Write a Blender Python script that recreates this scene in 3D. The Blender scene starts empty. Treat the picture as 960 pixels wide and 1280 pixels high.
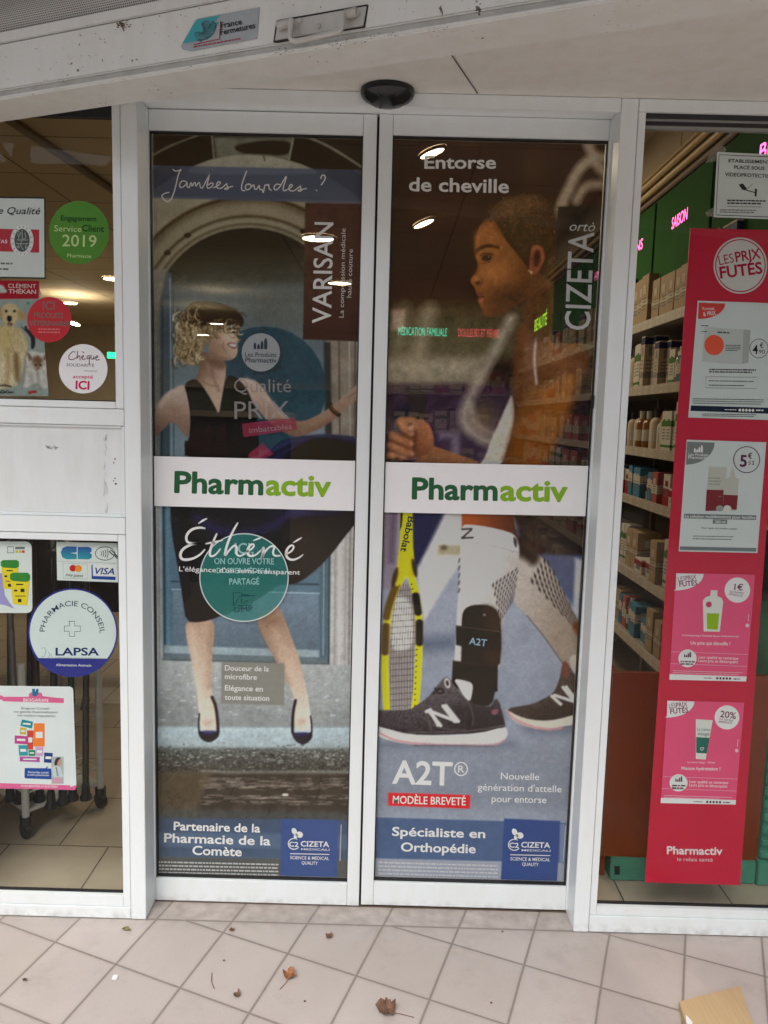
import bpy, bmesh, math, random
import numpy as np
from mathutils import Matrix, Vector
R = math.radians
random.seed(7); RNG = np.random.default_rng(7)
SC = bpy.context.scene; COL = SC.collection

# ---------------------------------------------------------------- camera
PITCH, YAW, ROLL, FOC = R(6.824), R(0.206), R(1.485), 975.0
CAM = np.array([0.0, -2.1128, 1.4690])
def _rot(p, y, r):
    a = math.pi / 2 - p
    rx = np.array([[1, 0, 0], [0, math.cos(a), -math.sin(a)], [0, math.sin(a), math.cos(a)]])
    rz = np.array([[math.cos(y), -math.sin(y), 0], [math.sin(y), math.cos(y), 0], [0, 0, 1]])
    rr = np.array([[math.cos(r), -math.sin(r), 0], [math.sin(r), math.cos(r), 0], [0, 0, 1]])
    return rz @ rx @ rr
MROT = _rot(PITCH, YAW, ROLL)
cam_d = bpy.data.cameras.new('camera'); cam = bpy.data.objects.new('camera', cam_d); COL.objects.link(cam)
cam_d.sensor_fit = 'VERTICAL'; cam_d.sensor_height = 24.0; cam_d.lens = FOC / 1280 * 24.0
cam_d.clip_start = 0.02; cam_d.clip_end = 400
m4 = Matrix([list(MROT[i]) + [CAM[i]] for i in range(3)] + [[0, 0, 0, 1]])
cam.matrix_world = m4; SC.camera = cam

# ---------------------------------------------------------------- sky, sun, exposure
W = bpy.data.worlds.new("World"); SC.world = W; W.use_nodes = True
wn = W.node_tree; wn.nodes.clear()
sky = wn.nodes.new('ShaderNodeTexSky'); sky.sky_type = 'NISHITA'; sky.sun_disc = False
SUN_EL, SUN_AZ = R(54), R(196)
sky.sun_elevation = SUN_EL; sky.sun_rotation = SUN_AZ; sky.dust_density = 4.0; sky.air_density = 1.0; sky.ozone_density = 1.0
bgn = wn.nodes.new('ShaderNodeBackground'); bgn.inputs['Strength'].default_value = 0.12
hsv = wn.nodes.new('ShaderNodeHueSaturation'); hsv.inputs['Saturation'].default_value = 0.62
wo = wn.nodes.new('ShaderNodeOutputWorld')
wn.links.new(sky.outputs[0], hsv.inputs['Color']); wn.links.new(hsv.outputs[0], bgn.inputs[0]); wn.links.new(bgn.outputs[0], wo.inputs[0])
sl = bpy.data.lights.new('sun', 'SUN'); sl.energy = 1.2; sl.angle = R(30); sl.color = (1, .995, .985)
so = bpy.data.objects.new('sun', sl); COL.objects.link(so)
sd = Vector((math.sin(SUN_AZ) * math.cos(SUN_EL), math.cos(SUN_AZ) * math.cos(SUN_EL), math.sin(SUN_EL)))
so.rotation_euler = sd.to_track_quat('Z', 'Y').to_euler(); so.location = (0, -6, 12)
vs = SC.view_settings; vs.view_transform = 'Standard'; vs.look = 'None'; vs.gamma = 1; vs.use_curve_mapping = False
vs.exposure = 0.90
SC.cycles.use_denoising = True
SC.cycles.max_bounces = 8; SC.cycles.transparent_max_bounces = 24; SC.cycles.diffuse_bounces = 4; SC.cycles.glossy_bounces = 3
SC.cycles.sample_clamp_indirect = 4.0
SC.cycles.caustics_reflective = False; SC.cycles.caustics_refractive = False

# ---------------------------------------------------------------- photo geometry helpers
def P(px, py, Y=0.0):
    """point of the upright plane Y seen at photo pixel (px, py); arrays welcome"""
    px = np.asarray(px, float); py = np.asarray(py, float)
    d = np.stack([(px - 480) / FOC, -(py - 640) / FOC, -np.ones_like(px)], -1) @ MROT.T
    t = (Y - CAM[1]) / d[..., 1]
    return CAM + d * t[..., None]
def G(px, py, Z=0.0):
    px = np.asarray(px, float); py = np.asarray(py, float)
    d = np.stack([(px - 480) / FOC, -(py - 640) / FOC, -np.ones_like(px)], -1) @ MROT.T
    t = (Z - CAM[2]) / d[..., 2]
    return CAM + d * t[..., None]
def PV(px, py, org, nrm):
    """point on a general plane"""
    px = np.asarray(px, float); py = np.asarray(py, float)
    d = np.stack([(px - 480) / FOC, -(py - 640) / FOC, -np.ones_like(px)], -1) @ MROT.T
    nrm = np.asarray(nrm, float)
    t = ((np.asarray(org, float) - CAM) @ nrm) / (d @ nrm)
    return CAM + d * t[..., None]
def pix(w):
    d = (np.asarray(w, float) - CAM) @ MROT
    return 480 + FOC * d[..., 0] / -d[..., 2], 640 - FOC * d[..., 1] / -d[..., 2]

# ---------------------------------------------------------------- materials
def lin(c):
    if isinstance(c, str):
        c = [int(c[i:i + 2], 16) / 255 for i in (0, 2, 4)]
    return tuple((x / 12.92 if x <= .04045 else ((x + .055) / 1.055) ** 2.4) for x in c)
def rgb(r, g, b): return lin((r / 255, g / 255, b / 255))
_M = {}
def mat(name, col, rough=.5, metal=0, noise=.06, scale=30, emit=0, alpha=1, bump=0, bscale=200, spec=.5):
    key = (name, tuple(col), rough, metal, noise, emit, alpha, bump)
    if key in _M: return _M[key]
    m = bpy.data.materials.new(name); m.use_nodes = True; nt = m.node_tree; b = nt.nodes['Principled BSDF']
    b.inputs['Roughness'].default_value = rough; b.inputs['Metallic'].default_value = metal
    b.inputs['Specular IOR Level'].default_value = spec
    b.inputs['Base Color'].default_value = (*col, 1)
    tc = nt.nodes.new('ShaderNodeTexCoord')
    if noise:
        n = nt.nodes.new('ShaderNodeTexNoise'); n.inputs['Scale'].default_value = scale; n.inputs['Detail'].default_value = 4
        nt.links.new(tc.outputs['Object'], n.inputs['Vector'])
        r = nt.nodes.new('ShaderNodeValToRGB'); r.color_ramp.elements[0].position = .25; r.color_ramp.elements[1].position = .75
        r.color_ramp.elements[0].color = (*[c * (1 - noise) for c in col], 1); r.color_ramp.elements[1].color = (*[min(1, c * (1 + noise)) for c in col], 1)
        nt.links.new(n.outputs['Fac'], r.inputs['Fac']); nt.links.new(r.outputs[0], b.inputs['Base Color'])
    if bump:
        n2 = nt.nodes.new('ShaderNodeTexNoise'); n2.inputs['Scale'].default_value = bscale; nt.links.new(tc.outputs['Object'], n2.inputs['Vector'])
        bp = nt.nodes.new('ShaderNodeBump'); bp.inputs['Strength'].default_value = bump; bp.inputs['Distance'].default_value = .002
        nt.links.new(n2.outputs['Fac'], bp.inputs['Height']); nt.links.new(bp.outputs[0], b.inputs['Normal'])
    if emit:
        b.inputs['Emission Color'].default_value = (*col, 1); b.inputs['Emission Strength'].default_value = emit
    if alpha < 1:
        b.inputs['Alpha'].default_value = alpha
    _M[key] = m; return m

def glass_mat():
    m = bpy.data.materials.new('window_glass'); m.use_nodes = True; nt = m.node_tree; nt.nodes.clear()
    o = nt.nodes.new('ShaderNodeOutputMaterial'); mx = nt.nodes.new('ShaderNodeMixShader'); tr = nt.nodes.new('ShaderNodeBsdfTransparent')
    gl = nt.nodes.new('ShaderNodeBsdfGlossy'); gl.inputs['Roughness'].default_value = 0.0
    fr = nt.nodes.new('ShaderNodeFresnel'); fr.inputs['IOR'].default_value = 1.30
    geo = nt.nodes.new('ShaderNodeNewGeometry')
    mm = nt.nodes.new('ShaderNodeMath'); mm.operation = 'MULTIPLY_ADD'   # only the outward side mirrors
    inv = nt.nodes.new('ShaderNodeMath'); inv.operation = 'SUBTRACT'; inv.inputs[0].default_value = 1
    nt.links.new(geo.outputs['Backfacing'], inv.inputs[1])
    ml = nt.nodes.new('ShaderNodeMath'); ml.operation = 'MULTIPLY'
    nt.links.new(fr.outputs[0], ml.inputs[0]); nt.links.new(inv.outputs[0], ml.inputs[1])
    nt.nodes.remove(mm)
    tr.inputs[0].default_value = (.967, .976, .971, 1)
    nt.links.new(ml.outputs[0], mx.inputs[0]); nt.links.new(tr.outputs[0], mx.inputs[1]); nt.links.new(gl.outputs[0], mx.inputs[2]); nt.links.new(mx.outputs[0], o.inputs[0])
    return m
GLASS = glass_mat()

def painted_white(name, base=(.80, .82, .815), dirt=.5, rough=.38, spots=False):
    """white powder-coated metal with faint streaks of grime"""
    m = bpy.data.materials.new(name); m.use_nodes = True; nt = m.node_tree; b = nt.nodes['Principled BSDF']; b.inputs['Roughness'].default_value = rough
    tc = nt.nodes.new('ShaderNodeTexCoord'); mp = nt.nodes.new('ShaderNodeMapping'); mp.inputs['Scale'].default_value = (9, 9, 2.2)
    nt.links.new(tc.outputs['Object'], mp.inputs['Vector'])
    n = nt.nodes.new('ShaderNodeTexNoise'); n.inputs['Scale'].default_value = 2.0; n.inputs['Detail'].default_value = 8; n.inputs['Roughness'].default_value = .65
    nt.links.new(mp.outputs[0], n.inputs['Vector'])
    r = nt.nodes.new('ShaderNodeValToRGB'); e = r.color_ramp.elements
    d = [c * (1 - .22 * dirt) * k for c, k in zip(base, (1, .985, .95))]
    e[0].position = .30; e[0].color = (*d, 1); e[1].position = .58; e[1].color = (*base, 1)
    nt.links.new(n.outputs['Fac'], r.inputs['Fac']); out = r.outputs[0]
    if spots:
        v = nt.nodes.new('ShaderNodeTexNoise'); v.inputs['Scale'].default_value = 85; v.inputs['Detail'].default_value = 3
        nt.links.new(tc.outputs['Object'], v.inputs['Vector'])
        v2 = nt.nodes.new('ShaderNodeTexNoise'); v2.inputs['Scale'].default_value = 7; nt.links.new(tc.outputs['Object'], v2.inputs['Vector'])
        ad = nt.nodes.new('ShaderNodeMath'); ad.operation = 'MULTIPLY_ADD'; ad.inputs[1].default_value = .35
        nt.links.new(v2.outputs['Fac'], ad.inputs[0]); nt.links.new(v.outputs['Fac'], ad.inputs[2])
        rr = nt.nodes.new('ShaderNodeValToRGB'); rr.color_ramp.elements[0].position = .885; rr.color_ramp.elements[1].position = .93
        nt.links.new(ad.outputs[0], rr.inputs['Fac'])
        mx = nt.nodes.new('ShaderNodeMixRGB'); mx.inputs[2].default_value = (.10, .085, .06, 1)
        nt.links.new(rr.outputs[0], mx.inputs[0]); nt.links.new(out, mx.inputs[1]); out = mx.outputs[0]
    if name.startswith('white_powder'):
        sz = nt.nodes.new('ShaderNodeSeparateXYZ'); ge = nt.nodes.new('ShaderNodeNewGeometry'); nt.links.new(ge.outputs['Position'], sz.inputs[0])
        mr = nt.nodes.new('ShaderNodeMapRange'); mr.inputs[1].default_value = .035; mr.inputs[2].default_value = .0; nt.links.new(sz.outputs[2], mr.inputs[0])
        ng = nt.nodes.new('ShaderNodeTexNoise'); ng.inputs['Scale'].default_value = 38; ng.inputs['Detail'].default_value = 6; nt.links.new(tc.outputs['Object'], ng.inputs['Vector'])
        ra = nt.nodes.new('ShaderNodeMapRange'); ra.inputs[1].default_value = .42; ra.inputs[2].default_value = .68; nt.links.new(ng.outputs['Fac'], ra.inputs[0])
        mu = nt.nodes.new('ShaderNodeMath'); mu.operation = 'MULTIPLY'; nt.links.new(mr.outputs[0], mu.inputs[0]); nt.links.new(ra.outputs[0], mu.inputs[1])
        mu2 = nt.nodes.new('ShaderNodeMath'); mu2.operation = 'MULTIPLY'; mu2.inputs[1].default_value = .45; nt.links.new(mu.outputs[0], mu2.inputs[0])
        mg = nt.nodes.new('ShaderNodeMixRGB'); mg.inputs[2].default_value = (.30, .26, .21, 1); nt.links.new(mu2.outputs[0], mg.inputs[0]); nt.links.new(out, mg.inputs[1]); out = mg.outputs[0]
        sp2 = nt.nodes.new('ShaderNodeTexNoise'); sp2.inputs['Scale'].default_value = 60; sp2.inputs['Detail'].default_value = 5; sp2.inputs['Roughness'].default_value = .7; nt.links.new(tc.outputs['Object'], sp2.inputs['Vector'])
        r2 = nt.nodes.new('ShaderNodeMapRange'); r2.inputs[1].default_value = .73; r2.inputs[2].default_value = .78; r2.inputs[4].default_value = .22; nt.links.new(sp2.outputs['Fac'], r2.inputs[0])
        m3 = nt.nodes.new('ShaderNodeMixRGB'); m3.inputs[2].default_value = (.35, .33, .29, 1); nt.links.new(r2.outputs[0], m3.inputs[0]); nt.links.new(out, m3.inputs[1]); out = m3.outputs[0]
    nt.links.new(out, b.inputs['Base Color'])
    n3 = nt.nodes.new('ShaderNodeTexNoise'); n3.inputs['Scale'].default_value = 350; nt.links.new(tc.outputs['Object'], n3.inputs['Vector'])
    bp = nt.nodes.new('ShaderNodeBump'); bp.inputs['Strength'].default_value = .06; bp.inputs['Distance'].default_value = .001
    nt.links.new(n3.outputs['Fac'], bp.inputs['Height']); nt.links.new(bp.outputs[0], b.inputs['Normal'])
    return m
WHITE = painted_white('white_powder_coat', (.77, .82, .83), .16)
WHITE_DIRTY = painted_white('grimy_white_paint', (.67, .685, .66), .35, .45, True)
HANDLE_M = painted_white('worn_handle_paint', (.50, .50, .47), 1.0, .45, True)
SOFFIT_M = painted_white('soffit_paint', (.70, .70, .66), .35, .6)
BLACK = mat('black_rubber', (.012, .012, .013), .5)
DARK = mat('dark_gap', (.01, .01, .012), .6)

# ---------------------------------------------------------------- mesh helpers
class MB:
    """collects shapes into one mesh (world coordinates)"""
    def __init__(s): s.v = []; s.f = []; s.mi = []
    def add(s, vs, fs, mi=0):
        k = len(s.v); s.v += [tuple(map(float, v)) for v in vs]; s.f += [tuple(k + i for i in f) for f in fs]; s.mi += [mi] * len(fs); return s
    def box(s, x0, x1, y0, y1, z0, z1, mi=0, M=None):
        vs = [(x, y, z) for x in (x0, x1) for y in (y0, y1) for z in (z0, z1)]
        if M is not None: vs = [tuple(M @ Vector(v)) for v in vs]
        return s.add(vs, [(0, 1, 3, 2), (4, 6, 7, 5), (0, 4, 5, 1), (2, 3, 7, 6), (0, 2, 6, 4), (1, 5, 7, 3)], mi)
    def tube(s, pts, r, n=8, mi=0, caps=True):
        pts = [Vector(p) for p in pts]; rings = []
        for i, p in enumerate(pts):
            t = (pts[min(i + 1, len(pts) - 1)] - pts[max(i - 1, 0)]).normalized()
            a = t.orthogonal().normalized() if i == 0 else (a - t * a.dot(t)).normalized()
            b = t.cross(a); rr = r[i] if isinstance(r, (list, tuple)) else r
            rings.append([p + a * rr * math.cos(2 * math.pi * k / n) + b * rr * math.sin(2 * math.pi * k / n) for k in range(n)])
        vs = [v for ring in rings for v in ring]; fs = []
        for i in range(len(rings) - 1):
            for k in range(n):
                fs.append((i * n + k, i * n + (k + 1) % n, (i + 1) * n + (k + 1) % n, (i + 1) * n + k))
        if caps: fs += [tuple(range(n - 1, -1, -1)), tuple(range((len(rings) - 1) * n, len(rings) * n))]
        return s.add(vs, fs, mi)
    def lathe(s, prof, c, n=24, mi=0, sx=1, sy=1):
        vs = []; fs = []
        for (r, z) in prof:
            for k in range(n):
                a = 2 * math.pi * k / n; vs.append((c[0] + sx * r * math.cos(a), c[1] + sy * r * math.sin(a), c[2] + z))
        for i in range(len(prof) - 1):
            for k in range(n):
                fs.append((i * n + k, i * n + (k + 1) % n, (i + 1) * n + (k + 1) % n, (i + 1) * n + k))
        fs += [tuple(range(n - 1, -1, -1)), tuple(range((len(prof) - 1) * n, len(prof) * n))]
        return s.add(vs, fs, mi)
    def poly(s, pts3, thick=0.0, nrm=(0, -1, 0), mi=0):
        """flat outline, optionally given a thickness backwards (away from nrm)"""
        n = len(pts3); nv = Vector(nrm).normalized()
        if thick <= 0: return s.add(pts3, [tuple(range(n))], mi)
        back = [tuple(Vector(p) - nv * thick) for p in pts3]
        return s.add(list(pts3) + back, [tuple(range(n)), tuple(range(2 * n - 1, n - 1, -1))] + [(i, i + n, (i + 1) % n + n, (i + 1) % n) for i in range(n)], mi)
    def build(s, name, mats, parent=None, bevel=0, smooth=False):
        me = bpy.data.meshes.new(name)
        off = Vector(parent_world(parent)) if parent is not None else Vector((0, 0, 0))
        me.from_pydata([tuple(Vector(v) - off) for v in s.v], [], s.f)
        for m in (mats if isinstance(mats, (list, tuple)) else [mats]): me.materials.append(m)
        if any(s.mi): me.polygons.foreach_set('material_index', s.mi)
        bm = bmesh.new(); bm.from_mesh(me); bmesh.ops.recalc_face_normals(bm, faces=bm.faces) if s.closed() else None
        if bevel: bmesh.ops.bevel(bm, geom=list(bm.edges), offset=bevel, segments=2, affect='EDGES', clamp_overlap=True)
        bm.to_mesh(me); bm.free()
        if smooth:
            me.polygons.foreach_set('use_smooth', [True] * len(me.polygons)); me.set_sharp_from_angle(angle=R(40))
        o = bpy.data.objects.new(name, me); COL.objects.link(o)
        if parent is not None: o.parent = parent
        return o
    def closed(s): return True
class FL(MB):      # flat sheets that must keep their facing
    def closed(s): return False
def parent_world(o):
    v = Vector((0, 0, 0))
    while o is not None: v = v + Vector(o.location); o = o.parent
    return v
def thing(name, label, cat, loc=(0, 0, 0), group=None):
    o = bpy.data.objects.new(name, None); COL.objects.link(o); o.location = tuple(float(x) for x in loc); o.empty_display_size = .05
    o['label'] = label; o['category'] = cat
    if group: o['group'] = group
    return o
def tag(o, label, cat, group=None):
    o['label'] = label; o['category'] = cat
    if group: o['group'] = group
    return o
def structure(o): o['kind'] = 'structure'; return o
def copy_tree(o, parent=None):
    c = o.copy(); COL.objects.link(c)
    if parent is not None: c.parent = parent
    for ch in list(o.children): copy_tree(ch, c)
    return c

# flat shapes given in photo pixels, laid on the upright plane Y
def F(ox, oy, k): return lambda pts: [(ox + p[0] / k, oy + p[1] / k) + tuple(p[2:]) for p in pts]
def ell(cx, cy, rx, ry=None, n=40, a0=0, a1=360):
    ry = rx if ry is None else ry
    full = abs(a1 - a0) >= 360
    return [(cx + rx * math.cos(R(a0 + (a1 - a0) * i / (n if full else n - 1))), cy + ry * math.sin(R(a0 + (a1 - a0) * i / (n if full else n - 1)))) for i in range(n)]
def rrect(x0, y0, x1, y1, r=3, skew=0.024, lean=0.0):
    """rounded rectangle that follows the photo's slight tilt"""
    o = []
    for cx, cy, a in ((x1 - r, y0 + r, -90), (x1 - r, y1 - r, 0), (x0 + r, y1 - r, 90), (x0 + r, y0 + r, 180)):
        for i in range(4): o.append((cx + r * math.cos(R(a + 30 * i)), cy + r * math.sin(R(a + 30 * i))))
    return [(x + lean * (y - y0), y + skew * (x - x0)) for x, y in o]
def on(pts, Y): return [tuple(p) for p in P([p[0] for p in pts], [p[1] for p in pts], Y)]
def sheet(name, pts, Y, m, parent, thick=0.0):
    return FL().poly(on(pts, Y), thick).build(name, m, parent) if thick <= 0 else MB().poly(on(pts, Y), thick).build(name, m, parent)
def chaikin(pts, n=2, closed=False):
    pts = [tuple(map(float, p)) for p in pts]
    for _ in range(n):
        o = [] if closed else [pts[0]]
        L = len(pts)
        for i in range(L if closed else L - 1):
            a, b = pts[i], pts[(i + 1) % L]
            o.append(tuple(.75 * x + .25 * y for x, y in zip(a, b))); o.append(tuple(.25 * x + .75 * y for x, y in zip(a, b)))
        if not closed: o.append(pts[-1])
        pts = o
    return pts
def ribbon(mb, pts, w, Y, sm=2, proj=None):
    """a brush stroke in photo pixels as a flat strip"""
    pts = chaikin(pts, sm) if sm else pts
    n = len(pts); A = []; B = []
    for i, p in enumerate(pts):
        a = pts[max(i - 1, 0)]; b = pts[min(i + 1, n - 1)]
        dx, dy = b[0] - a[0], b[1] - a[1]; L = math.hypot(dx, dy) or 1
        ww = (p[2] if len(p) > 2 else w) / 2
        A.append((p[0] - dy / L * ww, p[1] + dx / L * ww)); B.append((p[0] + dy / L * ww, p[1] - dx / L * ww))
    pr = proj or (lambda q: on(q, Y))
    mb.add(pr(A) + pr(B), [(i, i + 1, n + i + 1, n + i) for i in range(n - 1)])
    for e, s in ((pts[0], 0), (pts[-1], 1)):
        ww = (e[2] if len(e) > 2 else w) / 2
        mb.add(pr(ell(e[0], e[1], ww, ww, 10)), [tuple(range(10))])

# lettering: Blender's own font, turned into mesh and fitted between two photo pixels
_GL = {}
def glyphs(s, bold=0.0, shear=0.0):
    k = (s, bold, shear)
    if k in _GL: return _GL[k]
    c = bpy.data.curves.new('t', 'FONT'); c.body = s; c.size = 1; c.resolution_u = 3; c.offset = bold; c.fill_mode = 'FRONT'
    o = bpy.data.objects.new('t', c); COL.objects.link(o)
    bpy.context.view_layer.update()
    me = o.to_mesh()
    n = len(me.vertices); v = np.empty(n * 3); me.vertices.foreach_get('co', v); v = v.reshape(-1, 3)[:, :2].copy(); v[:, 0] += shear * v[:, 1]
    fs = [tuple(p.vertices) for p in me.polygons]
    o.to_mesh_clear(); bpy.data.objects.remove(o); bpy.data.curves.remove(c)
    _GL[k] = (v, fs); return _GL[k]
CAPH = None
def text(mb, s, x0, y0, x1, y1, cap, Y, bold=.012, shear=0.0, arc=None, proj=None, mi=0):
    global CAPH
    if CAPH is None: CAPH = float(glyphs('H')[0][:, 1].max())
    bold = bold * (.62 if cap >= 5 else .34)
    v, fs = glyphs(s, min(bold, .008), shear)
    if len(v) == 0: return
    if bold > .010:                                    # heavier weight: the outline widened by shifted copies, each a hair further back
        b = bold - .006
        for i, (sx, sy) in enumerate(((b, 0), (-b, 0), (0, b), (0, -b), (b * .7, b * .7), (-b * .7, b * .7), (b * .7, -b * .7), (-b * .7, -b * .7))):
            vv = v + np.array([sx, sy]); lo0, hi0 = v[:, 0].min() - b, v[:, 0].max() + b
            _lay(mb, vv, fs, lo0, hi0, x0, y0, x1, y1, cap, Y + .00003 * (i + 1), arc, proj, mi)
        lo0, hi0 = v[:, 0].min() - b, v[:, 0].max() + b
        _lay(mb, v, fs, lo0, hi0, x0, y0, x1, y1, cap, Y, arc, proj, mi)
        return
    _lay(mb, v, fs, v[:, 0].min(), v[:, 0].max(), x0, y0, x1, y1, cap, Y, arc, proj, mi)
def _lay(mb, v, fs, lo, hi, x0, y0, x1, y1, cap, Y, arc, proj, mi):
    u = (v[:, 0] - lo) / (hi - lo); w = v[:, 1] / CAPH
    if arc:                                            # (cx, cy, r, a0, a1): lettering bent round a circle
        cx, cy, r, a0, a1 = arc; a = np.radians(a0 + (a1 - a0) * u); rr = r + w * cap
        px, py = cx + rr * np.cos(a), cy + rr * np.sin(a)
    else:
        dx, dy = x1 - x0, y1 - y0; L = math.hypot(dx, dy)
        px = x0 + dx * u + dy / L * w * cap; py = y0 + dy * u - dx / L * w * cap
    q = proj(list(zip(px, py))) if proj else P(px, py, Y)
    mb.add([tuple(p) for p in q], fs, mi)
def lettering(name, items, Y, m, parent, **kw):
    mb = FL()
    for it in items:
        o = dict(kw); it = list(it)
        if isinstance(it[-1], dict): o.update(it.pop())
        text(mb, *it, Y, **o)
    return mb.build(name, m, parent)
def smallprint(mb, x0, y0, x1, rows, dy, h, Y, skew=.024, proj=None, rnd=None):
    """lines of print too small to read: broken dashes"""
    rn = rnd or random
    for r_ in range(rows):
        x = x0; y = y0 + r_ * dy; xe = x1 - (rn.random() * .25 * (x1 - x0) if r_ == rows - 1 else 0)
        while x < xe:
            w = min(rn.uniform(1.6, 6) * h / 1.6, xe - x)
            q = [(x, y + skew * (x - x0)), (x + w, y + skew * (x + w - x0)), (x + w, y + h + skew * (x + w - x0)), (x, y + h + skew * (x - x0))]
            mb.add(proj(q) if proj else on(q, Y), [(0, 1, 2, 3)]); x += w + h * .55

# ================================================================ ground
class NT:
    """tiny helper to chain math nodes"""
    def __init__(s, m): s.nt = m.node_tree; s.b = s.nt.nodes['Principled BSDF']
    def n(s, t, **kw):
        x = s.nt.nodes.new(t)
        for k, v in kw.items(): setattr(x, k, v)
        return x
    def link(s, a, b): s.nt.links.new(a, b)
    def m(s, op, a, b=0.0, c=0.0):
        x = s.n('ShaderNodeMath', operation=op)
        for i, v in enumerate((a, b, c)):
            if isinstance(v, (int, float)): x.inputs[i].default_value = v
            else: s.link(v, x.inputs[i])
        return x.outputs[0]
    def mix(s, f, a, b):
        x = s.n('ShaderNodeMixRGB')
        for i, v in enumerate((f, a, b)):
            if isinstance(v, (int, float)): x.inputs[i].default_value = v
            elif isinstance(v, tuple): x.inputs[i].default_value = (*v, 1)
            else: s.link(v, x.inputs[i])
        return x.outputs[0]
    def noise(s, sc, det=4, rough=.5, vec=None):
        x = s.n('ShaderNodeTexNoise'); x.inputs['Scale'].default_value = sc; x.inputs['Detail'].default_value = det; x.inputs['Roughness'].default_value = rough
        s.link(vec if vec is not None else s.tc(), x.inputs['Vector']); return x.outputs['Fac']
    def tc(s):
        if not hasattr(s, '_tc'): s._tc = s.n('ShaderNodeTexCoord').outputs['Object']
        return s._tc
    def ramp(s, f, p0, p1):
        x = s.n('ShaderNodeMapRange'); x.inputs[1].default_value = p0; x.inputs[2].default_value = p1; s.link(f, x.inputs[0]); return x.outputs[0]
    def white(s, x):
        w = s.n('ShaderNodeTexWhiteNoise', noise_dimensions='2D'); c = s.n('ShaderNodeCombineXYZ'); s.link(x[0], c.inputs[0]); s.link(x[1], c.inputs[1]); s.link(c.outputs[0], w.inputs['Vector']); return w.outputs['Value']

def tile_floor():
    m = bpy.data.materials.new('pavement_tiles'); m.use_nodes = True; t = NT(m)
    sp = t.n('ShaderNodeSeparateXYZ'); t.link(t.tc(), sp.inputs[0]); x, y = sp.outputs[0], sp.outputs[1]
    s = t.m('MULTIPLY_ADD', x, .085, .335)
    s = t.m('MINIMUM', t.m('MAXIMUM', s, .22), .42)
    ua = t.m('DIVIDE', t.m('SUBTRACT', t.m('SUBTRACT', x, t.m('MULTIPLY', s, y)), .0195), .2205)
    vb = t.m('DIVIDE', t.m('SUBTRACT', t.m('MULTIPLY_ADD', x, .41, y), .022), .2468)
    def dist(u): # distance to the nearest line, in tiles
        f = t.m('FRACT', t.m('ADD', u, 100.5)); return t.m('ABSOLUTE', t.m('SUBTRACT', f, .5))
    da, db = t.m('MULTIPLY', dist(ua), .2205), t.m('MULTIPLY', dist(vb), .2468)
    inner = t.m('GREATER_THAN', y, .004)                      # threshold row: only one family of joints
    db = t.m('ADD', db, inner)
    dc = t.m('ABSOLUTE', t.m('SUBTRACT', y, .004))
    d = t.m('MINIMUM', t.m('MINIMUM', da, db), dc)
    wob = t.m('MULTIPLY_ADD', t.noise(40, 3), .0016, -.0008)
    d = t.m('ADD', d, wob)
    g = t.ramp(d, .0006, .0052)                               # 0 in the joint
    cell = t.white((t.m('FLOOR', t.m('ADD', ua, 100)), t.m('FLOOR', t.m('ADD', t.m('MULTIPLY', vb, t.m('SUBTRACT', 1, inner)), 100))))
    tile = t.mix(cell, (.475, .425, .395), (.545, .49, .46))
    fine = t.noise(420, 2, .6); tile = t.mix(t.m('MULTIPLY', t.ramp(fine, .35, .7), .55), tile, (.33, .275, .24))
    big = t.noise(2.2, 6, .65); tile = t.mix(t.m('MULTIPLY', t.ramp(big, .42, .72), .38), tile, (.33, .275, .24))
    st_ = t.noise(5.5, 7, .72); tile = t.mix(t.m('MULTIPLY', t.ramp(st_, .54, .66), .30), tile, (.30, .25, .215))
    spk = t.noise(160, 2); tile = t.mix(t.m('MULTIPLY', t.ramp(spk, .72, .78), .5), tile, (.2, .16, .13))
    edge = t.ramp(d, .003, .016); tile = t.mix(t.m('MULTIPLY', t.m('SUBTRACT', 1, edge), .18), tile, (.3, .25, .21))
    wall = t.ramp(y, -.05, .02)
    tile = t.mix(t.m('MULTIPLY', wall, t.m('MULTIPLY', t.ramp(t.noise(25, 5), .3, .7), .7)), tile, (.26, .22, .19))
    col = t.mix(g, (.21, .178, .155), tile)
    t.link(col, t.b.inputs['Base Color']); t.b.inputs['Roughness'].default_value = .55
    h = t.m('ADD', t.m('MULTIPLY', g, 1.0), t.m('MULTIPLY', fine, .18))
    bp = t.n('ShaderNodeBump'); bp.inputs['Strength'].default_value = .5; bp.inputs['Distance'].default_value = .0015; t.link(h, bp.inputs['Height']); t.link(bp.outputs[0], t.b.inputs['Normal'])
    return m
structure(FL().poly([(-9, -11, 0), (9, -11, 0), (9, .1, 0), (-9, .1, 0)]).build('pavement', tile_floor()))
asph = mat('asphalt', (.05, .05, .052), .85, noise=.3, scale=60, bump=.4)
mbk = MB().box(-40, 40, -11.15, -11.0, -.14, 0.0); structure(mbk.build('kerb', mat('granite_kerb', (.3, .29, .28), .8, noise=.2)))
structure(FL().poly([(-60, -80, -.14), (60, -80, -.14), (60, -11.1, -.14), (-60, -11.1, -.14)]).build('road', asph))
side = mat('far_pavement', (.28, .27, .26), .8, noise=.2)
structure(FL().poly([(-60, -11, -.004), (-9, -11, -.004), (-9, 40, -.004), (-60, 40, -.004)]).build('pavement', side))
structure(FL().poly([(9, -11, -.004), (60, -11, -.004), (60, 40, -.004), (9, 40, -.004)]).build('pavement', side))

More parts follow.
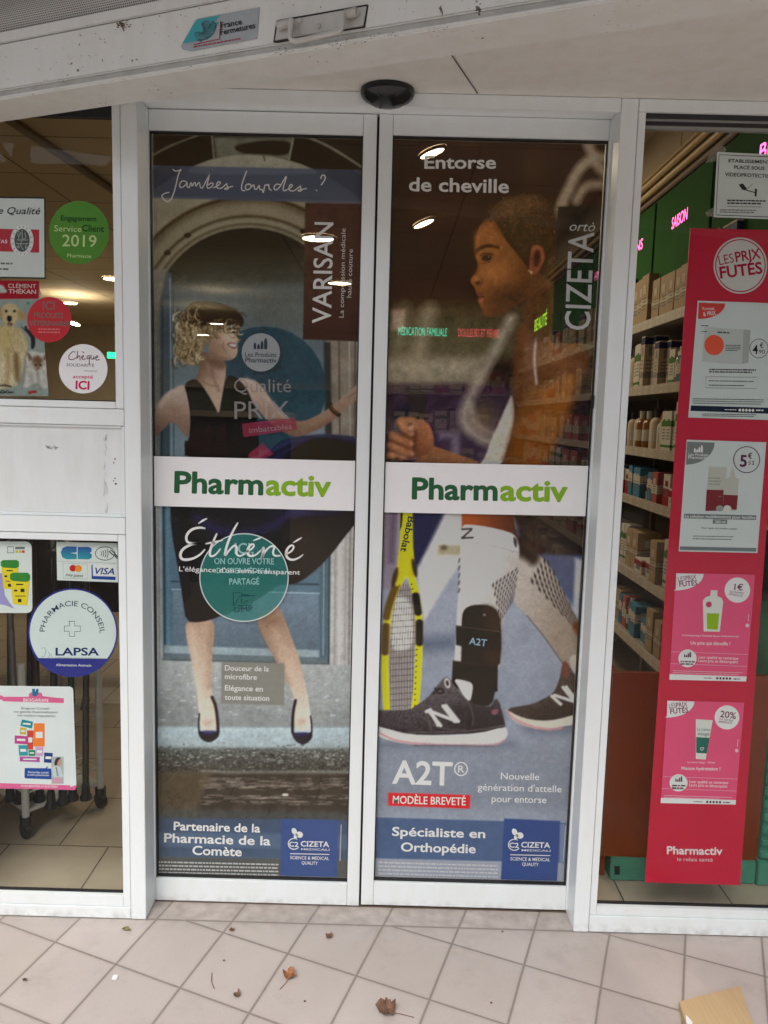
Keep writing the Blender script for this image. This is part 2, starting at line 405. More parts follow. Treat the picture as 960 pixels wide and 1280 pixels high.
def shop_floor():
    m = bpy.data.materials.new('shop_floor_tiles'); m.use_nodes = True; t = NT(m)
    mp = t.n('ShaderNodeMapping'); mp.inputs['Location'].default_value = (1.0845, -.0435, 0); t.link(t.tc(), mp.inputs[0])
    br = t.n('ShaderNodeTexBrick'); br.offset = .5; br.inputs['Scale'].default_value = 1; br.inputs['Brick Width'].default_value = .337; br.inputs['Row Height'].default_value = .337
    br.inputs['Mortar Size'].default_value = .0028; br.inputs['Mortar Smooth'].default_value = .2
    br.inputs['Color1'].default_value = (.40, .345, .26, 1); br.inputs['Color2'].default_value = (.45, .39, .30, 1); br.inputs['Mortar'].default_value = (.035, .03, .026, 1)
    t.link(mp.outputs[0], br.inputs['Vector'])
    c = t.mix(t.m('MULTIPLY', t.ramp(t.noise(9, 6, .6), .4, .7), .35), br.outputs['Color'], (.30, .255, .19))
    t.link(c, t.b.inputs['Base Color']); t.b.inputs['Roughness'].default_value = .33
    return m
structure(FL().poly([(-5.4, .1, -.001), (1.75, .1, -.001), (1.75, 9.9, -.001), (-5.4, 9.9, -.001)]).build('floor', shop_floor()))

# ================================================================ shop shell
CZ = 2.75
def ceil_mat():
    m = bpy.data.materials.new('shop_ceiling_tiles'); m.use_nodes = True; t = NT(m)
    mp = t.n('ShaderNodeMapping'); mp.inputs['Location'].default_value = (.8, -.02, 0); t.link(t.tc(), mp.inputs[0])
    br = t.n('ShaderNodeTexBrick'); br.offset = 0; br.inputs['Scale'].default_value = 1; br.inputs['Brick Width'].default_value = 1.2; br.inputs['Row Height'].default_value = .575
    br.inputs['Mortar Size'].default_value = .007; br.inputs['Color1'].default_value = (.50, .41, .29, 1); br.inputs['Color2'].default_value = (.46, .375, .26, 1); br.inputs['Mortar'].default_value = (.2, .15, .1, 1)
    t.link(mp.outputs[0], br.inputs['Vector']); t.link(br.outputs['Color'], t.b.inputs['Base Color']); t.b.inputs['Roughness'].default_value = .8
    return m
structure(MB().box(-5.5, 1.85, .15, 10.0, CZ, CZ + .1).build('ceiling', ceil_mat()))
wallm = mat('shop_wall_paint', (.55, .50, .42), .7, noise=.05, scale=5)
tag(MB().box(-5.5, 1.85, 9.9, 10.0, 0, CZ).build('back_wall', wallm), 'beige wall at the far back of the shop behind the doors', 'wall')
tag(MB().box(-5.4, -1.31, .16, .26, 0, CZ).build('front_wall', wallm), 'beige inner wall of the shop left of the left window', 'wall')
tag(MB().box(-5.5, -5.4, .15, 9.9, 0, CZ).build('side_wall', wallm), 'beige side wall of the shop behind the left window', 'wall')
tag(MB().box(1.75, 1.85, .15, 9.9, 0, CZ).build('side_wall', wallm), 'beige side wall behind the stocked product shelves', 'wall')

# ================================================================ shopfront: frame, windows, doors
D = DARK
def bars(root, items, name, m=WHITE, bevel=.0012):
    for b in items: MB().box(*b).build(name, m, root, bevel=bevel)
ZS = 2.3005
fr = thing('door_frame', 'white metal frame with two jambs and a header round the sliding doors', 'door frame', (-.05, 0, 0))
MB().box(-.7140, -.6705, 0, .14, 0.001, ZS - .001).build('jamb', WHITE, fr, bevel=.0015)
MB().box(.5745, .6180, 0, .14, 0.001, ZS - .001).build('jamb', WHITE, fr, bevel=.0015)
hd = MB().box(-.6695, .5735, 0, .012, 2.2665, ZS - .001).box(-.6695, .5735, .0125, .14, 2.279, ZS - .001); hd.build('header', WHITE, fr, bevel=.0012)
MB().box(-.6690, .5730, .088, .15, .0015, .004).box(-.6690, .5730, .100, .106, .004, .0058).build('floor_track', mat('bronze_track', (.20, .15, .11), .45, .6), fr)
MB().box(-.712, .616, .142, .15, 2.277, ZS).build('dark_backing', D, fr)
tag(MB().box(-5.6, 3.2, .03, .15, ZS + .0005, 2.95).build('lintel_wall', wallm), 'plain lintel wall above the shopfront header', 'wall')

lw = thing('side_window', 'left shop window in white frame with stickers and a blank white panel', 'window', (-.98, 0, 0))
XL, XJ = -1.25, -.7155
g = .0007
bars(lw, [(XL, XJ, 0, .05, 2.257, ZS - .001)], 'top_rail')
bars(lw, [(XL, XJ, .001, .05, 1.4314, 1.4764 - g), (XL, XJ, .001, .05, 1.1344 + g, 1.1809)], 'middle_rail')
bars(lw, [(XL, XJ, .001, .06, .0015, .0366 - g)], 'sill')
bead = [(XL, -.7375 - g, .004, .03, 1.4764 + g, 1.4956), (XL, -.7375 - g, .004, .03, 1.1144, 1.1344 - g), (XL, -.7375 - g, .004, .03, .0366 + g, .0703),
        (-.7375, XJ - g, .004, .03, 1.4764 + g, 2.2563), (-.7375, XJ - g, .004, .03, .0366 + g, 1.1344 - g),
        (XL, XJ - .008, .006, .03, 1.4249, 1.4314 - g), (XL, XJ - .008, .006, .03, 1.1809 + g, 1.1897), (XJ - .0072, XJ - g, .005, .03, 1.1809 + g, 1.4314 - g)]
bars(lw, bead, 'bead', bevel=.001)
MB().box(XL, -.7378, .012, .03, 2.2258, 2.2565).build('blind_box', mat('black_rail', (.02, .02, .022), .45), lw)
pn = painted_white('blank_panel_paint', (.725, .765, .765), .35, .42)
pan = MB().box(XL, XJ - .0082, .013, .03, 1.1900, 1.4246).build('panel', pn, lw)
hb = FL()
for (x, y, r) in ((143.7, 573.6, 1.0), (142.2, 578.3, .9), (143.7, 598, .9), (142, 601, .8), (144.8, 604.8, 1.3)): hb.poly(on(ell(x, y, r, r, 10), .0125))
hb.build('screw_hole', DARK, pan)
sm = FL(); rs = random.Random(3)
for k in range(26):
    yy = rs.uniform(540, 640); x0 = 131 + rs.uniform(-1.5, 2.5) + (yy - 560) * .012
    ribbon(sm, [(x0, yy), (x0 + rs.uniform(-.6, .6), yy + rs.uniform(2, 8))], rs.uniform(.4, .9), .0126, 0)
for k in range(10):
    x0 = 53 + rs.uniform(0, 20); ribbon(sm, [(x0, 556 + rs.uniform(0, 6) + (x0 - 53) * .05), (x0 + rs.uniform(1, 4), 557 + rs.uniform(0, 6) + (x0 - 53) * .05)], 1.2, .0126, 0)
sm.build('scuff_mark', mat('scuff', (.56, .56, .54), .6), pan)
MB().box(XL, -.7380, .020, .026, 1.4960, 2.2255).build('upper_pane', GLASS, lw)
MB().box(XL, -.7380, .020, .026, .0706, 1.1140).build('lower_pane', GLASS, lw)
MB().box(-.7400, -.7377, .012, .028, 1.4985, 2.2255).box(-.7400, -.7377, .012, .028, .0745, 1.1120).build('gasket', BLACK, lw)
MB().box(XL, -.7379, .018, .028, 1.4956, 1.4985).box(XL, -.7379, .018, .028, .0703, .0742).box(XL, -.7379, .018, .028, 1.112, 1.1143).build('gasket', BLACK, lw)
MB().box(XL - .05, XL, 0, .1, 0, ZS).build('outer_post', WHITE, lw)

rw = thing('side_window', 'right shop window in white frame showing shelves and a tall red banner', 'window', (1.2, 0, 0))
XR, XE = .6195, 1.9
bars(rw, [(XR, XE, 0, .05, 2.2685, ZS - .001)], 'top_rail')
bars(rw, [(XR, XE, .001, .06, .0015, .0519 - g)], 'sill')
bars(rw, [(.6395 + g, XE, .004, .03, .0519 + g, .0792), (XR + g, .6395, .004, .03, .0519 + g, 2.2680)], 'bead', bevel=.001)
MB().box(.64, XE, .010, .03, 2.2560, 2.2683).box(.64, XE, .016, .03, 2.2390, 2.2505).build('blind_box', mat('black_rail', (.02, .02, .022), .45), rw)
MB().box(.64, XE, .013, .03, 2.2505, 2.2560).box(.64, XE, .013, .03, 2.2320, 2.2390).build('pane_rail', mat('grey_rail', (.25, .25, .24), .5), rw)
MB().box(.64, XE, .020, .026, .0795, 2.2318).build('pane', GLASS, rw)
MB().box(.6392, .6416, .012, .028, .0840, 2.2318).build('gasket', BLACK, rw)
MB().box(.64, XE, .018, .028, .0792, .0835).build('gasket', BLACK, rw)
MB().box(XE, XE + .06, 0, .1, 0, ZS).build('outer_post', WHITE, rw)

def sliding_door(label, x0, x1, xs0, xs1, xt0, xt1, zb0, zb1, zt0, zt1, Y):
    d = thing('sliding_door', label, 'door', ((x0 + x1) / 2, Y, 0))
    # stiles (full height), rails between, glass with black gasket
    MB().box(xs0, xs1, Y, Y + .04, zb0, zt1).build('stile', WHITE, d, bevel=.0012)
    MB().box(xt0, xt1, Y, Y + .04, zb0, zt1).build('stile', WHITE, d, bevel=.0012)
    a, b = (xs1, xt0) if xs1 < xt0 else (xt1, xs0)
    MB().box(a + .0008, b - .0008, Y + .0006, Y + .04, zb0, zb1).build('bottom_rail', WHITE, d, bevel=.0012)
    MB().box(a + .0008, b - .0008, Y + .0006, Y + .04, zt0, zt1).build('top_rail', WHITE, d, bevel=.0012)
    MB().box(a, b, Y + .014, Y + .0195, zb1, zt0).build('pane', GLASS, d)
    k = .0045; z0, z1 = zb1, zt0
    MB().box(a, b, Y + .010, Y + .0235, z0, z0 + k).box(a, b, Y + .010, Y + .0235, z1 - k, z1).box(a, a + k * .8, Y + .010, Y + .0235, z0 + k, z1 - k).box(b - k * .8, b, Y + .010, Y + .0235, z0 + k, z1 - k).build('gasket', BLACK, d)
    return d
YD = .085
ld = sliding_door('left glass sliding door covered by the leg wear poster', -.70, -.0535, -.0895, -.0535, -.70, -.6675, .0062, .0764, 2.2240, 2.2765, YD)
rd = sliding_door('right glass sliding door covered by the ankle brace poster', -.0468, .62, -.0468, -.0105, .5700, .62, .0102, .0836, 2.2268, 2.2780, YD)
MB().box(.5622, .5688, YD - .004, YD + .012, 1.512, 1.548).build('latch', BLACK, rd, bevel=.001)
MB().box(-.0535, -.0468, YD + .02, YD + .035, .01, 2.2765).build('brush_seal', DARK, ld)

# ================================================================ soffit, roller shutter, sensor
ZB = 2.20
f0, f1 = G(0, 127, ZB), G(700, 15, ZB)                   # front lower edge of the shutter's end bar
ex = (f1 - f0); ex[2] = 0; ex = ex / np.linalg.norm(ex); en = np.array([ex[1], -ex[0], 0.0])   # en points out to the street
BO = f0.copy()
MS = Matrix(((ex[0], -en[0], 0, BO[0]), (ex[1], -en[1], 0, BO[1]), (0, 0, 1, 0), (0, 0, 0, 1)))   # local: along, inwards, up
def bz(px, py): return float(PV(px, py, BO, en)[2])
zt = (bz(0, 53.7) + bz(200, 18)) / 2; zl = (bz(0, 115) + bz(200, 85)) / 2
back = .105
L0, L1 = -.35, 2.6
# soffit: everything between the shopfront and the back of the shutter bar
pb0 = MS @ Vector((L0, back * .5, 0)); pb1 = MS @ Vector((L1, back * .5, 0))
structure(MB().poly([(-1.9, .03, ZS), (3.2, .03, ZS), (3.2, pb1.y, ZS), (pb1.x, pb1.y, ZS), (pb0.x, pb0.y, ZS)][::-1], .03, (0, 0, -1)).build('soffit', SOFFIT_M))
sj = FL()
a, b = G(551, 49, ZS - .002), G(597, 117, ZS - .002); dv = np.array([b[1] - a[1], a[0] - b[0], 0]); dv = dv / np.linalg.norm(dv) * .0016
sj.add([a - dv, b - dv, b + dv, a + dv], [(0, 1, 2, 3)])
tag(sj.build('soffit_joint', mat('dirty_joint', (.07, .065, .055), .8)), 'dark open joint between two white soffit panels right of the sensor', 'joint')

sh = thing('roller_shutter', 'half raised roller shutter with grimy white end bar and perforated slats above the doors', 'shutter', tuple(BO))
# end bar: main face, a shallow groove, a lip
MB().box(L0, L1, 0, back - .004, zl + .006, zt, M=MS).build('end_bar', WHITE_DIRTY, sh, bevel=.003)
MB().box(L0, L1, -.009, back, ZB, zl - .010, M=MS).build('bar_lip', WHITE_DIRTY, sh, bevel=.003)
MB().box(L0, L1, .006, back - .01, zl - .010, zl + .006, M=MS).build('bar_groove', painted_white('groove_shade', (.5, .5, .47), 1, .6, True), sh)  # recess shade put into the groove's darker colour
MB().box(L0, L1, .010, .05, zt, zt + .003, M=MS).build('dark_gap', DARK, sh)
MB().box(L0, L1, .002, .03, zt + .003, zt + .028, M=MS).build('slat_edge', WHITE_DIRTY, sh, bevel=.002)
def perforated():
    m = bpy.data.materials.new('perforated_steel'); m.use_nodes = True; t = NT(m)
    mp = t.n('ShaderNodeMapping'); mp.inputs['Rotation'].default_value = (0, 0, math.atan2(-ex[1], ex[0])); t.link(t.tc(), mp.inputs[0])
    sp = t.n('ShaderNodeSeparateXYZ'); t.link(mp.outputs[0], sp.inputs[0])
    p = .0052
    v = t.m('DIVIDE', sp.outputs[2], p * .866); row = t.m('FLOOR', v)
    u = t.m('ADD', t.m('DIVIDE', sp.outputs[0], p), t.m('MULTIPLY', row, .5))
    fu = t.m('SUBTRACT', t.m('FRACT', u), .5); fv = t.m('SUBTRACT', t.m('FRACT', v), .5)
    r = t.m('SQRT', t.m('ADD', t.m('MULTIPLY', fu, fu), t.m('MULTIPLY', fv, fv)))
    hole = t.ramp(r, .34, .28)
    t.link(t.mix(t.noise(6, 4), (.42, .42, .39), (.55, .55, .52)), t.b.inputs['Base Color']); t.b.inputs['Roughness'].default_value = .5
    t.link(t.m('SUBTRACT', 1, hole), t.b.inputs['Alpha'])
    return m
PERF = perforated()
for i in range(3):
    z0 = zt + .028 + i * .085
    cur = FL(); zz = np.linspace(0, .083, 7); yy = [.016 - .010 * math.sin(math.pi * k / 6) for k in range(7)]
    pts = [[tuple(MS @ Vector((x, yy[k], z0 + zz[k]))) for k in range(7)] for x in (L0, L1)]
    cur.add(pts[0] + pts[1], [(k, k + 7, k + 8, k + 1) for k in range(6)]); cur.build('perforated_slat', PERF, sh, smooth=False)
MB().box(L0, L1, .035, .04, zt + .028, zt + .3, M=MS).build('dark_gap', mat('shutter_inside', (.09, .085, .075), .8), sh)
tag(MB().box(L0, L1 + .6, -.02, .22, zt + .3, 7.5, M=MS).box(-3.6 - BO[0] + BO[0], -1.3, -.06, .3, 0, 7.5).build('facade_wall', mat('rendered_facade', (.52, .5, .46), .85, noise=.1, scale=4, bump=.3)), 'pale rendered building facade above the shutter', 'facade')
tag(MB().box(1.97, 4.2, -.35, .3, 0, 7.5).build('facade_wall', mat('rendered_facade', (.52, .5, .46), .85, noise=.1, scale=4, bump=.3)), 'pale rendered facade pier to the right of the right window', 'facade')

tag(MB().box(-4.5, L1 + 1.5, -1.30, .02, 2.95, 3.10, M=MS).build('added_shade_slab', mat('shade_slab_grey', (.42, .41, .39), .85, noise=.1, scale=5)), 'flat unseen slab added over the pavement to shade the shopfront top', 'added_shade_slab')  # unseen slab, added to darken the shopfront towards its top
# rust stain, flyspecks on the bar
st = FL(); rs = random.Random(11)
def bar_pr(off): 
    o = BO + en * off
    return lambda q: [tuple(p) for p in PV([a[0] for a in q], [a[1] for a in q], o, en)]
for k in range(70):
    x = 152 + rs.gauss(0, 3.4); y = 31 + rs.gauss(0, 3.0); r = rs.uniform(.4, 1.2)
    st.add(bar_pr(.0012)(ell(x, y, r, r * .8, 7)), [tuple(range(7))])
st.build('rust_stain', mat('rust', (.13, .085, .035), .9), sh)
sk = FL()
for k in range(95):
    x = rs.uniform(0, 560); y = 112 - .165 * x - rs.uniform(0, 56) ; r = rs.uniform(.25, .75)
    if y < 2: continue
    sk.add(bar_pr(.0012)(ell(x, y, r, r * .8, 6)), [tuple(range(6))])
for k in range(60):
    x = rs.uniform(340, 560); y = 52 - .15 * (x - 440) + rs.uniform(-10, -1); r = rs.uniform(.3, .9)
    if y < 2: continue
    sk.add(bar_pr(.0105)(ell(x, y + 4, r * 1.3, r * .7, 6)), [tuple(range(6))])
sk.build('grime_speck', mat('grime', (.09, .08, .06), .9), sh)

# folding pull handle on its plate
Z7 = F(220, 0, 3.69)
hn = MB()
pl = bar_pr(.004)(Z7([(455, 185), (470, 100), (878, 27), (862, 118)]))
MB().poly(pl, .0035, tuple(en)).build('handle_plate', HANDLE_M, sh, bevel=.0008)
MB().poly(bar_pr(.0008)(Z7([(448, 196), (462, 96), (470, 92), (880, 20), (888, 24), (872, 128), (780, 142), (470, 198)])), .0006, tuple(en)).build('painted_plate_shadow', mat('plate_shadow_black', (.03, .028, .025), .9), sh)  # dark sheet standing in for the shade round the plate
loop = Z7([(535, 88), (528, 130), (526, 172), (536, 188), (560, 190), (640, 172), (735, 150), (762, 138), (770, 110), (772, 60)])
lp = bar_pr(.020)(loop)
MB().tube(chaikin(lp, 1), .0052, 8).build('pull_handle', HANDLE_M, sh, smooth=True)
for (x0, y0, x1, y1) in ((470, 118, 530, 106), (780, 68, 832, 54)):
    q = bar_pr(.012)(Z7([(x0, y0), (x1, y1)])); MB().tube([q[0], q[1]], .0085, 10).build('hinge_knuckle', HANDLE_M, sh, smooth=True)
for (x, y) in ((655, 120), (568, 94), (838, 60)):
    q = bar_pr(.003)(Z7([(x, y)]))[0]; q2 = bar_pr(.0085)(Z7([(x, y)]))[0]; MB().tube([q, q2], .0045, 10).build('rivet', HANDLE_M, sh)

# shutter maker's plate
fp = bar_pr(.0014); f2 = bar_pr(.0020); f3 = bar_pr(.0026)
ps = thing('maker_plate', 'small silver maker plate with a dove outline on the shutter bar', 'plate', tuple(PV(275, 38, BO, en)))
FL().add(fp(Z7([(22, 212), (80, 110), (98, 86), (386, 33), (372, 178), (70, 236), (30, 228)])), [tuple(range(7))]).build('plate', mat('silver_plate', (.33, .36, .37), .45, .2), ps)
FL().add(f2(Z7([(30, 200), (82, 108), (98, 90), (205, 70), (170, 105), (200, 100), (150, 180), (90, 190), (60, 196)])), [tuple(range(9))]).build('teal_patch', mat('plate_teal', (.03, .33, .38), .5), ps)
FL().add(f2(Z7([(92, 160), (125, 145), (118, 112), (140, 100), (158, 118), (185, 100), (178, 145), (150, 175), (118, 182)])), [tuple(range(9))]).build('dove', mat('plate_grey', (.42, .45, .46), .5), ps)
dl = FL()
for L in ([(118, 112), (122, 104), (138, 98), (152, 100), (158, 118), (150, 130)], [(158, 118), (172, 92), (176, 110), (186, 104), (178, 145), (150, 176), (110, 186), (92, 172), (84, 150), (108, 148), (132, 156), (134, 130), (118, 112)], [(100, 188), (122, 182), (110, 194)]):
    ribbon(dl, Z7(L), .8, 0, 1, proj=f3)
dl.build('dove_outline', mat('plate_ink', (.03, .04, .05), .6), ps)
rl = FL(); ribbon(rl, Z7([(206, 98), (200, 180)]), 1.0, 0, 0, proj=f3); ribbon(rl, Z7([(200, 180), (82, 205)]), 1.0, 0, 0, proj=f3); rl.build('red_rule', mat('plate_red', (.35, .03, .05), .5), ps)
tx = FL(); q = lambda x, y: Z7([(x, y)])[0]
text(tx, 'France', *q(208, 130), *q(305, 111), 7.0, 0, bold=.02, proj=f3); text(tx, 'Fermetures', *q(206, 162), *q(367, 128), 7.0, 0, bold=.02, proj=f3)
tx.build('lettering', mat('plate_ink', (.03, .04, .05), .6), ps)
sp_ = FL(); smallprint(sp_, *q(80, 213), q(365, 160)[0], 1, 1, 1.6, 0, -.176, proj=f3, rnd=random.Random(2)); sp_.build('small_print', mat('plate_red', (.35, .03, .05), .5), ps)

# motion sensor
dm = MB().lathe([(.0685, 0), (.0690, -.010), (.0655, -.018), (.056, -.027), (.040, -.034), (.018, -.0375), (.001, -.038)], (-.0262, -.014, ZS - .001), 40, sy=.9)
ms = thing('motion_sensor', 'black half dome motion sensor above the middle of the doors', 'sensor', (-.0262, -.014, ZS))
dm.build('dome', mat('black_gloss', (.006, .006, .007), .22), ms, smooth=True)
for s in (-1, 1): MB().tube([(-.0262 + s * .027, -.014 - .050, ZS - .022), (-.0262 + s * .022, -.014 - .044, ZS - .032)], .0016, 6).build('lens_edge', mat('sensor_edge', (.04, .04, .042), .3), ms)

# ================================================================ printed posters (a small painter makes the print as a colour attribute)
def vnoise(h, w, cell, seed, octv=3):
    rg = np.random.default_rng(seed); out = np.zeros((h, w)); amp = 1; tot = 0
    for o in range(octv):
        c = max(1.0, cell / 2 ** o); gh, gw = int(h / c) + 3, int(w / c) + 3; gr = rg.random((gh, gw))
        y = np.arange(h) / c; x = np.arange(w) / c; yi = y.astype(int); xi = x.astype(int); fy = (y - yi)[:, None]; fx = (x - xi)[None]
        fy = fy * fy * (3 - 2 * fy); fx = fx * fx * (3 - 2 * fx)
        a = gr[np.ix_(yi, xi)]; b = gr[np.ix_(yi, xi + 1)]; c2 = gr[np.ix_(yi + 1, xi)]; d = gr[np.ix_(yi + 1, xi + 1)]
        out += amp * ((a * (1 - fx) + b * fx) * (1 - fy) + (c2 * (1 - fx) + d * fx) * fy); tot += amp; amp *= .5
    return out / tot
class Paint:
    def __init__(s, x0, y0, x1, y1, step, base):
        s.x0, s.y0, s.step = x0, y0, step
        s.w = int((x1 - x0) / step) + 1; s.h = int((y1 - y0) / step) + 1
        s.X, s.Y = np.meshgrid(x0 + step * np.arange(s.w), y0 + step * np.arange(s.h))
        s.c = np.empty((s.h, s.w, 3)); s.c[:] = np.array(base) / 255
        s.f = lambda p: p
    def frame(s, ox, oy, k): s.f = F(ox, oy, k); s.k = k
    def _sl(s, pts, m):
        xs = [p[0] for p in pts]; ys = [p[1] for p in pts]
        i0 = max(0, int((min(ys) - m - s.y0) / s.step)); i1 = min(s.h, int((max(ys) + m - s.y0) / s.step) + 2)
        j0 = max(0, int((min(xs) - m - s.x0) / s.step)); j1 = min(s.w, int((max(xs) + m - s.x0) / s.step) + 2)
        return slice(i0, max(i0, i1)), slice(j0, max(j0, j1))
    def _apply(s, sl, mask, col, col2=None, ax=None, nz=0, seed=1, cell=6):
        X, Y = s.X[sl], s.Y[sl]
        c = np.array(col, float) / 255
        if col2 is not None:
            (ax0, ay0), (ax1, ay1) = s.f([ax[:2], ax[2:]]); dx, dy = ax1 - ax0, ay1 - ay0
            t = np.clip(((X - ax0) * dx + (Y - ay0) * dy) / (dx * dx + dy * dy + 1e-9), 0, 1)[..., None]
            c = c * (1 - t) + np.array(col2, float) / 255 * t
        if nz:
            n = (vnoise(X.shape[0], X.shape[1], cell, seed) - .5)[..., None] * 2 * nz; c = np.clip(c * (1 + n), 0, 1)
        m = mask[..., None]; s.c[sl] = s.c[sl] * (1 - m) + c * m
    def fill(s, pts, col, col2=None, ax=None, soft=.8, a=1.0, sm=2, nz=0, seed=1, cell=6):
        pts = s.f(pts)
        if sm: pts = chaikin(pts, sm, True)
        sl = s._sl(pts, soft + 1)
        X, Y = s.X[sl], s.Y[sl]
        if X.size == 0: return
        d2 = np.full(X.shape, 1e9); ins = np.zeros(X.shape, bool); n = len(pts)
        for i in range(n):
            (ax_, ay_), (bx, by) = pts[i][:2], pts[(i + 1) % n][:2]
            ex_, ey_ = bx - ax_, by - ay_; L = ex_ * ex_ + ey_ * ey_
            if L < 1e-9: continue
            t = np.clip(((X - ax_) * ex_ + (Y - ay_) * ey_) / L, 0, 1)
            d2 = np.minimum(d2, (X - ax_ - t * ex_) ** 2 + (Y - ay_ - t * ey_) ** 2)
            if ey_ != 0:
                cr = ((ay_ > Y) != (by > Y)) & (X < (bx - ax_) * (Y - ay_) / ey_ + ax_); ins ^= cr
        sd = np.sqrt(d2) * np.where(ins, 1, -1)
        m = np.clip(sd / (soft) * .5 + .5, 0, 1); m = m * m * (3 - 2 * m) * a
        s._apply(sl, m, col, col2, ax, nz, seed, cell)
    def stroke(s, pts, w, col, soft=.7, a=1.0, sm=2, col2=None, ax=None):
        k = getattr(s, 'k', 1); pts = [tuple(p) if len(p) > 2 else tuple(p) + (w,) for p in pts]
        pts = s.f(pts)
        if sm: pts = chaikin(pts, sm)
        mw = max(p[2] for p in pts) / k
        sl = s._sl(pts, mw + soft + 1); X, Y = s.X[sl], s.Y[sl]
        if X.size == 0: return
        sd = np.full(X.shape, -1e9)
        for p, q in zip(pts[:-1], pts[1:]):
            ex_, ey_ = q[0] - p[0], q[1] - p[1]; L = ex_ * ex_ + ey_ * ey_ + 1e-9
            t = np.clip(((X - p[0]) * ex_ + (Y - p[1]) * ey_) / L, 0, 1)
            d = np.sqrt((X - p[0] - t * ex_) ** 2 + (Y - p[1] - t * ey_) ** 2)
            sd = np.maximum(sd, (p[2] * (1 - t) + q[2] * t) / k / 2 - d)
        m = np.clip(sd / soft * .5 + .5, 0, 1) * a
        s._apply(sl, m, col, col2, ax)
    def ell(s, cx, cy, rx, ry, col, rot=0, **kw):
        c, sn = math.cos(R(rot)), math.sin(R(rot))
        s.fill([(cx + rx * math.cos(t) * c - ry * math.sin(t) * sn, cy + rx * math.cos(t) * sn + ry * math.sin(t) * c) for t in np.linspace(0, 2 * math.pi, 28, endpoint=False)], col, sm=0, **kw)
    def grain(s, amt, cell, seed, box=None):
        n = (vnoise(s.h, s.w, cell, seed) - .5)[..., None] * 2 * amt
        if box is None: s.c = np.clip(s.c * (1 + n), 0, 1)
        else:
            (x0, y0), (x1, y1) = s.f([box[:2], box[2:]]); m = ((s.X >= x0) & (s.X <= x1) & (s.Y >= y0) & (s.Y <= y1))[..., None]
            s.c = np.clip(s.c * (1 + n * m), 0, 1)

def film_mat(name, T, Tv=.07):
    """perforated print film: printed colour with pinholes that let the shop show through"""
    m = bpy.data.materials.new(name); m.use_nodes = True; t = NT(m)
    at = t.n('ShaderNodeAttribute', attribute_name='print'); 
    wv = t.noise(900, 1)
    t.link(t.mix(t.m('MULTIPLY', t.ramp(wv, .3, .7), .22), at.outputs['Color'], (.02, .02, .02)), t.b.inputs['Base Color'])
    t.b.inputs['Roughness'].default_value = .6; t.b.inputs['Specular IOR Level'].default_value = .1
    if T > 0:
        w2 = t.noise(650, 1)
        al = t.m('SUBTRACT', t.m('ADD', at.outputs['Alpha'], Tv), t.m('MULTIPLY', t.ramp(w2, .3, .7), 2 * Tv))
        t.link(al, t.b.inputs['Alpha'])
    return m
def print_sheet(name, pc, Y, m, parent, corners=None, rect=None, step=None, gain=None, tmap=None):
    """mesh grid carrying the painted colours; rect=(x0,x1,z0,z1) in metres, or corners in photo pixels (tl,tr,br,bl)"""
    if rect:
        x0, x1, z0, z1 = rect; sp_ = .0023 if step is None else step
        nx, nz = int((x1 - x0) / sp_) + 1, int((z1 - z0) / sp_) + 1
        X, Z = np.meshgrid(np.linspace(x0, x1, nx), np.linspace(z0, z1, nz)); V = np.stack([X, np.full_like(X, Y), Z], -1)
        px, py = pix(V)
    else:
        tl, tr, br, bl = [np.array(c, float) for c in corners]; st_ = 1.0 if step is None else step
        nx = int(np.linalg.norm(tr - tl) / st_) + 1; nz = int(np.linalg.norm(bl - tl) / st_) + 1
        u, v = np.meshgrid(np.linspace(0, 1, nx), np.linspace(1, 0, nz)); u = u[..., None]; v = v[..., None]
        q = (tl * (1 - u) + tr * u) * (1 - v) + (bl * (1 - u) + br * u) * v; px, py = q[..., 0], q[..., 1]; V = P(px, py, Y)
    fx = np.clip((px - pc.x0) / pc.step, 0, pc.w - 1.001); fy = np.clip((py - pc.y0) / pc.step, 0, pc.h - 1.001)
    i, j = fy.astype(int), fx.astype(int); a = (fy - i)[..., None]; b = (fx - j)[..., None]
    c = (pc.c[i, j] * (1 - b) + pc.c[i, j + 1] * b) * (1 - a) + (pc.c[i + 1, j] * (1 - b) + pc.c[i + 1, j + 1] * b) * a
    l = np.where(c <= .04045, c / 12.92, ((c + .055) / 1.055) ** 2.4)
    if gain is not None: l = np.maximum(l - .009, l * .25) * gain(py)[..., None]
    l = np.clip(l, 0, .86)
    off = np.array(parent_world(parent)); V = V - off
    me = bpy.data.meshes.new(name); nv = nx * nz
    me.vertices.add(nv); me.vertices.foreach_set('co', V.reshape(-1).astype(np.float32))
    k = (np.arange(nz - 1)[:, None] * nx + np.arange(nx - 1)[None]).reshape(-1); nf = len(k)
    idx = np.stack([k, k + 1, k + 1 + nx, k + nx], -1).reshape(-1).astype(np.int32)
    me.loops.add(nf * 4); me.loops.foreach_set('vertex_index', idx)
    me.polygons.add(nf); me.polygons.foreach_set('loop_start', np.arange(0, nf * 4, 4, dtype=np.int32))
    me.update(calc_edges=True)
    ca = me.color_attributes.new('print', 'FLOAT_COLOR', 'POINT')
    ca.data.foreach_set('color', np.concatenate([l.reshape(-1, 3), (1 - (tmap(px, py) if tmap is not None else np.zeros_like(px))).reshape(-1, 1)], 1).astype(np.float32).reshape(-1))
    me.materials.append(m)
    o = bpy.data.objects.new(name, me); COL.objects.link(o); o.parent = parent; return o

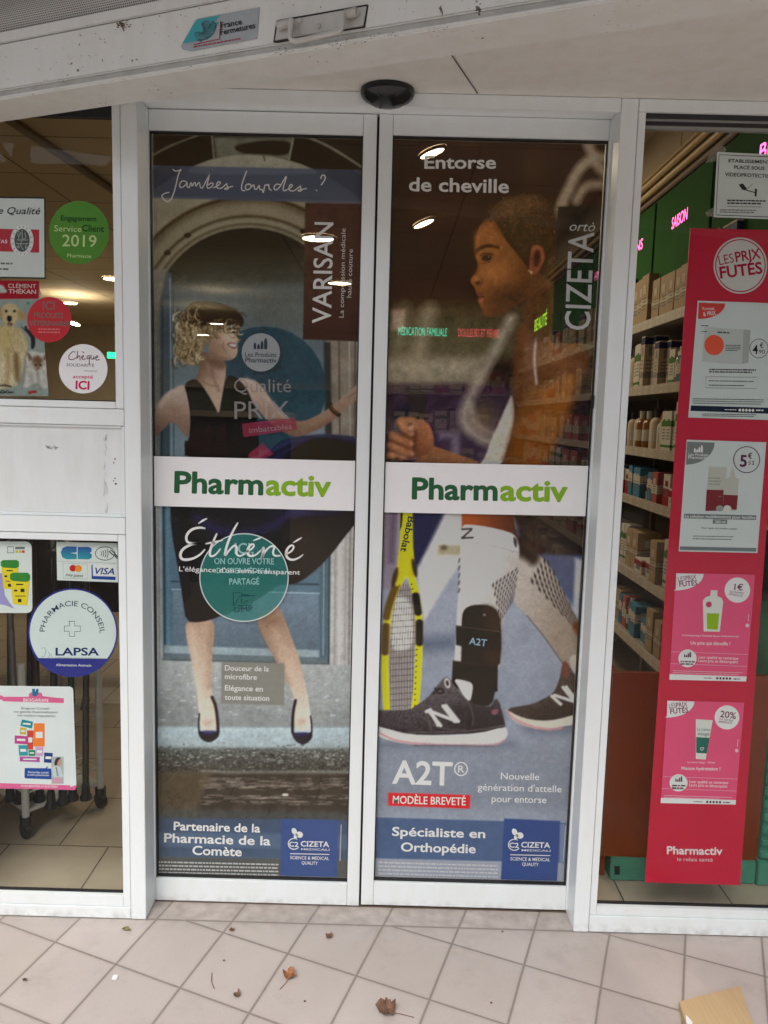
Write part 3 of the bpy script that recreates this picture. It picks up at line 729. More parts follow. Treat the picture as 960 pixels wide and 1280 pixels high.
# ---------------------------------------------------------------- left poster: woman in a stone doorway
def paint_left():
    p = Paint(184, 160, 462, 1112, 1.0, (100, 104, 100))
    p.frame(180, 160, 3.43)
    # fanlight and stone arch
    p.fill([(0, 0), (960, 0), (960, 330), (0, 330)], (42, 36, 29), sm=0, nz=.25, cell=30)
    p.fill([(300, 40), (640, 40), (620, 135), (310, 125)], (96, 95, 84), sm=0, soft=3, nz=.12)
    p.fill([(380, 78), (450, 62), (560, 50), (640, 60), (620, 122), (500, 112), (410, 108)], (40, 35, 29), soft=3)
    p.stroke([(20, 128), (100, 80), (250, 24)], 9, (98, 94, 80), soft=1.2); p.stroke([(690, 34), (800, 80), (960, 185)], 11, (104, 100, 88), soft=1.2)
    p.stroke([(290, 20), (300, 130)], 8, (105, 102, 90)); p.stroke([(642, 30), (622, 135)], 9, (112, 110, 98))
    p.fill([(190, 172), (300, 128), (420, 113), (540, 120), (650, 145), (740, 182), (740, 200), (190, 200)], (124, 121, 107), sm=1, soft=1.5, nz=.08)
    p.stroke([(512, 115), (518, 140)], 6, (70, 64, 56))
    # wall under the banner
    p.fill([(0, 290), (960, 315), (960, 1500), (0, 1500)], (120, 113, 95), sm=0, nz=.10, cell=25)
    cx, cy = 449, 850
    def arc(r, w, col, soft=1.5, a=1, a0=178, a1=362):
        p.stroke([(cx + r * math.cos(R(t)), cy + r * math.sin(R(t))) for t in np.linspace(a0, a1, 40)], w, col, soft=soft, sm=0, a=a)
    p.fill(ell(cx, cy, 555, 555, 60), (105, 97, 79), sm=0, soft=3, nz=.12)
    arc(552, 16, (56, 46, 34), 2); arc(535, 20, (84, 74, 58), 4); arc(500, 46, (112, 104, 86), 6)
    arc(470, 12, (58, 48, 36), 2); arc(452, 22, (112, 105, 88), 3); arc(436, 9, (62, 53, 41), 2); arc(428, 10, (104, 98, 82), 2)
    for t in (222, 236, 300): p.ell(cx + 470 * math.cos(R(t)), cy + 470 * math.sin(R(t)), 14, 10, (44, 36, 28), soft=1.5)
    # dark recess and door inside the arch
    p.fill(ell(cx, cy, 421, 421, 60), (33, 30, 25), col2=(72, 76, 70), ax=(450, 470, 470, 720), sm=0, soft=2, nz=.12, cell=14)
    # lower part: door between two pillars
    p.frame(180, 360, 3.43)
    p.fill([(20, -10), (960, -10), (960, 760), (20, 760)], (84, 90, 88), col2=(104, 118, 122), ax=(0, 0, 0, 640), sm=0, a=.95, soft=8, nz=.06, cell=20)
    p.fill([(20, -80), (100, -80), (72, 60), (66, 760), (20, 760)], (106, 102, 92), col2=(112, 114, 110), ax=(0, 0, 0, 600), sm=0, soft=2, nz=.12)
    p.fill([(66, 60), (98, -70), (118, -60), (112, 760), (66, 760)], (66, 76, 80), sm=0, soft=2); p.stroke([(80, 60), (76, 760)], 5, (46, 54, 58)); p.stroke([(112, -40), (116, 760)], 4, (120, 132, 136)); p.stroke([(125, 0), (128, 760)], 4, (60, 70, 76))
    for x in (30, 46, 58): p.stroke([(x, 100), (x, 760)], 4, (82, 80, 72), a=.7)
    p.fill([(470, -10), (690, -10), (690, 170), (470, 170)], (82, 82, 74), sm=0, a=.5, soft=14)
    p.fill([(780, 200), (960, 200), (960, 760), (780, 760)], (122, 112, 98), sm=0, soft=3, nz=.14, cell=14)
    p.fill([(770, 230), (800, 232), (806, 640), (776, 640)], (54, 56, 54), sm=0, soft=2); p.stroke([(836, 230), (840, 640)], 8, (88, 80, 68)); p.stroke([(880, 230), (884, 640)], 7, (146, 138, 124)); p.stroke([(905, 230), (905, 640)], 5, (80, 72, 62))
    # teal disc behind the figure
    p.ell(515, 430, 266, 266, (46, 66, 74), soft=1.2, a=.93, nz=.05)
    # woman: hair at the back
    blond, dkb, ltb = (150, 134, 106), (70, 57, 41), (205, 190, 156)
    p.fill([(140, 150), (170, 95), (215, 62), (300, 66), (350, 150), (330, 210), (285, 225), (255, 250), (240, 320), (215, 336), (180, 326), (150, 308), (130, 265), (146, 210)], (118, 102, 78), soft=2, nz=.2, cell=5)
    # neck and chest
    skin, skd, skl = (156, 132, 114), (104, 82, 68), (182, 160, 142)
    p.fill([(238, 262), (300, 290), (350, 312), (352, 378), (340, 420), (322, 560), (280, 500), (215, 392), (236, 370)], skin, col2=skd, ax=(330, 380, 235, 330), soft=1.2)
    p.fill([(300, 300), (350, 312), (352, 350), (300, 345), (262, 300)], (96, 75, 61), soft=4, a=.8)
    p.fill([(225, 388), (340, 395), (334, 470), (322, 552)], (166, 142, 122), soft=4, a=.6)
    # face
    p.fill([(300, 190), (340, 176), (388, 172), (404, 186), (405, 200), (400, 212), (412, 226), (398, 234), (402, 246), (399, 256), (402, 270), (396, 292), (378, 308), (345, 312), (300, 296), (268, 262), (285, 215)], (172, 147, 127), col2=(120, 97, 80), ax=(390, 230, 285, 280), soft=1.0)
    p.fill([(330, 296), (380, 300), (352, 312), (300, 300), (275, 268)], (110, 88, 72), soft=3, a=.7)
    p.fill([(352, 238), (378, 234), (400, 238), (394, 262), (376, 258)], (92, 50, 46), soft=.8); p.fill([(360, 241), (380, 239), (397, 242), (392, 255), (378, 252)], (214, 204, 192), soft=.7)
    p.stroke([(362, 190), (378, 193), (396, 190)], 5, (50, 38, 30)); p.stroke([(362, 180), (380, 175), (400, 178)], 4, (86, 68, 50)); p.ell(350, 218, 20, 13, (186, 150, 130), soft=5, a=.5)
    p.stroke([(400, 212), (408, 224), (396, 230)], 3, (104, 80, 66))
    # hair cap and curls
    p.fill([(178, 90), (205, 62), (262, 57), (330, 66), (395, 92), (424, 126), (428, 150), (418, 168), (404, 178), (395, 160), (350, 158), (290, 165), (230, 160), (185, 150), (160, 140)], (40, 31, 23), soft=1.6, nz=.18, cell=5)
    rs = random.Random(5)
    for i in range(360):
        if i % 3: x, y = rs.uniform(140, 250), rs.uniform(100, 325)
        else: x, y = rs.uniform(190, 420), rs.uniform(152, 212)
        if x > 255 and y > 200: continue
        r = rs.uniform(6, 26); a = rs.uniform(60, 160) + rs.uniform(-40, 40); c = rs.choice([blond, ltb, dkb, dkb, (128, 110, 82), (162, 144, 112), (98, 80, 58)])
        p.stroke([(x + r * math.cos(R(a + t)), y + r * 1.2 * math.sin(R(a + t))) for t in (0, 40, 80, 120)], rs.uniform(2.4, 4.6), c, soft=.6, a=.75)
    for i in range(60):
        x = rs.uniform(185, 420); y = 62 + abs(x - 290) * .25 + rs.uniform(0, 70)
        p.stroke([(x, y), (x + 14, y + rs.uniform(-4, 10)), (x + 30, y + rs.uniform(0, 18))], 3, rs.choice([(58, 46, 33), (32, 25, 18), (70, 57, 41)]), soft=.6, a=.6)
    # arms
    p.fill([(175, 412), (140, 425), (95, 448), (62, 490), (38, 560), (20, 660), (36, 648), (85, 605), (122, 568), (160, 612), (190, 655), (200, 560), (190, 470)], (158, 138, 124), col2=(108, 84, 68), ax=(110, 440, 70, 640), soft=1.2)
    p.fill([(100, 520), (150, 500), (192, 560), (190, 640), (150, 590), (122, 566)], (124, 102, 88), soft=6, a=.6)
    p.fill([(395, 384), (440, 388), (480, 398), (512, 430), (545, 480), (580, 530), (625, 566), (680, 572), (725, 556), (770, 530), (800, 512), (832, 486), (858, 462), (890, 440), (915, 410), (930, 420), (925, 470), (880, 505), (850, 522), (826, 556), (760, 600), (700, 628), (640, 640), (575, 605), (520, 560), (470, 500), (440, 440)], (162, 140, 124), col2=(120, 95, 78), ax=(560, 440, 600, 630), soft=1.2)
    p.stroke([(440, 392), (500, 430), (560, 510), (620, 568)], 14, (182, 164, 150), soft=4, a=.5)
    p.stroke([(640, 632), (720, 612), (820, 552)], 12, (104, 80, 66), soft=4, a=.6)
    p.stroke([(872, 470), (900, 452), (925, 436)], 4, (110, 86, 70), a=.7)
    p.stroke([(798, 500), (806, 524), (834, 544)], 17, (40, 28, 22), soft=1); p.stroke([(800, 503), (808, 522), (832, 540)], 5, (118, 86, 56), soft=.8)
    # dress
    p.fill([(170, 412), (218, 386), (252, 420), (300, 500), (322, 550), (334, 470), (356, 372), (400, 386), (440, 430), (466, 490), (484, 560), (492, 640), (492, 740), (176, 740), (172, 650), (192, 660), (200, 560), (188, 470)], (30, 27, 31), col2=(46, 36, 32), ax=(330, 420, 220, 700), sm=1, soft=1.0, nz=.15, cell=18)
    p.stroke([(222, 392), (300, 500), (322, 548)], 4, (70, 62, 62), a=.6); p.stroke([(356, 378), (334, 470), (322, 548)], 4, (74, 66, 68), a=.6)
    p.fill([(220, 610), (330, 590), (380, 650), (360, 730), (220, 730)], (58, 44, 36), soft=12, a=.6, nz=.4, cell=5)
    # satin skirt swirl
    p.fill([(500, 730), (545, 690), (590, 652), (650, 640), (700, 632), (790, 626), (930, 640), (930, 740), (495, 740)], (34, 35, 52), sm=1, soft=1.2, nz=.2, cell=8)
    p.fill([(600, 740), (640, 690), (700, 655), (790, 640), (880, 668), (930, 700), (930, 745)], (13, 13, 22), soft=3)
    p.stroke([(520, 722), (590, 670), (680, 642), (790, 632), (920, 648)], 9, (72, 74, 102), soft=4, a=.7); p.stroke([(560, 735), (620, 690), (700, 655)], 7, (58, 60, 88), soft=3, a=.7)
    # ---- below the white band
    p.frame(180, 630, 3.43)
    p.fill([(0, -30), (960, -30), (960, 700), (0, 700)], (80, 98, 108), sm=0, nz=.05, cell=12)
    p.fill([(20, -30), (74, -30), (82, 690), (20, 690)], (150, 150, 146), sm=0, soft=2, nz=.10, cell=10)
    for x in (45, 62): p.stroke([(x, -20), (x + 6, 690)], 5, (116, 116, 114), a=.8)
    p.stroke([(84, -30), (90, 680)], 8, (44, 60, 66), soft=1); p.stroke([(100, -30), (104, 620)], 14, (84, 112, 120), soft=1.5)
    p.fill([(122, 60), (170, 60), (170, 330), (122, 330)], (78, 98, 110), sm=0, soft=1); p.stroke([(120, 332), (760, 345)], 7, (50, 62, 68)); p.stroke([(120, 366), (752, 384)], 6, (140, 156, 162), a=.9)
    p.fill([(124, 372), (748, 390), (748, 630), (124, 612)], (98, 112, 122), col2=(82, 94, 102), ax=(120, 380, 120, 620), sm=0, soft=1.5, nz=.07, cell=6)
    p.fill([(86, 606), (790, 628), (790, 660), (86, 640)], (126, 138, 140), sm=0, soft=1.5, nz=.08); p.fill([(86, 640), (790, 660), (790, 686), (86, 666)], (88, 98, 100), sm=0, soft=1.5); p.stroke([(80, 668), (800, 688)], 7, (56, 60, 60))
    p.fill([(752, 120), (792, 90), (788, 660), (752, 660)], (72, 90, 98), sm=0, soft=1.5); p.stroke([(772, 150), (768, 650)], 5, (116, 130, 134)); p.stroke([(796, 150), (792, 690)], 7, (48, 54, 56), soft=1)
    p.fill([(802, 100), (960, 40), (960, 715), (796, 700)], (160, 155, 148), sm=0, soft=1.5, nz=.10, cell=7)
    for x, c in ((822, (126, 122, 116)), (842, (182, 178, 170)), (866, (132, 128, 122)), (884, (104, 100, 96))): p.stroke([(x, 90), (x - 6, 700)], 9, c, soft=1.5, a=.8)
    # pavement and kerb
    p.frame(180, 840, 3.43)
    p.fill([(0, -52), (960, -28), (960, 250), (0, 246)], (146, 147, 144), col2=(116, 118, 116), ax=(500, -40, 480, 230), sm=0, soft=2, nz=.09, cell=5)
    p.fill([(0, -56), (100, -52), (110, 60), (0, 90)], (160, 160, 156), sm=0, soft=8, a=.5)
    for i in range(46): x, y = rs.uniform(50, 880), rs.uniform(-30, 230); p.ell(x, y, rs.uniform(3, 14), rs.uniform(1.5, 3.5), (178, 180, 178), soft=1.2, a=.7)
    p.stroke([(330, 238), (600, 236), (880, 238)], 5, (84, 86, 84), a=.8); p.stroke([(775, 240), (800, 300), (826, 326)], 4, (80, 80, 78), a=.8)
    p.fill([(0, 236), (960, 236), (960, 330), (0, 330)], (150, 162, 164), col2=(132, 140, 140), ax=(400, 240, 400, 330), sm=0, soft=3, nz=.10, cell=4)
    p.fill([(0, 325), (960, 330), (960, 425), (0, 440)], (76, 77, 74), col2=(58, 56, 52), ax=(400, 330, 400, 430), sm=0, soft=4, nz=.4, cell=2.0)
    for i in range(330):
        x, y = rs.uniform(40, 890), rs.gauss(360, 36); p.ell(x, y, rs.uniform(2, 8), rs.uniform(1.5, 3.5), rs.choice([(150, 150, 142), (44, 42, 38), (118, 116, 108)]), soft=1, a=.7)
    p.stroke([(250, 425), (400, 432), (700, 428), (880, 432)], 9, (150, 146, 134), soft=2, a=.6)
    p.fill([(0, 434), (960, 434), (960, 640), (0, 640)], (50, 45, 41), sm=0, soft=4, nz=.30, cell=10)
    for i in range(230):
        x, y = rs.uniform(230, 890), rs.choice([462, 478, 490, 496, 535, 560]) + rs.uniform(-9, 9); w = rs.uniform(10, 70); p.stroke([(x, y), (x + w, y + rs.uniform(-2, 3))], rs.uniform(2, 4), (122, 114, 104), soft=1, a=.55, sm=0)
    p.fill([(40, 430), (290, 430), (210, 640), (40, 640)], (88, 76, 58), sm=0, soft=5, a=.55)
    p.ell(606, 526, 14, 5, (190, 186, 176), soft=1)
    p.fill([(0, 585), (960, 600), (960, 760), (0, 760)], (62, 66, 66), sm=0, soft=5, a=.75, nz=.15)
    # legs
    p.frame(180, 630, 3.43)
    legL = [(176, 500), (298, 486), (302, 560), (292, 640), (290, 720), (286, 790), (302, 830), (312, 900), (320, 975), (240, 975), (236, 900), (228, 800), (214, 720), (196, 640), (180, 560)]
    p.fill(legL, (150, 126, 108), col2=(182, 166, 150), ax=(240, 520, 270, 920), soft=1.0)
    p.stroke([(292, 520), (284, 640), (280, 780)], 16, (116, 92, 76), soft=5, a=.5); p.stroke([(205, 540), (226, 700), (240, 860)], 18, (196, 176, 158), soft=6, a=.4)
    legR = [(478, 490), (520, 470), (570, 430), (585, 450), (606, 500), (640, 590), (672, 680), (688, 760), (704, 830), (714, 900), (718, 975), (640, 975), (645, 870), (640, 810), (600, 740), (560, 660), (520, 590)]
    p.fill(legR, (136, 110, 92), col2=(184, 168, 152), ax=(540, 500, 680, 920), soft=1.0)
    p.ell(548, 505, 34, 26, (98, 76, 62), soft=12, a=.6); p.stroke([(560, 540), (620, 680), (660, 800)], 22, (176, 152, 132), soft=8, a=.5); p.stroke([(500, 540), (560, 660), (620, 770)], 12, (112, 88, 72), soft=5, a=.5)
    p.ell(276, 938, 18, 14, (140, 118, 104), soft=6, a=.6); p.ell(676, 935, 18, 14, (140, 118, 104), soft=6, a=.6)
    # skirt
    p.fill([(112, -30), (960, -30), (910, 78), (870, 128), (790, 232), (700, 314), (640, 346), (572, 344), (500, 400), (420, 442), (310, 488), (240, 508), (180, 504), (166, 410), (150, 300), (116, 110)], (26, 21, 28), sm=1, soft=1.2, nz=.2, cell=14)
    p.fill([(560, 60), (720, 50), (760, 160), (700, 260), (580, 230)], (46, 32, 27), soft=16, a=.7, nz=.3, cell=8); p.fill([(160, 60), (260, 60), (240, 180), (180, 220)], (52, 28, 34), soft=14, a=.5)
    p.stroke([(230, 60), (300, 110), (420, 130), (520, 110), (600, 60), (680, 20)], 24, (58, 58, 92), soft=9, a=.8); p.stroke([(640, 20), (740, 28), (830, 20)], 30, (66, 66, 106), soft=9, a=.85); p.stroke([(430, 20), (520, 40), (600, 30)], 18, (46, 46, 70), soft=7, a=.6)
    p.stroke([(120, 60), (150, 120), (190, 170)], 10, (60, 50, 66), soft=4, a=.5); p.stroke([(840, 160), (720, 296), (640, 340)], 8, (52, 44, 44), soft=3, a=.5)
    # shoes
    p.frame(180, 840, 3.43); sh_ = (33, 26, 34); nv = (36, 38, 68)
    p.stroke([(292, 108), (306, 140), (314, 190), (318, 255)], 13, sh_, soft=1); p.stroke([(237, 180), (234, 225), (236, 260)], 7, sh_)
    p.fill([(233, 248), (262, 262), (298, 262), (321, 248), (323, 274), (304, 292), (278, 304), (250, 293), (234, 272)], sh_, soft=1); p.fill([(238, 250), (316, 250), (306, 270), (250, 272)], nv, soft=1.2, a=.8)
    p.stroke([(650, 122), (641, 160), (637, 210), (637, 260)], 12, sh_, soft=1); p.stroke([(714, 190), (719, 225), (720, 258)], 7, sh_)
    p.fill([(635, 256), (662, 266), (700, 264), (721, 254), (723, 280), (706, 300), (682, 313), (656, 302), (637, 280)], (24, 20, 40), soft=1); p.fill([(642, 258), (714, 258), (702, 276), (656, 280)], nv, soft=1.2, a=.9)
    # fabric folds, skin sheen, then the grain of the print
    p.frame(180, 360, 3.43)
    for L in ([(215, 430), (235, 520), (228, 640)], [(262, 470), (290, 560), (280, 700)], [(420, 430), (430, 520), (410, 640)], [(462, 520), (455, 600), (470, 700)], [(350, 470), (352, 560), (340, 680)]):
        p.stroke(L, 8, (66, 56, 52), soft=3, a=.55); p.stroke([(x + 12, y) for x, y in L], 7, (14, 12, 14), soft=3, a=.7)
    p.stroke([(70, 500), (110, 450), (160, 432)], 12, (192, 172, 156), soft=5, a=.55); p.stroke([(292, 330), (296, 380), (320, 440)], 6, (96, 74, 60), soft=3, a=.6); p.stroke([(250, 400), (290, 420), (318, 420)], 5, (116, 92, 76), soft=2, a=.7)
    p.ell(384, 190, 7, 4, (30, 22, 18), soft=.8); p.stroke([(356, 178), (376, 172), (398, 176)], 5, (60, 44, 34), soft=.9); p.stroke([(340, 236), (336, 252), (346, 268)], 4, (110, 84, 68), soft=1.5, a=.7); p.ell(366, 208, 16, 9, (192, 158, 138), soft=4, a=.6)
    p.frame(180, 630, 3.43)
    for L in ([(140, 60), (180, 240), (200, 470)], [(220, 120), (250, 300), (250, 480)], [(320, 200), (360, 340), (330, 460)], [(430, 220), (500, 300), (520, 360)], [(600, 160), (640, 240), (620, 320)], [(740, 110), (760, 180), (700, 270)]):
        p.stroke(L, 12, (50, 42, 52), soft=5, a=.5); p.stroke([(x + 20, y) for x, y in L], 12, (8, 6, 12), soft=5, a=.6)
    p.grain(.08, 1.6, 31); p.grain(.03, 5, 32); p.grain(.06, 40, 33)
    lo_ = p.Y > 575
    p.c[lo_] = np.clip(((p.c[lo_] - .40) * 1.18 + .41) * np.array([.965, .985, 1.02]), 0, 1)
    up_ = ~lo_; p.c[up_] = np.clip(((p.c[up_] - .36) * 1.12 + .34) * np.array([.90, .925, .97]), 0, 1)
    # tinted boxes
    p.f = lambda q: q; p.k = 1
    p.fill([(187, 206.5), (455, 212.2), (455, 254.8), (187, 247.2)], (56, 64, 82), sm=0, a=.86, soft=.8)
    p.fill([(187, 206.5), (236, 207.6), (200, 232), (187, 240)], (36, 40, 50), sm=1, a=.6, soft=2); p.fill([(395, 211), (455, 212.2), (455, 254), (440, 240)], (36, 42, 54), sm=1, a=.6, soft=2)
    p.fill([(381.5, 253.2), (455, 254.8), (451, 427), (378.5, 424.3)], (52, 36, 34), sm=0, soft=.7, nz=.08)
    p.fill([(277, 827), (356, 829), (355, 881.5), (276, 879.5)], (108, 107, 100), sm=0, a=.85, soft=.7)
    p.fill([(190, 1022.5), (446, 1025), (446, 1075), (190, 1071)], (48, 66, 94), sm=0, a=.85, soft=1.2, nz=.08); p.fill([(190, 1040), (446, 1043), (446, 1062), (190, 1059)], (82, 104, 130), sm=0, a=.45, soft=3)
    p.fill([(190, 1071), (446, 1075), (446, 1112), (190, 1112)], (54, 56, 58), sm=0, a=.7, soft=1)
    p.fill([(351.5, 1023.2), (423, 1025.3), (420.8, 1103.5), (350.2, 1101)], (40, 64, 114), sm=0, soft=.7)
    return p

# ---------------------------------------------------------------- right poster: athlete with an ankle brace
def paint_right():
    p = Paint(458, 160, 784, 1116, 1.0, (36, 26, 20)); rs = random.Random(9)
    p.frame(480, 160, 3.2)
    p.fill([(-60, -10), (960, -10), (960, 700), (-60, 700)], (36, 25, 20), col2=(44, 31, 24), ax=(60, 0, 800, 600), sm=0, nz=.12, cell=40)
    p.ell(250, 345, 130, 40, (70, 52, 48), soft=22, a=.45); p.ell(200, 628, 110, 22, (66, 50, 46), soft=16, a=.45); p.ell(590, 150, 40, 60, (66, 52, 40), soft=20, a=.5); p.ell(350, 60, 90, 24, (70, 54, 44), soft=14, a=.5)
    for (L, w, c) in (([(800, 20), (835, 110), (860, 160), (920, 210)], 44, (128, 117, 100)), ([(690, 350), (740, 240), (780, 160), (830, 122), (930, 115)], 42, (134, 123, 106)), ([(770, 290), (800, 235), (850, 222), (930, 240)], 36, (126, 115, 98))):
        p.stroke(L, w, c, soft=4)
    # mid band: blurred grandstand, purple hoarding
    p.frame(470, 370, 3.2)
    p.fill([(-60, 20), (960, 20), (960, 250), (-60, 250)], (62, 52, 36), col2=(88, 80, 60), ax=(0, 20, 0, 240), sm=0, soft=16, nz=.12, cell=20)
    p.fill([(-60, 245), (430, 245), (430, 365), (-60, 365)], (150, 143, 122), col2=(110, 104, 92), ax=(0, 250, 0, 360), sm=0, soft=12, nz=.14, cell=10)
    p.fill([(-60, 355), (960, 355), (960, 700), (-60, 700)], (50, 40, 54), col2=(60, 48, 66), ax=(0, 360, 0, 660), sm=0, soft=6, nz=.12, cell=16)
    p.fill([(120, 375), (205, 372), (200, 500), (125, 500)], (46, 42, 42), sm=0, soft=4); p.fill([(60, 460), (130, 430), (150, 500), (60, 510)], (26, 24, 46), soft=6)
    p.fill([(255, 545), (335, 545), (335, 640), (300, 640), (300, 572), (255, 572)], (104, 94, 112), sm=0, soft=5)
    p.ell(430, 480, 50, 55, (96, 82, 62), soft=16, a=.8)
    p.stroke([(213, 60), (185, 160), (160, 280)], 52, (140, 130, 110), soft=9, a=.8); p.stroke([(112, 60), (96, 130), (80, 230)], 48, (120, 110, 90), soft=10, a=.65); p.fill([(62, 55), (116, 55), (116, 140), (62, 135)], (170, 148, 128), sm=0, soft=4, a=.7)
    # white kit strap curve and shirt
    kit = (192, 185, 172)
    p.stroke([(540, 90), (490, 190), (440, 290), (375, 400), (348, 470), (356, 520), (400, 560), (460, 588)], 38, (160, 152, 138), soft=6, a=.82)
    p.stroke([(378, 440), (388, 500), (420, 530), (480, 552)], 24, (156, 148, 134), soft=6, a=.8)
    p.fill([(545, 390), (556, 470), (546, 540), (530, 600), (500, 690), (405, 690), (440, 640), (462, 570), (500, 490), (530, 420)], kit, soft=2, nz=.06, cell=3)
    # torso / arm in warm brown
    p.fill([(560, 130), (640, 60), (720, 120), (800, 180), (860, 240), (860, 330), (830, 420), (780, 500), (720, 600), (690, 700), (498, 700), (528, 610), (548, 520), (556, 440), (540, 330), (555, 220)], (98, 64, 40), col2=(86, 54, 30), ax=(700, 180, 560, 650), soft=6, nz=.10, cell=20)
    p.fill([(600, 420), (680, 360), (760, 310), (815, 320), (800, 420), (720, 560), (660, 700), (505, 700), (545, 560)], (134, 84, 40), col2=(108, 66, 30), ax=(620, 400, 560, 690), soft=9)
    p.stroke([(655, 360), (620, 470), (585, 580)], 16, (96, 58, 26), soft=7, a=.7); p.fill([(660, 170), (760, 200), (830, 280), (740, 330), (660, 300)], (126, 84, 56), soft=16, a=.8); p.stroke([(640, 290), (720, 300), (800, 290)], 8, (104, 66, 40), soft=5, a=.7)
    p.fill([(600, 150), (640, 150), (646, 250), (640, 350), (604, 330)], (120, 84, 74), soft=9, a=.6); p.stroke([(640, 170), (632, 250), (642, 350)], 9, (180, 170, 160), soft=1.5)
    p.fill([(820, 300), (960, 240), (960, 700), (700, 700), (760, 560)], (44, 38, 40), soft=10, a=.9, nz=.3, cell=5)
    # fist and forearm
    hs, hd, hl = (142, 96, 68), (72, 42, 30), (176, 126, 94)
    p.fill([(205, 600), (240, 602), (320, 632), (420, 664), (420, 700), (150, 700), (160, 640)], hs, col2=(110, 70, 48), ax=(260, 600, 240, 680), soft=1.2)
    p.fill([(150, 500), (180, 490), (212, 512), (226, 545), (234, 590), (220, 625), (190, 640), (160, 640), (150, 590)], (146, 98, 70), col2=(104, 64, 44), ax=(210, 540, 150, 620), soft=1.2)
    for i, (L, w) in enumerate((([(62, 640), (90, 632), (106, 640)], 32), ([(64, 600), (100, 616), (140, 628)], 34), ([(70, 562), (100, 575), (140, 590)], 36), ([(102, 505), (118, 530), (140, 548)], 36))):
        p.stroke(L, w + 8, hd, soft=1.5); p.stroke(L, w, hs, soft=3); p.stroke([(q[0] - 6, q[1] - 7) for q in L[:2]], w * .4, hl, soft=4, a=.7)
        e = L[-1]; p.ell(e[0] + 4, e[1] + 2, 9, 6, (172, 120, 100), rot=20, soft=1.5)
    p.stroke([(112, 498), (150, 494), (158, 520), (140, 535)], 26, hs, soft=2); p.ell(140, 527, 12, 8, (178, 130, 106), soft=1.5, rot=-30)
    p.stroke([(160, 545), (152, 600), (158, 640)], 10, hd, soft=3, a=.8); p.fill([(45, 650), (60, 655), (150, 660), (150, 690), (45, 690)], (34, 24, 24), soft=4)
    tz = np.clip((p.X - 560) / 60, 0, 1) * np.clip((p.Y - 330) / 60, 0, 1) * (p.Y < 577); p.c = p.c * (1 - .06 * tz[..., None])
    # head
    p.frame(560, 230, 4.8)
    p.fill([(500, 480), (620, 560), (640, 640), (650, 760), (640, 900), (560, 960), (480, 900), (450, 760), (470, 620)], (74, 48, 31), col2=(84, 57, 40), ax=(500, 560, 600, 880), soft=8)
    p.fill([(170, 290), (210, 220), (270, 190), (340, 330), (420, 420), (520, 560), (540, 640), (480, 680), (420, 720), (330, 780), (260, 800), (212, 790), (200, 740), (182, 712), (178, 690), (190, 672), (166, 650), (160, 620), (135, 592), (134, 568), (160, 545), (182, 500), (178, 470), (166, 440), (160, 400), (164, 340)], (120, 76, 44), col2=(84, 54, 34), ax=(200, 440, 480, 620), sm=2, soft=1.4, nz=.05, cell=6)
    p.ell(300, 530, 100, 80, (142, 92, 52), soft=18, a=.55); p.ell(240, 320, 60, 70, (134, 86, 50), soft=14, a=.5); p.ell(165, 570, 18, 16, (150, 100, 62), soft=4, a=.8)
    p.fill([(300, 640), (420, 600), (480, 660), (420, 720), (300, 790), (240, 800)], (72, 50, 38), soft=14, a=.7)
    p.stroke([(160, 420), (190, 385), (240, 368), (300, 380)], 14, (42, 26, 16), soft=2, a=.9); p.stroke([(172, 396), (215, 372), (260, 370)], 9, (36, 22, 14), soft=2)
    p.fill([(196, 440), (225, 422), (258, 428), (266, 446), (240, 464), (210, 462)], (40, 24, 16), soft=2.5, a=.9); p.ell(238, 446, 13, 12, (16, 10, 8), soft=1.2); p.ell(243, 441, 4, 4, (140, 110, 90), soft=.8); p.stroke([(190, 430), (225, 412), (270, 424)], 5, (28, 16, 10), soft=1)
    p.stroke([(196, 478), (230, 474), (262, 462)], 4, (78, 48, 28), soft=1.2)
    p.stroke([(180, 480), (184, 510), (166, 545)], 6, (90, 56, 34), soft=2, a=.7); p.fill([(160, 590), (182, 582), (200, 590), (190, 606), (168, 604)], (66, 38, 24), soft=2); p.stroke([(196, 560), (208, 585), (196, 606)], 5, (86, 54, 34), soft=1.6)
    p.fill([(170, 652), (196, 650), (216, 672), (200, 682), (176, 672)], (104, 56, 46), soft=1.2); p.fill([(182, 690), (216, 680), (210, 706), (190, 716)], (128, 74, 62), soft=1.2); p.stroke([(178, 680), (216, 678)], 4, (50, 26, 20), soft=.8)
    # cropped hair
    p.fill([(196, 240), (230, 170), (300, 110), (390, 70), (480, 55), (560, 70), (620, 110), (660, 180), (680, 280), (670, 420), (650, 540), (630, 600), (590, 580), (575, 500), (582, 420), (560, 372), (520, 372), (490, 410), (480, 460), (430, 420), (380, 340), (330, 300), (290, 250), (270, 200)], (58, 43, 30), soft=7, nz=.22, cell=4)
    p.fill([(240, 170), (340, 100), (480, 64), (580, 90), (540, 160), (400, 190), (290, 220)], (88, 67, 48), soft=10, a=.8, nz=.3, cell=3)
    for i in range(300):
        x, y = rs.uniform(230, 640), rs.uniform(70, 300)
        p.ell(x, y, rs.uniform(2, 4), rs.uniform(1.5, 3), rs.choice([(104, 82, 62), (28, 20, 14), (84, 64, 46)]), soft=.8, a=.7)
    p.fill([(505, 372), (545, 362), (576, 390), (582, 450), (560, 500), (530, 540), (500, 550), (482, 520), (490, 470), (494, 410)], (116, 68, 48), soft=1.5); p.fill([(520, 400), (550, 396), (558, 440), (540, 490), (516, 500), (512, 450)], (62, 34, 24), soft=3); p.stroke([(512, 385), (545, 378), (568, 410), (566, 460)], 8, (140, 86, 62), soft=2.5); p.ell(500, 530, 7, 7, (190, 170, 140), soft=.8); p.ell(488, 520, 4, 4, (180, 160, 130), soft=.8)
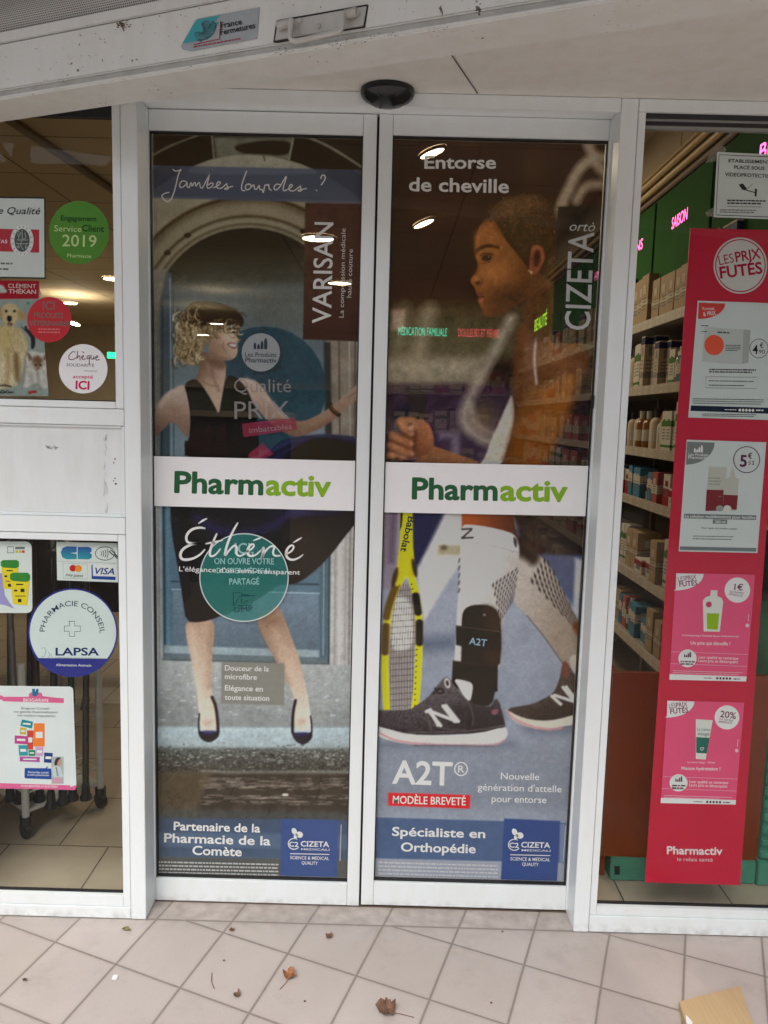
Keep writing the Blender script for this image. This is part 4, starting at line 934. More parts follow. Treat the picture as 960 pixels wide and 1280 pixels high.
    p.stroke([(600, 600), (640, 600), (640, 760)], 10, (130, 92, 66), soft=6, a=.5)
    # stubble-short hair edge, cheek and neck modelling
    for i in range(420):
        x, y = rs.uniform(300, 670), rs.uniform(80, 590)
        if x < 480 and y > 90 + (x - 300) * 1.5: continue
        p.ell(x, y, 3, 2.6, rs.choice([(34, 24, 17), (84, 64, 46), (66, 50, 36)]), soft=.8, a=.5)
    p.stroke([(300, 640), (380, 690), (470, 640)], 30, (58, 38, 26), soft=12, a=.55); p.ell(270, 545, 40, 30, (156, 104, 62), soft=16, a=.5); p.stroke([(174, 300), (170, 380), (176, 430)], 14, (150, 98, 60), soft=6, a=.5)
    up_ = p.Y < 577
    p.c[up_] = p.c[up_] * np.array([.95, .93, .92])
    p.f = lambda q: q; p.k = 1
    p.grain(.10, 1.6, 41); p.grain(.10, 6, 42)
    # dark logo panel
    p.f = lambda q: q; p.k = 1
    p.fill([(698, 258.5), (766, 259.5), (760, 431), (690, 428)], (25, 26, 30), sm=0, soft=.8, nz=.12, cell=6)
    p.fill([(698, 258), (712, 258), (705, 429), (690, 428)], (42, 36, 32), sm=0, soft=3, a=.6)
    # ---- below the white band: court floor, bench frame, rackets, legs
    p.frame(465, 640, 3.43)
    p.fill([(-40, -30), (1000, -30), (1000, 1700), (-40, 1700)], (134, 143, 164), col2=(120, 130, 150), ax=(0, 200, 0, 800), sm=0, nz=.06, cell=20)
    p.fill([(0, -30), (120, -30), (110, 330), (40, 330), (0, 300)], (124, 106, 124), sm=0, soft=5); p.fill([(80, -30), (110, -30), (95, 220), (70, 220)], (96, 78, 100), sm=0, soft=4)
    p.fill([(170, -30), (345, -30), (260, 130), (190, 250), (170, 230)], (38, 41, 78), sm=0, soft=4)
    p.fill([(560, 60), (900, 80), (1000, 100), (1000, 380), (860, 400), (700, 240)], (70, 82, 120), sm=0, soft=6)
    p.fill([(330, -30), (392, -30), (392, 190), (320, 300), (225, 460), (205, 340), (196, 250)], (196, 191, 181), sm=0, soft=5, nz=.04); p.fill([(280, 140), (385, 140), (385, 186), (280, 186)], (150, 140, 116), sm=0, soft=4); p.ell(308, 153, 14, 10, (90, 78, 62), soft=3)
    p.fill([(200, 535), (360, 535), (360, 590), (200, 600)], (70, 84, 112), sm=0, soft=12, a=.8)
    p.fill([(-40, 240), (60, 240), (60, 720), (-40, 720)], (130, 134, 162), sm=0, soft=8, a=.7)
    p.fill([(580, -30), (1000, -30), (1000, 190), (720, 180), (640, 110)], (66, 50, 40), col2=(48, 40, 38), ax=(600, 0, 900, 100), sm=0, soft=4, nz=.2, cell=8)
    p.fill([(872, 200), (910, 205), (880, 450), (862, 440)], (168, 168, 176), sm=0, soft=3)
    # racket
    yl, yd, bk = (206, 190, 34), (120, 104, 30), (34, 28, 26)
    bed = [(112, 330), (132, 292), (152, 296), (170, 350), (182, 430), (186, 560), (168, 700), (162, 870), (92, 870), (70, 720), (72, 580), (86, 430)]
    p.fill(bed, (138, 128, 128), soft=1.5); p.fill([(106, 350), (168, 380), (178, 520), (166, 590), (80, 600), (90, 420)], (206, 204, 194), soft=4)
    for i in range(9): x = 78 + i * 12; p.stroke([(x + 26 - i * 2, 310), (x, 600), (x + 2, 870)], 2.6, (70, 62, 62), soft=.5, a=.8)
    for i in range(20): y = 340 + i * 26; p.stroke([(80, y), (186, y - 8)], 2.6, (62, 54, 54), soft=.5, a=.8, sm=0)
    p.stroke([(158, 250), (182, 320), (200, 420), (203, 560), (196, 700), (190, 800), (176, 880)], 30, yl, soft=1.2); p.stroke([(150, 250), (112, 300), (74, 400), (60, 520), (54, 640), (58, 760), (66, 880)], 30, yl, soft=1.2, col2=(190, 172, 34), ax=(0, 300, 0, 900))
    p.stroke([(104, 312), (72, 400), (62, 450)], 32, (92, 74, 36), soft=1.5); p.stroke([(60, 490), (56, 600)], 32, (82, 66, 36), soft=1.5)
    p.stroke([(188, 360), (198, 430)], 32, bk, soft=1.2, sm=0); p.stroke([(203, 475), (203, 560)], 32, bk, soft=1.2, sm=0)
    p.fill([(118, -30), (172, -30), (176, 150), (186, 250), (180, 290), (150, 270), (110, 320), (96, 310), (108, 230), (120, 120)], yl, col2=(182, 166, 30), ax=(170, 0, 100, 60), sm=0, soft=1); p.fill([(122, -30), (136, -30), (128, 60), (120, 80)], bk, sm=0, soft=1)
    p.ell(182, 240, 10, 40, (60, 52, 34), soft=2, rot=-12); p.ell(98, 280, 11, 44, (70, 58, 34), soft=2, rot=14)
    for i in range(12): y = 590 + i * 24; p.ell(192 - i * .9, y, 3.5, 3.5, bk, soft=.6)
    for y in (310, 330, 352): p.ell(170 + (y - 310) * .2, y, 3.5, 3.5, bk, soft=.6)
    # rear leg
    p.fill([(612, 200), (660, 150), (724, 184), (780, 260), (840, 380), (900, 500), (900, 690), (830, 668), (790, 610), (735, 530), (660, 440), (606, 390), (596, 300)], (168, 158, 148), col2=(140, 124, 110), ax=(640, 300, 860, 420), sm=1, soft=1.5, nz=.05, cell=3)
    p.fill([(608, 96), (700, 110), (730, 170), (700, 240), (650, 200), (620, 190)], (60, 44, 36), soft=6)
    def checks(quad, nu, nv_, col, sk=.5):
        a, b, c, d = [np.array(v, float) for v in quad]
        for i in range(nu):
            for j in range(nv_):
                o = (j % 2) * sk
                u0, u1, v0, v1 = (i + o + .08) / nu, (i + o + .62) / nu, (j + .12) / nv_, (j + .88) / nv_
                if u1 > 1.04: continue
                q = [(a * (1 - u) + b * u) * (1 - v) + (d * (1 - u) + c * u) * v for u, v in ((u0, v0), (u1, v0 - .04), (u1, v1 - .04), (u0, v1))]
                p.fill([tuple(z) for z in q], col, sm=0, soft=.7, a=.85)
    checks([(678, 300), (745, 190), (890, 480), (888, 520)], 5, 13, (60, 48, 46))
    p.fill([(850, 480), (905, 470), (905, 560), (880, 530)], (110, 60, 34), soft=4); p.stroke([(664, 445), (735, 530), (792, 612), (830, 668)], 4, (70, 62, 66), soft=.8, a=.8)
    # front leg with white compression sock
    p.fill([(384, -30), (600, -30), (612, 60), (630, 130), (560, 110), (470, 90), (384, 70)], (150, 80, 46), col2=(86, 50, 32), ax=(420, 20, 620, 60), sm=0, soft=1.2)
    p.fill([(384, 56), (430, 56), (500, 66), (570, 82), (612, 98), (628, 130), (632, 180), (626, 250), (606, 330), (578, 420), (560, 480), (552, 560), (545, 700), (350, 700), (356, 600), (362, 480), (370, 360), (376, 250), (380, 150)], (200, 194, 188), col2=(168, 160, 154), ax=(420, 200, 600, 260), sm=1, soft=1.2, nz=.05, cell=2)
    p.fill([(384, 56), (430, 56), (500, 66), (570, 82), (612, 98), (630, 150), (626, 170), (560, 150), (480, 134), (382, 124)], (216, 210, 204), soft=1.2)
    p.stroke([(382, 126), (480, 136), (560, 154), (626, 176)], 4, (150, 144, 140), soft=1); p.fill([(604, 100), (624, 120), (622, 160), (606, 140)], (70, 60, 60), soft=1.5)
    for i in range(26): x = 395 + i * 6; p.stroke([(x, 150), (x - 4, 290)], 2, (176, 170, 166), soft=.8, a=.5, sm=0)
    p.f = F(465, 640, 3.43); 
    for L in ([(386, 74), (428, 72)], [(426, 76), (388, 110)], [(386, 112), (432, 110)]): p.stroke(L, 9, (64, 56, 58), soft=.8, sm=0)
    checks([(512, 312), (628, 236), (608, 380), (552, 478)], 7, 9, (66, 54, 56)); 
    for i in range(5): p.stroke([(376, 200 + i * 32), (372, 216 + i * 32)], 7, (90, 80, 80), soft=.8, sm=0)
    # ankle brace
    bd, bl = (36, 30, 28), (58, 44, 36)
    p.fill([(384, 470), (388, 428), (410, 404), (456, 396), (506, 400), (540, 424), (552, 470), (555, 560), (548, 680), (380, 680), (384, 560)], bd, col2=bl, ax=(400, 450, 540, 450), sm=1, soft=1.2); p.fill([(462, 398), (506, 400), (540, 424), (552, 470), (552, 650), (462, 650)], (62, 47, 37), soft=5, a=.7)
    p.fill([(360, 486), (460, 498), (553, 508), (552, 594), (460, 596), (360, 570)], (28, 23, 22), col2=(50, 38, 32), ax=(380, 500, 540, 500), sm=0, soft=1.2); p.stroke([(362, 490), (460, 502), (552, 514)], 4, (96, 84, 76), soft=1, a=.8)
    p.fill([(347, 636), (440, 650), (540, 656), (538, 770), (440, 770), (340, 755)], (36, 28, 25), sm=0, soft=1.2); p.stroke([(350, 640), (440, 654), (540, 660)], 3, (84, 72, 64), soft=1, a=.7); p.stroke([(480, 440), (484, 442)], 6, (150, 140, 130), soft=1)
    # shoes
    p.frame(460, 830, 3.43)
    p.fill([(20, 330), (620, 320), (660, 365), (500, 378), (20, 372)], (80, 90, 112), soft=9, a=.8)
    p.fill([(356, 40), (460, 60), (552, 60), (545, 120), (530, 185), (440, 175), (400, 130)], (46, 38, 34), soft=1.2); p.fill([(365, 62), (420, 72), (450, 84), (446, 130), (436, 164), (410, 140), (390, 100)], (206, 201, 194), soft=1.2, nz=.05, cell=2)
    up = [(20, 196), (110, 198), (175, 198), (215, 172), (252, 148), (285, 108), (315, 70), (335, 54), (352, 64), (378, 100), (404, 132), (442, 168), (500, 182), (530, 180), (544, 146), (562, 158), (574, 200), (584, 240), (592, 274), (500, 296), (300, 304), (180, 304), (20, 262)]
    p.fill(up, (82, 74, 80), col2=(52, 46, 52), ax=(300, 120, 320, 300), sm=1, soft=1.1, nz=.24, cell=2.2)
    for i in range(160): x, y = rs.uniform(40, 240), rs.uniform(205, 285); p.ell(x, y, 2.6, 1.8, rs.choice([(48, 42, 48), (104, 96, 102)]), soft=.6, a=.5)
    p.fill([(330, 180), (430, 170), (520, 190), (570, 200), (580, 250), (480, 285), (360, 285)], (48, 42, 48), soft=8, a=.6); p.stroke([(20, 240), (70, 262), (150, 286)], 8, (44, 38, 44), soft=3, a=.8)
    p.fill([(20, 200), (100, 210), (135, 250), (120, 280), (20, 260)], (62, 56, 66), soft=4, a=.8); p.stroke([(230, 180), (260, 230), (270, 285)], 5, (86, 78, 78), soft=1.2); p.stroke([(190, 196), (300, 280), (420, 282)], 5, (84, 76, 78), soft=1.2, a=.8)
    for i in range(5): p.stroke([(210 + i * 22, 190 - i * 22), (250 + i * 16, 210 - i * 22)], 6, (78, 70, 76), soft=1.2, a=.8)
    p.stroke([(288, 104), (300, 130), (330, 120), (308, 100), (280, 128)], 8, (44, 38, 44), soft=1); p.ell(340, 82, 13, 22, (176, 170, 166), rot=-12, soft=1); p.ell(340, 82, 7, 13, (60, 52, 56), rot=-12, soft=1)
    p.stroke([(420, 150), (452, 210), (450, 262)], 4, (96, 90, 92), soft=1, a=.7); p.stroke([(180, 292), (320, 294), (480, 284), (586, 262)], 4, (104, 96, 96), soft=1, a=.8); p.fill([(528, 196), (560, 192), (556, 214), (530, 220)], (130, 70, 92), soft=1.5)
    nl = (198, 192, 182)
    def enn(q, w):
        for L in q: p.stroke(L, w, nl, soft=.9, sm=0)
    enn(([(250, 204), (268, 196)], [(262, 204), (312, 264)], [(268, 200), (300, 262)], [(276, 206), (380, 246)], [(372, 246), (322, 180)], [(388, 246), (334, 178)]), 13)
    p.fill([(20, 262), (100, 284), (180, 304), (320, 308), (480, 298), (586, 268), (600, 294), (592, 318), (570, 338), (530, 348), (420, 348), (200, 346), (110, 334), (20, 300)], (206, 198, 184), sm=1, soft=1.2, nz=.10, cell=3)
    for i in range(26): x = 120 + i * 18; p.stroke([(x, 312 - (i > 18) * (i - 18) * 2), (x + 14, 332 - (i > 18) * (i - 18) * 2)], 4, (160, 152, 140), soft=1, a=.7, sm=0)
    p.stroke([(20, 280), (80, 312), (130, 334), (300, 347), (440, 349), (540, 350), (584, 328)], 9, (190, 112, 122), soft=1.2); p.stroke([(200, 350), (380, 350), (540, 354)], 5, (70, 56, 64), soft=1)
    p.fill([(640, 260), (920, 240), (920, 300), (700, 300)], (84, 94, 116), soft=10, a=.8)
    p.fill([(600, 190), (640, 182), (705, 172), (750, 150), (792, 128), (812, 90), (824, 50), (832, 4), (850, -10), (870, 20), (890, 50), (930, 40), (930, 220), (840, 238), (750, 250), (660, 236), (604, 212)], (76, 62, 58), col2=(52, 44, 44), ax=(760, 120, 800, 230), sm=1, soft=1.2, nz=.24, cell=2.2)
    p.fill([(830, -6), (850, -16), (866, 20), (862, 60), (836, 60)], (112, 60, 52), soft=2); p.fill([(856, -40), (930, -40), (930, 44), (880, 44)], (170, 160, 150), soft=2)
    enn(([(788, 138), (826, 172)], [(800, 134), (880, 160)], [(880, 156), (836, 100)], [(896, 158), (850, 98)]), 12)
    p.fill([(596, 196), (640, 222), (700, 240), (780, 244), (860, 226), (930, 200), (930, 258), (860, 262), (780, 280), (700, 276), (620, 244)], (186, 176, 160), sm=1, soft=1.2, nz=.08, cell=3); p.stroke([(598, 204), (630, 240), (700, 270), (780, 282), (830, 274)], 9, (186, 116, 120), soft=1.2)
    p.fill([(20, 352), (960, 340), (960, 620), (20, 620)], (114, 123, 140), col2=(106, 114, 132), ax=(0, 360, 0, 600), sm=0, soft=12, a=.75, nz=.05, cell=3)
    # print boxes
    p.f = lambda q: q; p.k = 1
    lo_ = p.Y > 577
    p.c[lo_] = np.clip((p.c[lo_] - .42) * 1.12 + .40, 0, 1)
    gy = p.c.mean(-1, keepdims=True); yel = np.clip((np.minimum(p.c[..., :1], p.c[..., 1:2]) - p.c[..., 2:3]) * 6, 0, 1); ds = .38 * (1 - yel) * lo_[..., None]; p.c = p.c * (1 - ds) + gy * ds
    p.grain(.06, 1.6, 43); p.grain(.05, 4, 44)
    p.fill([(485.3, 990.8), (588, 993.8), (587, 1011), (485, 1007)], (190, 34, 40), sm=0, soft=.6)
    p.fill([(466, 1021.5), (716, 1029), (714, 1079), (466, 1073)], (58, 76, 108), sm=0, soft=.8, a=.93, nz=.05)
    p.fill([(466, 1073), (714, 1079), (714, 1112), (466, 1112)], (126, 130, 142), sm=0, soft=.8, a=.9, nz=.05, cell=2)
    p.fill([(630.2, 1023), (700.3, 1026.3), (696, 1107), (625.8, 1103.5)], (42, 62, 110), sm=0, soft=.7)
    p.fill([(700, 1030), (716, 1030), (716, 1078), (699, 1078)], (96, 110, 138), sm=0, soft=1)
    return p

# how brightly the doorway is lit down its height: the print is authored from its look under that light, so divide that out once
LIT = [(160, .22), (300, .26), (450, .36), (650, .45), (850, .49), (1000, .50), (1120, .48)]
def gain(py): return 1.0 / np.interp(py, [a for a, b in LIT], [b for a, b in LIT])
FT = .13
FILM = film_mat('perforated_print_film', FT)
YF = YD + .0235
def t_left(px, py): return np.interp(py, [160, 420, 560, 640, 900, 960], [.17, .17, .13, .10, .09, .13])
def t_right(px, py): return np.where(py < 577, np.interp(px, [480, 560, 660, 760], [.17, .17, .19, .22]), np.interp(px, [470, 640, 740], [.07, .09, .16]))
lp_ = thing('door_poster', 'poster of a curly haired woman in a black dress standing in a stone doorway', 'poster', (-.38, YF, .08))
print_sheet('film', paint_left(), YF, FILM, lp_, rect=(-.6640, -.0925, .0815, 2.2190), gain=gain, tmap=t_left)
rp_ = thing('door_poster', 'poster of an athlete in profile above an ankle brace, racket and trainers', 'poster', (.28, YF, .08))
print_sheet('film', paint_right(), YF, FILM, rp_, rect=(-.0070, .5655, .0890, 2.2215), gain=gain, tmap=t_right)

YT = YF - .0008
def ink(c, a=1, e=0): return mat('print_ink', c, .6, noise=0, alpha=a, spec=.2)
WI = ink((.80, .80, .79)); GI = ink((.40, .41, .42))
# --- lettering on the left poster
js = FL(); Z = F(190, 195, 3.69)
J = [
 [(97, 62), (110, 72), (135, 62)], [(135, 62), (122, 80), (112, 130), (98, 180), (84, 206), (68, 212), (50, 196), (44, 182), (58, 172), (78, 168)],
 [(160, 120), (140, 112), (126, 130), (130, 148), (150, 140), (164, 118), (160, 142), (172, 146)],
 [(172, 146), (178, 124), (182, 122), (184, 144), (194, 122), (200, 122), (202, 144), (212, 124), (220, 122), (222, 146), (232, 148)],
 [(232, 148), (258, 100), (278, 60), (274, 64), (256, 120), (252, 148), (270, 148), (284, 130), (276, 122), (258, 134)],
 [(284, 146), (304, 138), (318, 122), (306, 116), (296, 132), (300, 150), (320, 148)], [(320, 150), (350, 122), (342, 134), (356, 146), (344, 156), (330, 150), (372, 140)],
 [(436, 70), (428, 92), (414, 130), (412, 158), (428, 160)], [(446, 128), (432, 134), (430, 152), (444, 158), (460, 140), (452, 128), (446, 132)], [(460, 140), (472, 130), (472, 154), (484, 154), (496, 130), (496, 156), (508, 154)],
 [(508, 154), (514, 176), (520, 130), (530, 136), (540, 128), (538, 150), (550, 158)],
 [(590, 132), (572, 128), (560, 148), (572, 160), (592, 140), (608, 110), (624, 86), (606, 140), (604, 160), (616, 160)], [(616, 158), (636, 150), (650, 134), (638, 130), (630, 146), (636, 162), (656, 160)], [(656, 160), (690, 134), (682, 146), (694, 156), (682, 164), (668, 158), (712, 150)],
 [(779, 104), (781, 92), (791, 86), (800, 95), (797, 110), (790, 120), (781, 133)], [(758, 158), (760, 160)]]
for L in J: ribbon(js, Z([(x, y) for x, y in L]), 1.5, YT)
def banked(name, items, m, root, **kw): return lettering(name, items, YT, m, root, **kw)
es = FL(); Z = F(200, 640, 4.8)
E_ = [[(232, 68, 7), (258, 50, 14), (280, 40, 8)],
 [(268, 98, 12), (240, 92, 15), (190, 102, 17), (156, 140, 17), (160, 182, 16), (200, 190, 15), (250, 184, 12), (200, 190, 15), (140, 216, 17), (118, 256, 18), (132, 288, 18), (190, 284, 16), (240, 258, 12), (268, 226, 10)],
 [(340, 132, 12), (318, 180, 15), (300, 230, 16), (298, 268, 15), (330, 262, 11), (362, 222, 10)], [(276, 190, 10), (330, 180, 14), (374, 170, 8)],
 [(466, 66, 10), (440, 110, 15), (412, 170, 16), (396, 220, 16), (386, 272, 15), (420, 222, 12), (450, 196, 13), (462, 214, 15), (456, 250, 15), (476, 268, 12), (512, 250, 9)],
 [(520, 238, 12), (552, 222, 12), (568, 198, 12), (550, 190, 13), (524, 220, 16), (526, 262, 16), (566, 266, 12), (610, 226, 9)], [(560, 172, 6), (590, 160, 13), (612, 150, 6)],
 [(610, 226, 10), (624, 206, 14), (618, 246, 15), (606, 294, 13), (626, 240, 12), (662, 204, 12), (690, 206, 14), (676, 240, 13), (684, 264, 12), (720, 262, 10)],
 [(752, 256, 10), (790, 236, 12), (806, 208, 12), (788, 196, 13), (758, 226, 16), (756, 270, 17), (790, 290, 15), (830, 278, 11), (858, 256, 6)], [(800, 184, 6), (826, 168, 13), (850, 154, 6)]]
for L in E_: ribbon(es, Z([(x, y) for x, y, w in L]) and [(200 + x / 4.8, 640 + y / 4.8, w / 4.8 * .92) for x, y, w in L], 3, YD + .0125)
text(es, "L'élégance d'un semi-transparent", 223.7, 714, 375, 718.4, 6.0, YD + .0125, bold=.006)
es.build('lettering', WI, lp_); js.build('lettering', ink((.85, .85, .84)), lp_)
lettering('lettering', [('VARISAN', 413.5, 404.5, 416.5, 278, 23), ], YT, ink((.74, .73, .71)), lp_, bold=.014)
lettering('lettering', [('La compression médicale', 429.5, 397, 432, 285.5, 5.6, {'bold': .0}), ('haute couture', 439, 372, 441, 311.5, 5.6, {'bold': .0})], YT, ink((.62, .6, .57)), lp_)
lettering('lettering', [('Douceur de la', 281, 838, 336, 839.3, 6.4), ('microfibre', 281, 848.6, 321, 849.8, 6.4), ('Elégance en', 281, 863, 328.5, 864.4, 6.6), ('toute situation', 281, 874.5, 336.5, 876, 6.4)], YT, WI, lp_, bold=.018)
lettering('lettering', [('Partenaire de la', 217, 1037.5, 325.2, 1040.5, 10.2), ('Pharmacie de la', 205, 1052.6, 338, 1056.6, 10.8), ('Comète', 240.3, 1068.2, 302, 1070.2, 10.8)], YT, WI, lp_, bold=.03)
cz = FL()
def cizeta(x0, y0, k, mb):
    # butterfly mark and ringed C2
    for (a, b, rx, ry, rot) in ((683, 112, 12, 17, -25), (708, 128, 17, 15, 20), (690, 135, 9, 12, 30)):
        c, s_ = math.cos(R(rot)), math.sin(R(rot)); mb.poly(on([(x0 + (a - 640 + rx * math.cos(t) * c - ry * math.sin(t) * s_) / k, y0 + (b - 50 + rx * math.cos(t) * s_ + ry * math.sin(t) * c) / k) for t in np.linspace(0, 2 * math.pi, 16, endpoint=False)], YT))
    ribbon(mb, [(x0 + (682 - 640 + 28 * math.cos(t)) / k, y0 + (172 - 50 + 26 * math.sin(t)) / k) for t in np.linspace(R(40), R(300), 20)], 1.1, YT, 0)
    q = lambda x, y: (x0 + (x - 640) / k, y0 + (y - 50) / k)
    text(mb, 'C2', *q(658, 184), *q(702, 186), 22 / k, YT, bold=.03); text(mb, 'CIZETA', *q(714, 184), *q(850, 187), 25 / k, YT, bold=.03); text(mb, 'MEDICALI', *q(716, 202), *q(852, 205), 9 / k, YT, bold=.02)
    ribbon(mb, [q(664, 219), q(850, 223)], 1.0, YT, 0)
    text(mb, 'SCIENCE & MEDICAL', *q(663, 245), *q(850, 250), 15 / k, YT, bold=.025); text(mb, 'QUALITY', *q(718, 270), *q(796, 273), 15 / k, YT, bold=.025)
cizeta(190 + 640 / 3.84, 1010 + 50 / 3.84, 3.84, cz); cz.build('logo_lettering', WI, lp_)
spm = FL(); smallprint(spm, 197, 1076.5, 348, 5, 4.35, 1.9, YT, .022, rnd=random.Random(4)); 
ribbon(spm, [(425, 1076), (426.5, 1031)], 1.0, YT, 0)
spm.build('small_print', ink((.5, .5, .5)), lp_)
# --- lettering on the right poster
lettering('lettering', [('Entorse', 530.5, 210.5, 620, 210.5, 15.5, {'bold': .03}), ('de cheville', 511, 238.5, 636, 241, 16.5, {'bold': .03})], YT, ink((.80, .79, .77)), rp_)
lettering('lettering', [('CIZETA', 737, 413, 742.5, 290.5, 31, {'bold': .012})], YT, ink((.60, .6, .6)), rp_)
lettering('lettering', [('ortò', 712, 288.3, 744, 289.3, 11.5, {'shear': .3, 'bold': .0})], YT, ink((.62, .62, .61)), rp_)
lettering('lettering', [('A2T', 490, 979, 565, 981.5, 28, {'bold': .03}), ('Nouvelle', 626, 974, 674, 975.3, 8.4), ("génération d'attelle", 597, 987.8, 702, 990.5, 8.4), ('pour entorse', 614.5, 1002.4, 683, 1004, 8.4)], YT, WI, rp_, bold=.006)
lettering('lettering', [('R', 572.5, 965.5, 580.5, 965.7, 8.5)], YT, WI, rp_); rg_ = FL(); ribbon(rg_, ell(576.3, 961.2, 7.9, 8.2, 28) + [(584.2, 961.2)], 1.5, YT, 0); rg_.build('registered_ring', WI, rp_)
lettering('lettering', [('MODÈLE BREVETÉ', 491, 1004.2, 582, 1006.6, 9.4)], YT, WI, rp_, bold=.02)
lettering('lettering', [('Spécialiste en', 490, 1044.5, 606.5, 1047.5, 10.6), ('Orthopédie', 501, 1064, 594.5, 1066.5, 10.8)], YT, WI, rp_, bold=.03)
lettering('lettering', [('A2T', 586, 805, 608, 808, 8.3)], YT, ink((.30, .50, .66)), rp_, bold=.02)
lettering('lettering', [('Babolat', 510.5, 645, 500.5, 689, 8.5)], YT, ink((.02, .02, .02)), rp_, bold=.03)
cz = FL(); cizeta(460 + 634 / 3.69, 1010 + 50 / 3.69, 3.69 * 1.02, cz); cz.build('logo_lettering', WI, rp_)
spm = FL(); smallprint(spm, 473, 1077, 622, 5, 4.6, 1.9, YT, .03, rnd=random.Random(5)); ribbon(spm, [(704, 1077), (707, 1033)], 1.0, YT, 0); spm.build('small_print', ink((.55, .56, .58)), rp_)

# --- white name bands across both doors
BANDM = mat('white_vinyl_band', (.88, .89, .89), .45, noise=.015)
DG = mat('dark_green_vinyl', rgb(14, 88, 44), .5, noise=0); LG = mat('lime_vinyl', rgb(132, 180, 12), .5, noise=0)
YB = YD + .0118
for lab, q, xs in (('white vinyl band with green name lettering across the left door', [(188.6, 570), (444.3, 576.2), (442.4, 638.6), (189.4, 632.4)], (217.5, 615.2, 330.5, 618.2, 413.5, 620.4)),
                   ('white vinyl band with green name lettering across the right door', [(482.2, 577.6), (740.2, 582.6), (737.2, 645.4), (480.0, 640.4)], (514.6, 623.2, 623.5, 625.2, 709.5, 626.6))):
    b = thing('sign_band', lab, 'sign band', P((q[2][0] + q[3][0]) / 2, q[2][1], YB))
    sheet('band', q, YB, BANDM, b)
    x0, y0, x1, y1, x2, y2 = xs
    w = x1 - x0
    lettering('name_lettering', [('Pharm', x0, y0, x1 - 1.5, y1, 25.5)], YB - .0006, DG, b, bold=.045)
    lettering('name_lettering', [('activ', x1 + 1.5, y1, x2, y2, 25.5)], YB - .0006, LG, b, bold=.045)

# ================================================================ stickers and notices on the side windows
YG = .0268          # just behind the panes (pane back face is Y=.026)
def root(name, label, cat, px, py, Y=YG, group=None): return thing(name, label, cat, P(px, py, Y), group)
PAPER = mat('white_paper', (.74, .76, .75), .6, noise=.02, scale=8)
PINK = mat('print_pink', rgb(214, 92, 142), .5, noise=.03, scale=6); CRIM = mat('crimson_print', rgb(196, 18, 66), .42, noise=.05, scale=5)
INK = ink((.02, .02, .022)); GRN = ink(rgb(20, 50, 30)); CR_INK = ink(rgb(170, 14, 60)); NAVY = ink(rgb(22, 40, 96)); GREY = ink((.16, .17, .17)); LGREY = ink((.35, .36, .36))

# certificate
r_ = root('certificate_poster', 'white quality certificate with black edge and red stripe at the window top left', 'poster', 20, 345)
c = [(-24, 245.5), (56.6, 246.5), (57.2, 348.5), (-24, 347)]; sheet('border', c, YG + .0010, INK, r_); sheet('paper', [(-24, 247.5), (55, 248.4), (55.6, 346.8), (-24, 345.4)], YG + .0004, mat('certificate_paper', (.62, .68, .65), .6, noise=.02), r_)
sheet('red_stripe', [(-24, 285.5), (49, 287), (49, 315.8), (-24, 313.5)], YG + .0001, mat('stripe_red', rgb(176, 18, 42), .5, noise=.03), r_)
sheet('emblem', ell(27.5, 300.5, 14.4, 19.6), YG - .0002, PAPER, r_)
sheet('emblem_core', ell(27.5, 300.5, 9.6, 14.4), YG - .0004, mat('emblem_dark', (.05, .07, .065), .5, noise=0), r_)
em = FL()
for L in ([(22, 292), (24, 299), (20, 300), (34.5, 300)], [(27.5, 288), (28, 300), (25, 306), (29, 312)], [(31, 291), (33, 297), (29, 299)], [(20, 304), (27, 305), (35, 304)], [(21, 308), (24, 311), (23, 305)], [(33, 305), (31, 312), (35, 308)], [(22, 289), (26, 291), (24, 295)]): ribbon(em, L, 1.3, YG - .0006, 1)
for k in range(16): a = R(k * 22.5 + 8); ribbon(em, [(27.5 + 11 * math.cos(a), 300.5 + 16 * math.sin(a)), (27.5 + 13.1 * math.cos(a), 300.5 + 18.1 * math.sin(a))], 1.0, YG - .0006, 0)
em.build('emblem_lines', LGREY, r_)
lettering('lettering', [('fiée Qualité', -16, 267, 50.5, 267.9, 8.4, {'shear': .25})], YG - .0001, INK, r_, bold=.012)
s_ = FL(); smallprint(s_, -20, 328, 16, 2, 7, 2.2, YG - .0001, 0.01); s_.build('small_print', GREY, r_)
s_ = FL(); text(s_, 'VERITAS', -18, 303.5, 9, 304, 4.2, YG - .0001, bold=.02); s_.build('lettering', WI, r_)

# green year disc
r_ = root('round_sticker', 'green round customer service sticker with the year 2019', 'sticker', 98.5, 332)
sheet('disc', ell(98.8, 290.6, 37.6, 39.5, 48), YG + .0002, mat('leaf_green', rgb(72, 136, 8), .5, noise=.05), r_)
lettering('lettering', [('Engagement', 76, 275.6, 120.5, 276.6, 6.2), ('Client', 102.4, 289, 130, 290, 8)], YG - .0002, ink(rgb(10, 62, 30)), r_, bold=.025)
lettering('lettering', [('Service', 67.8, 289, 101.8, 290, 7.4, {'bold': .0}), ('2019', 77.6, 307.6, 120.5, 308.6, 14.2, {'bold': .015}), ('Pharmacie', 84, 321.5, 114, 322.5, 4.4)], YG - .0002, ink(rgb(196, 216, 150)), r_)

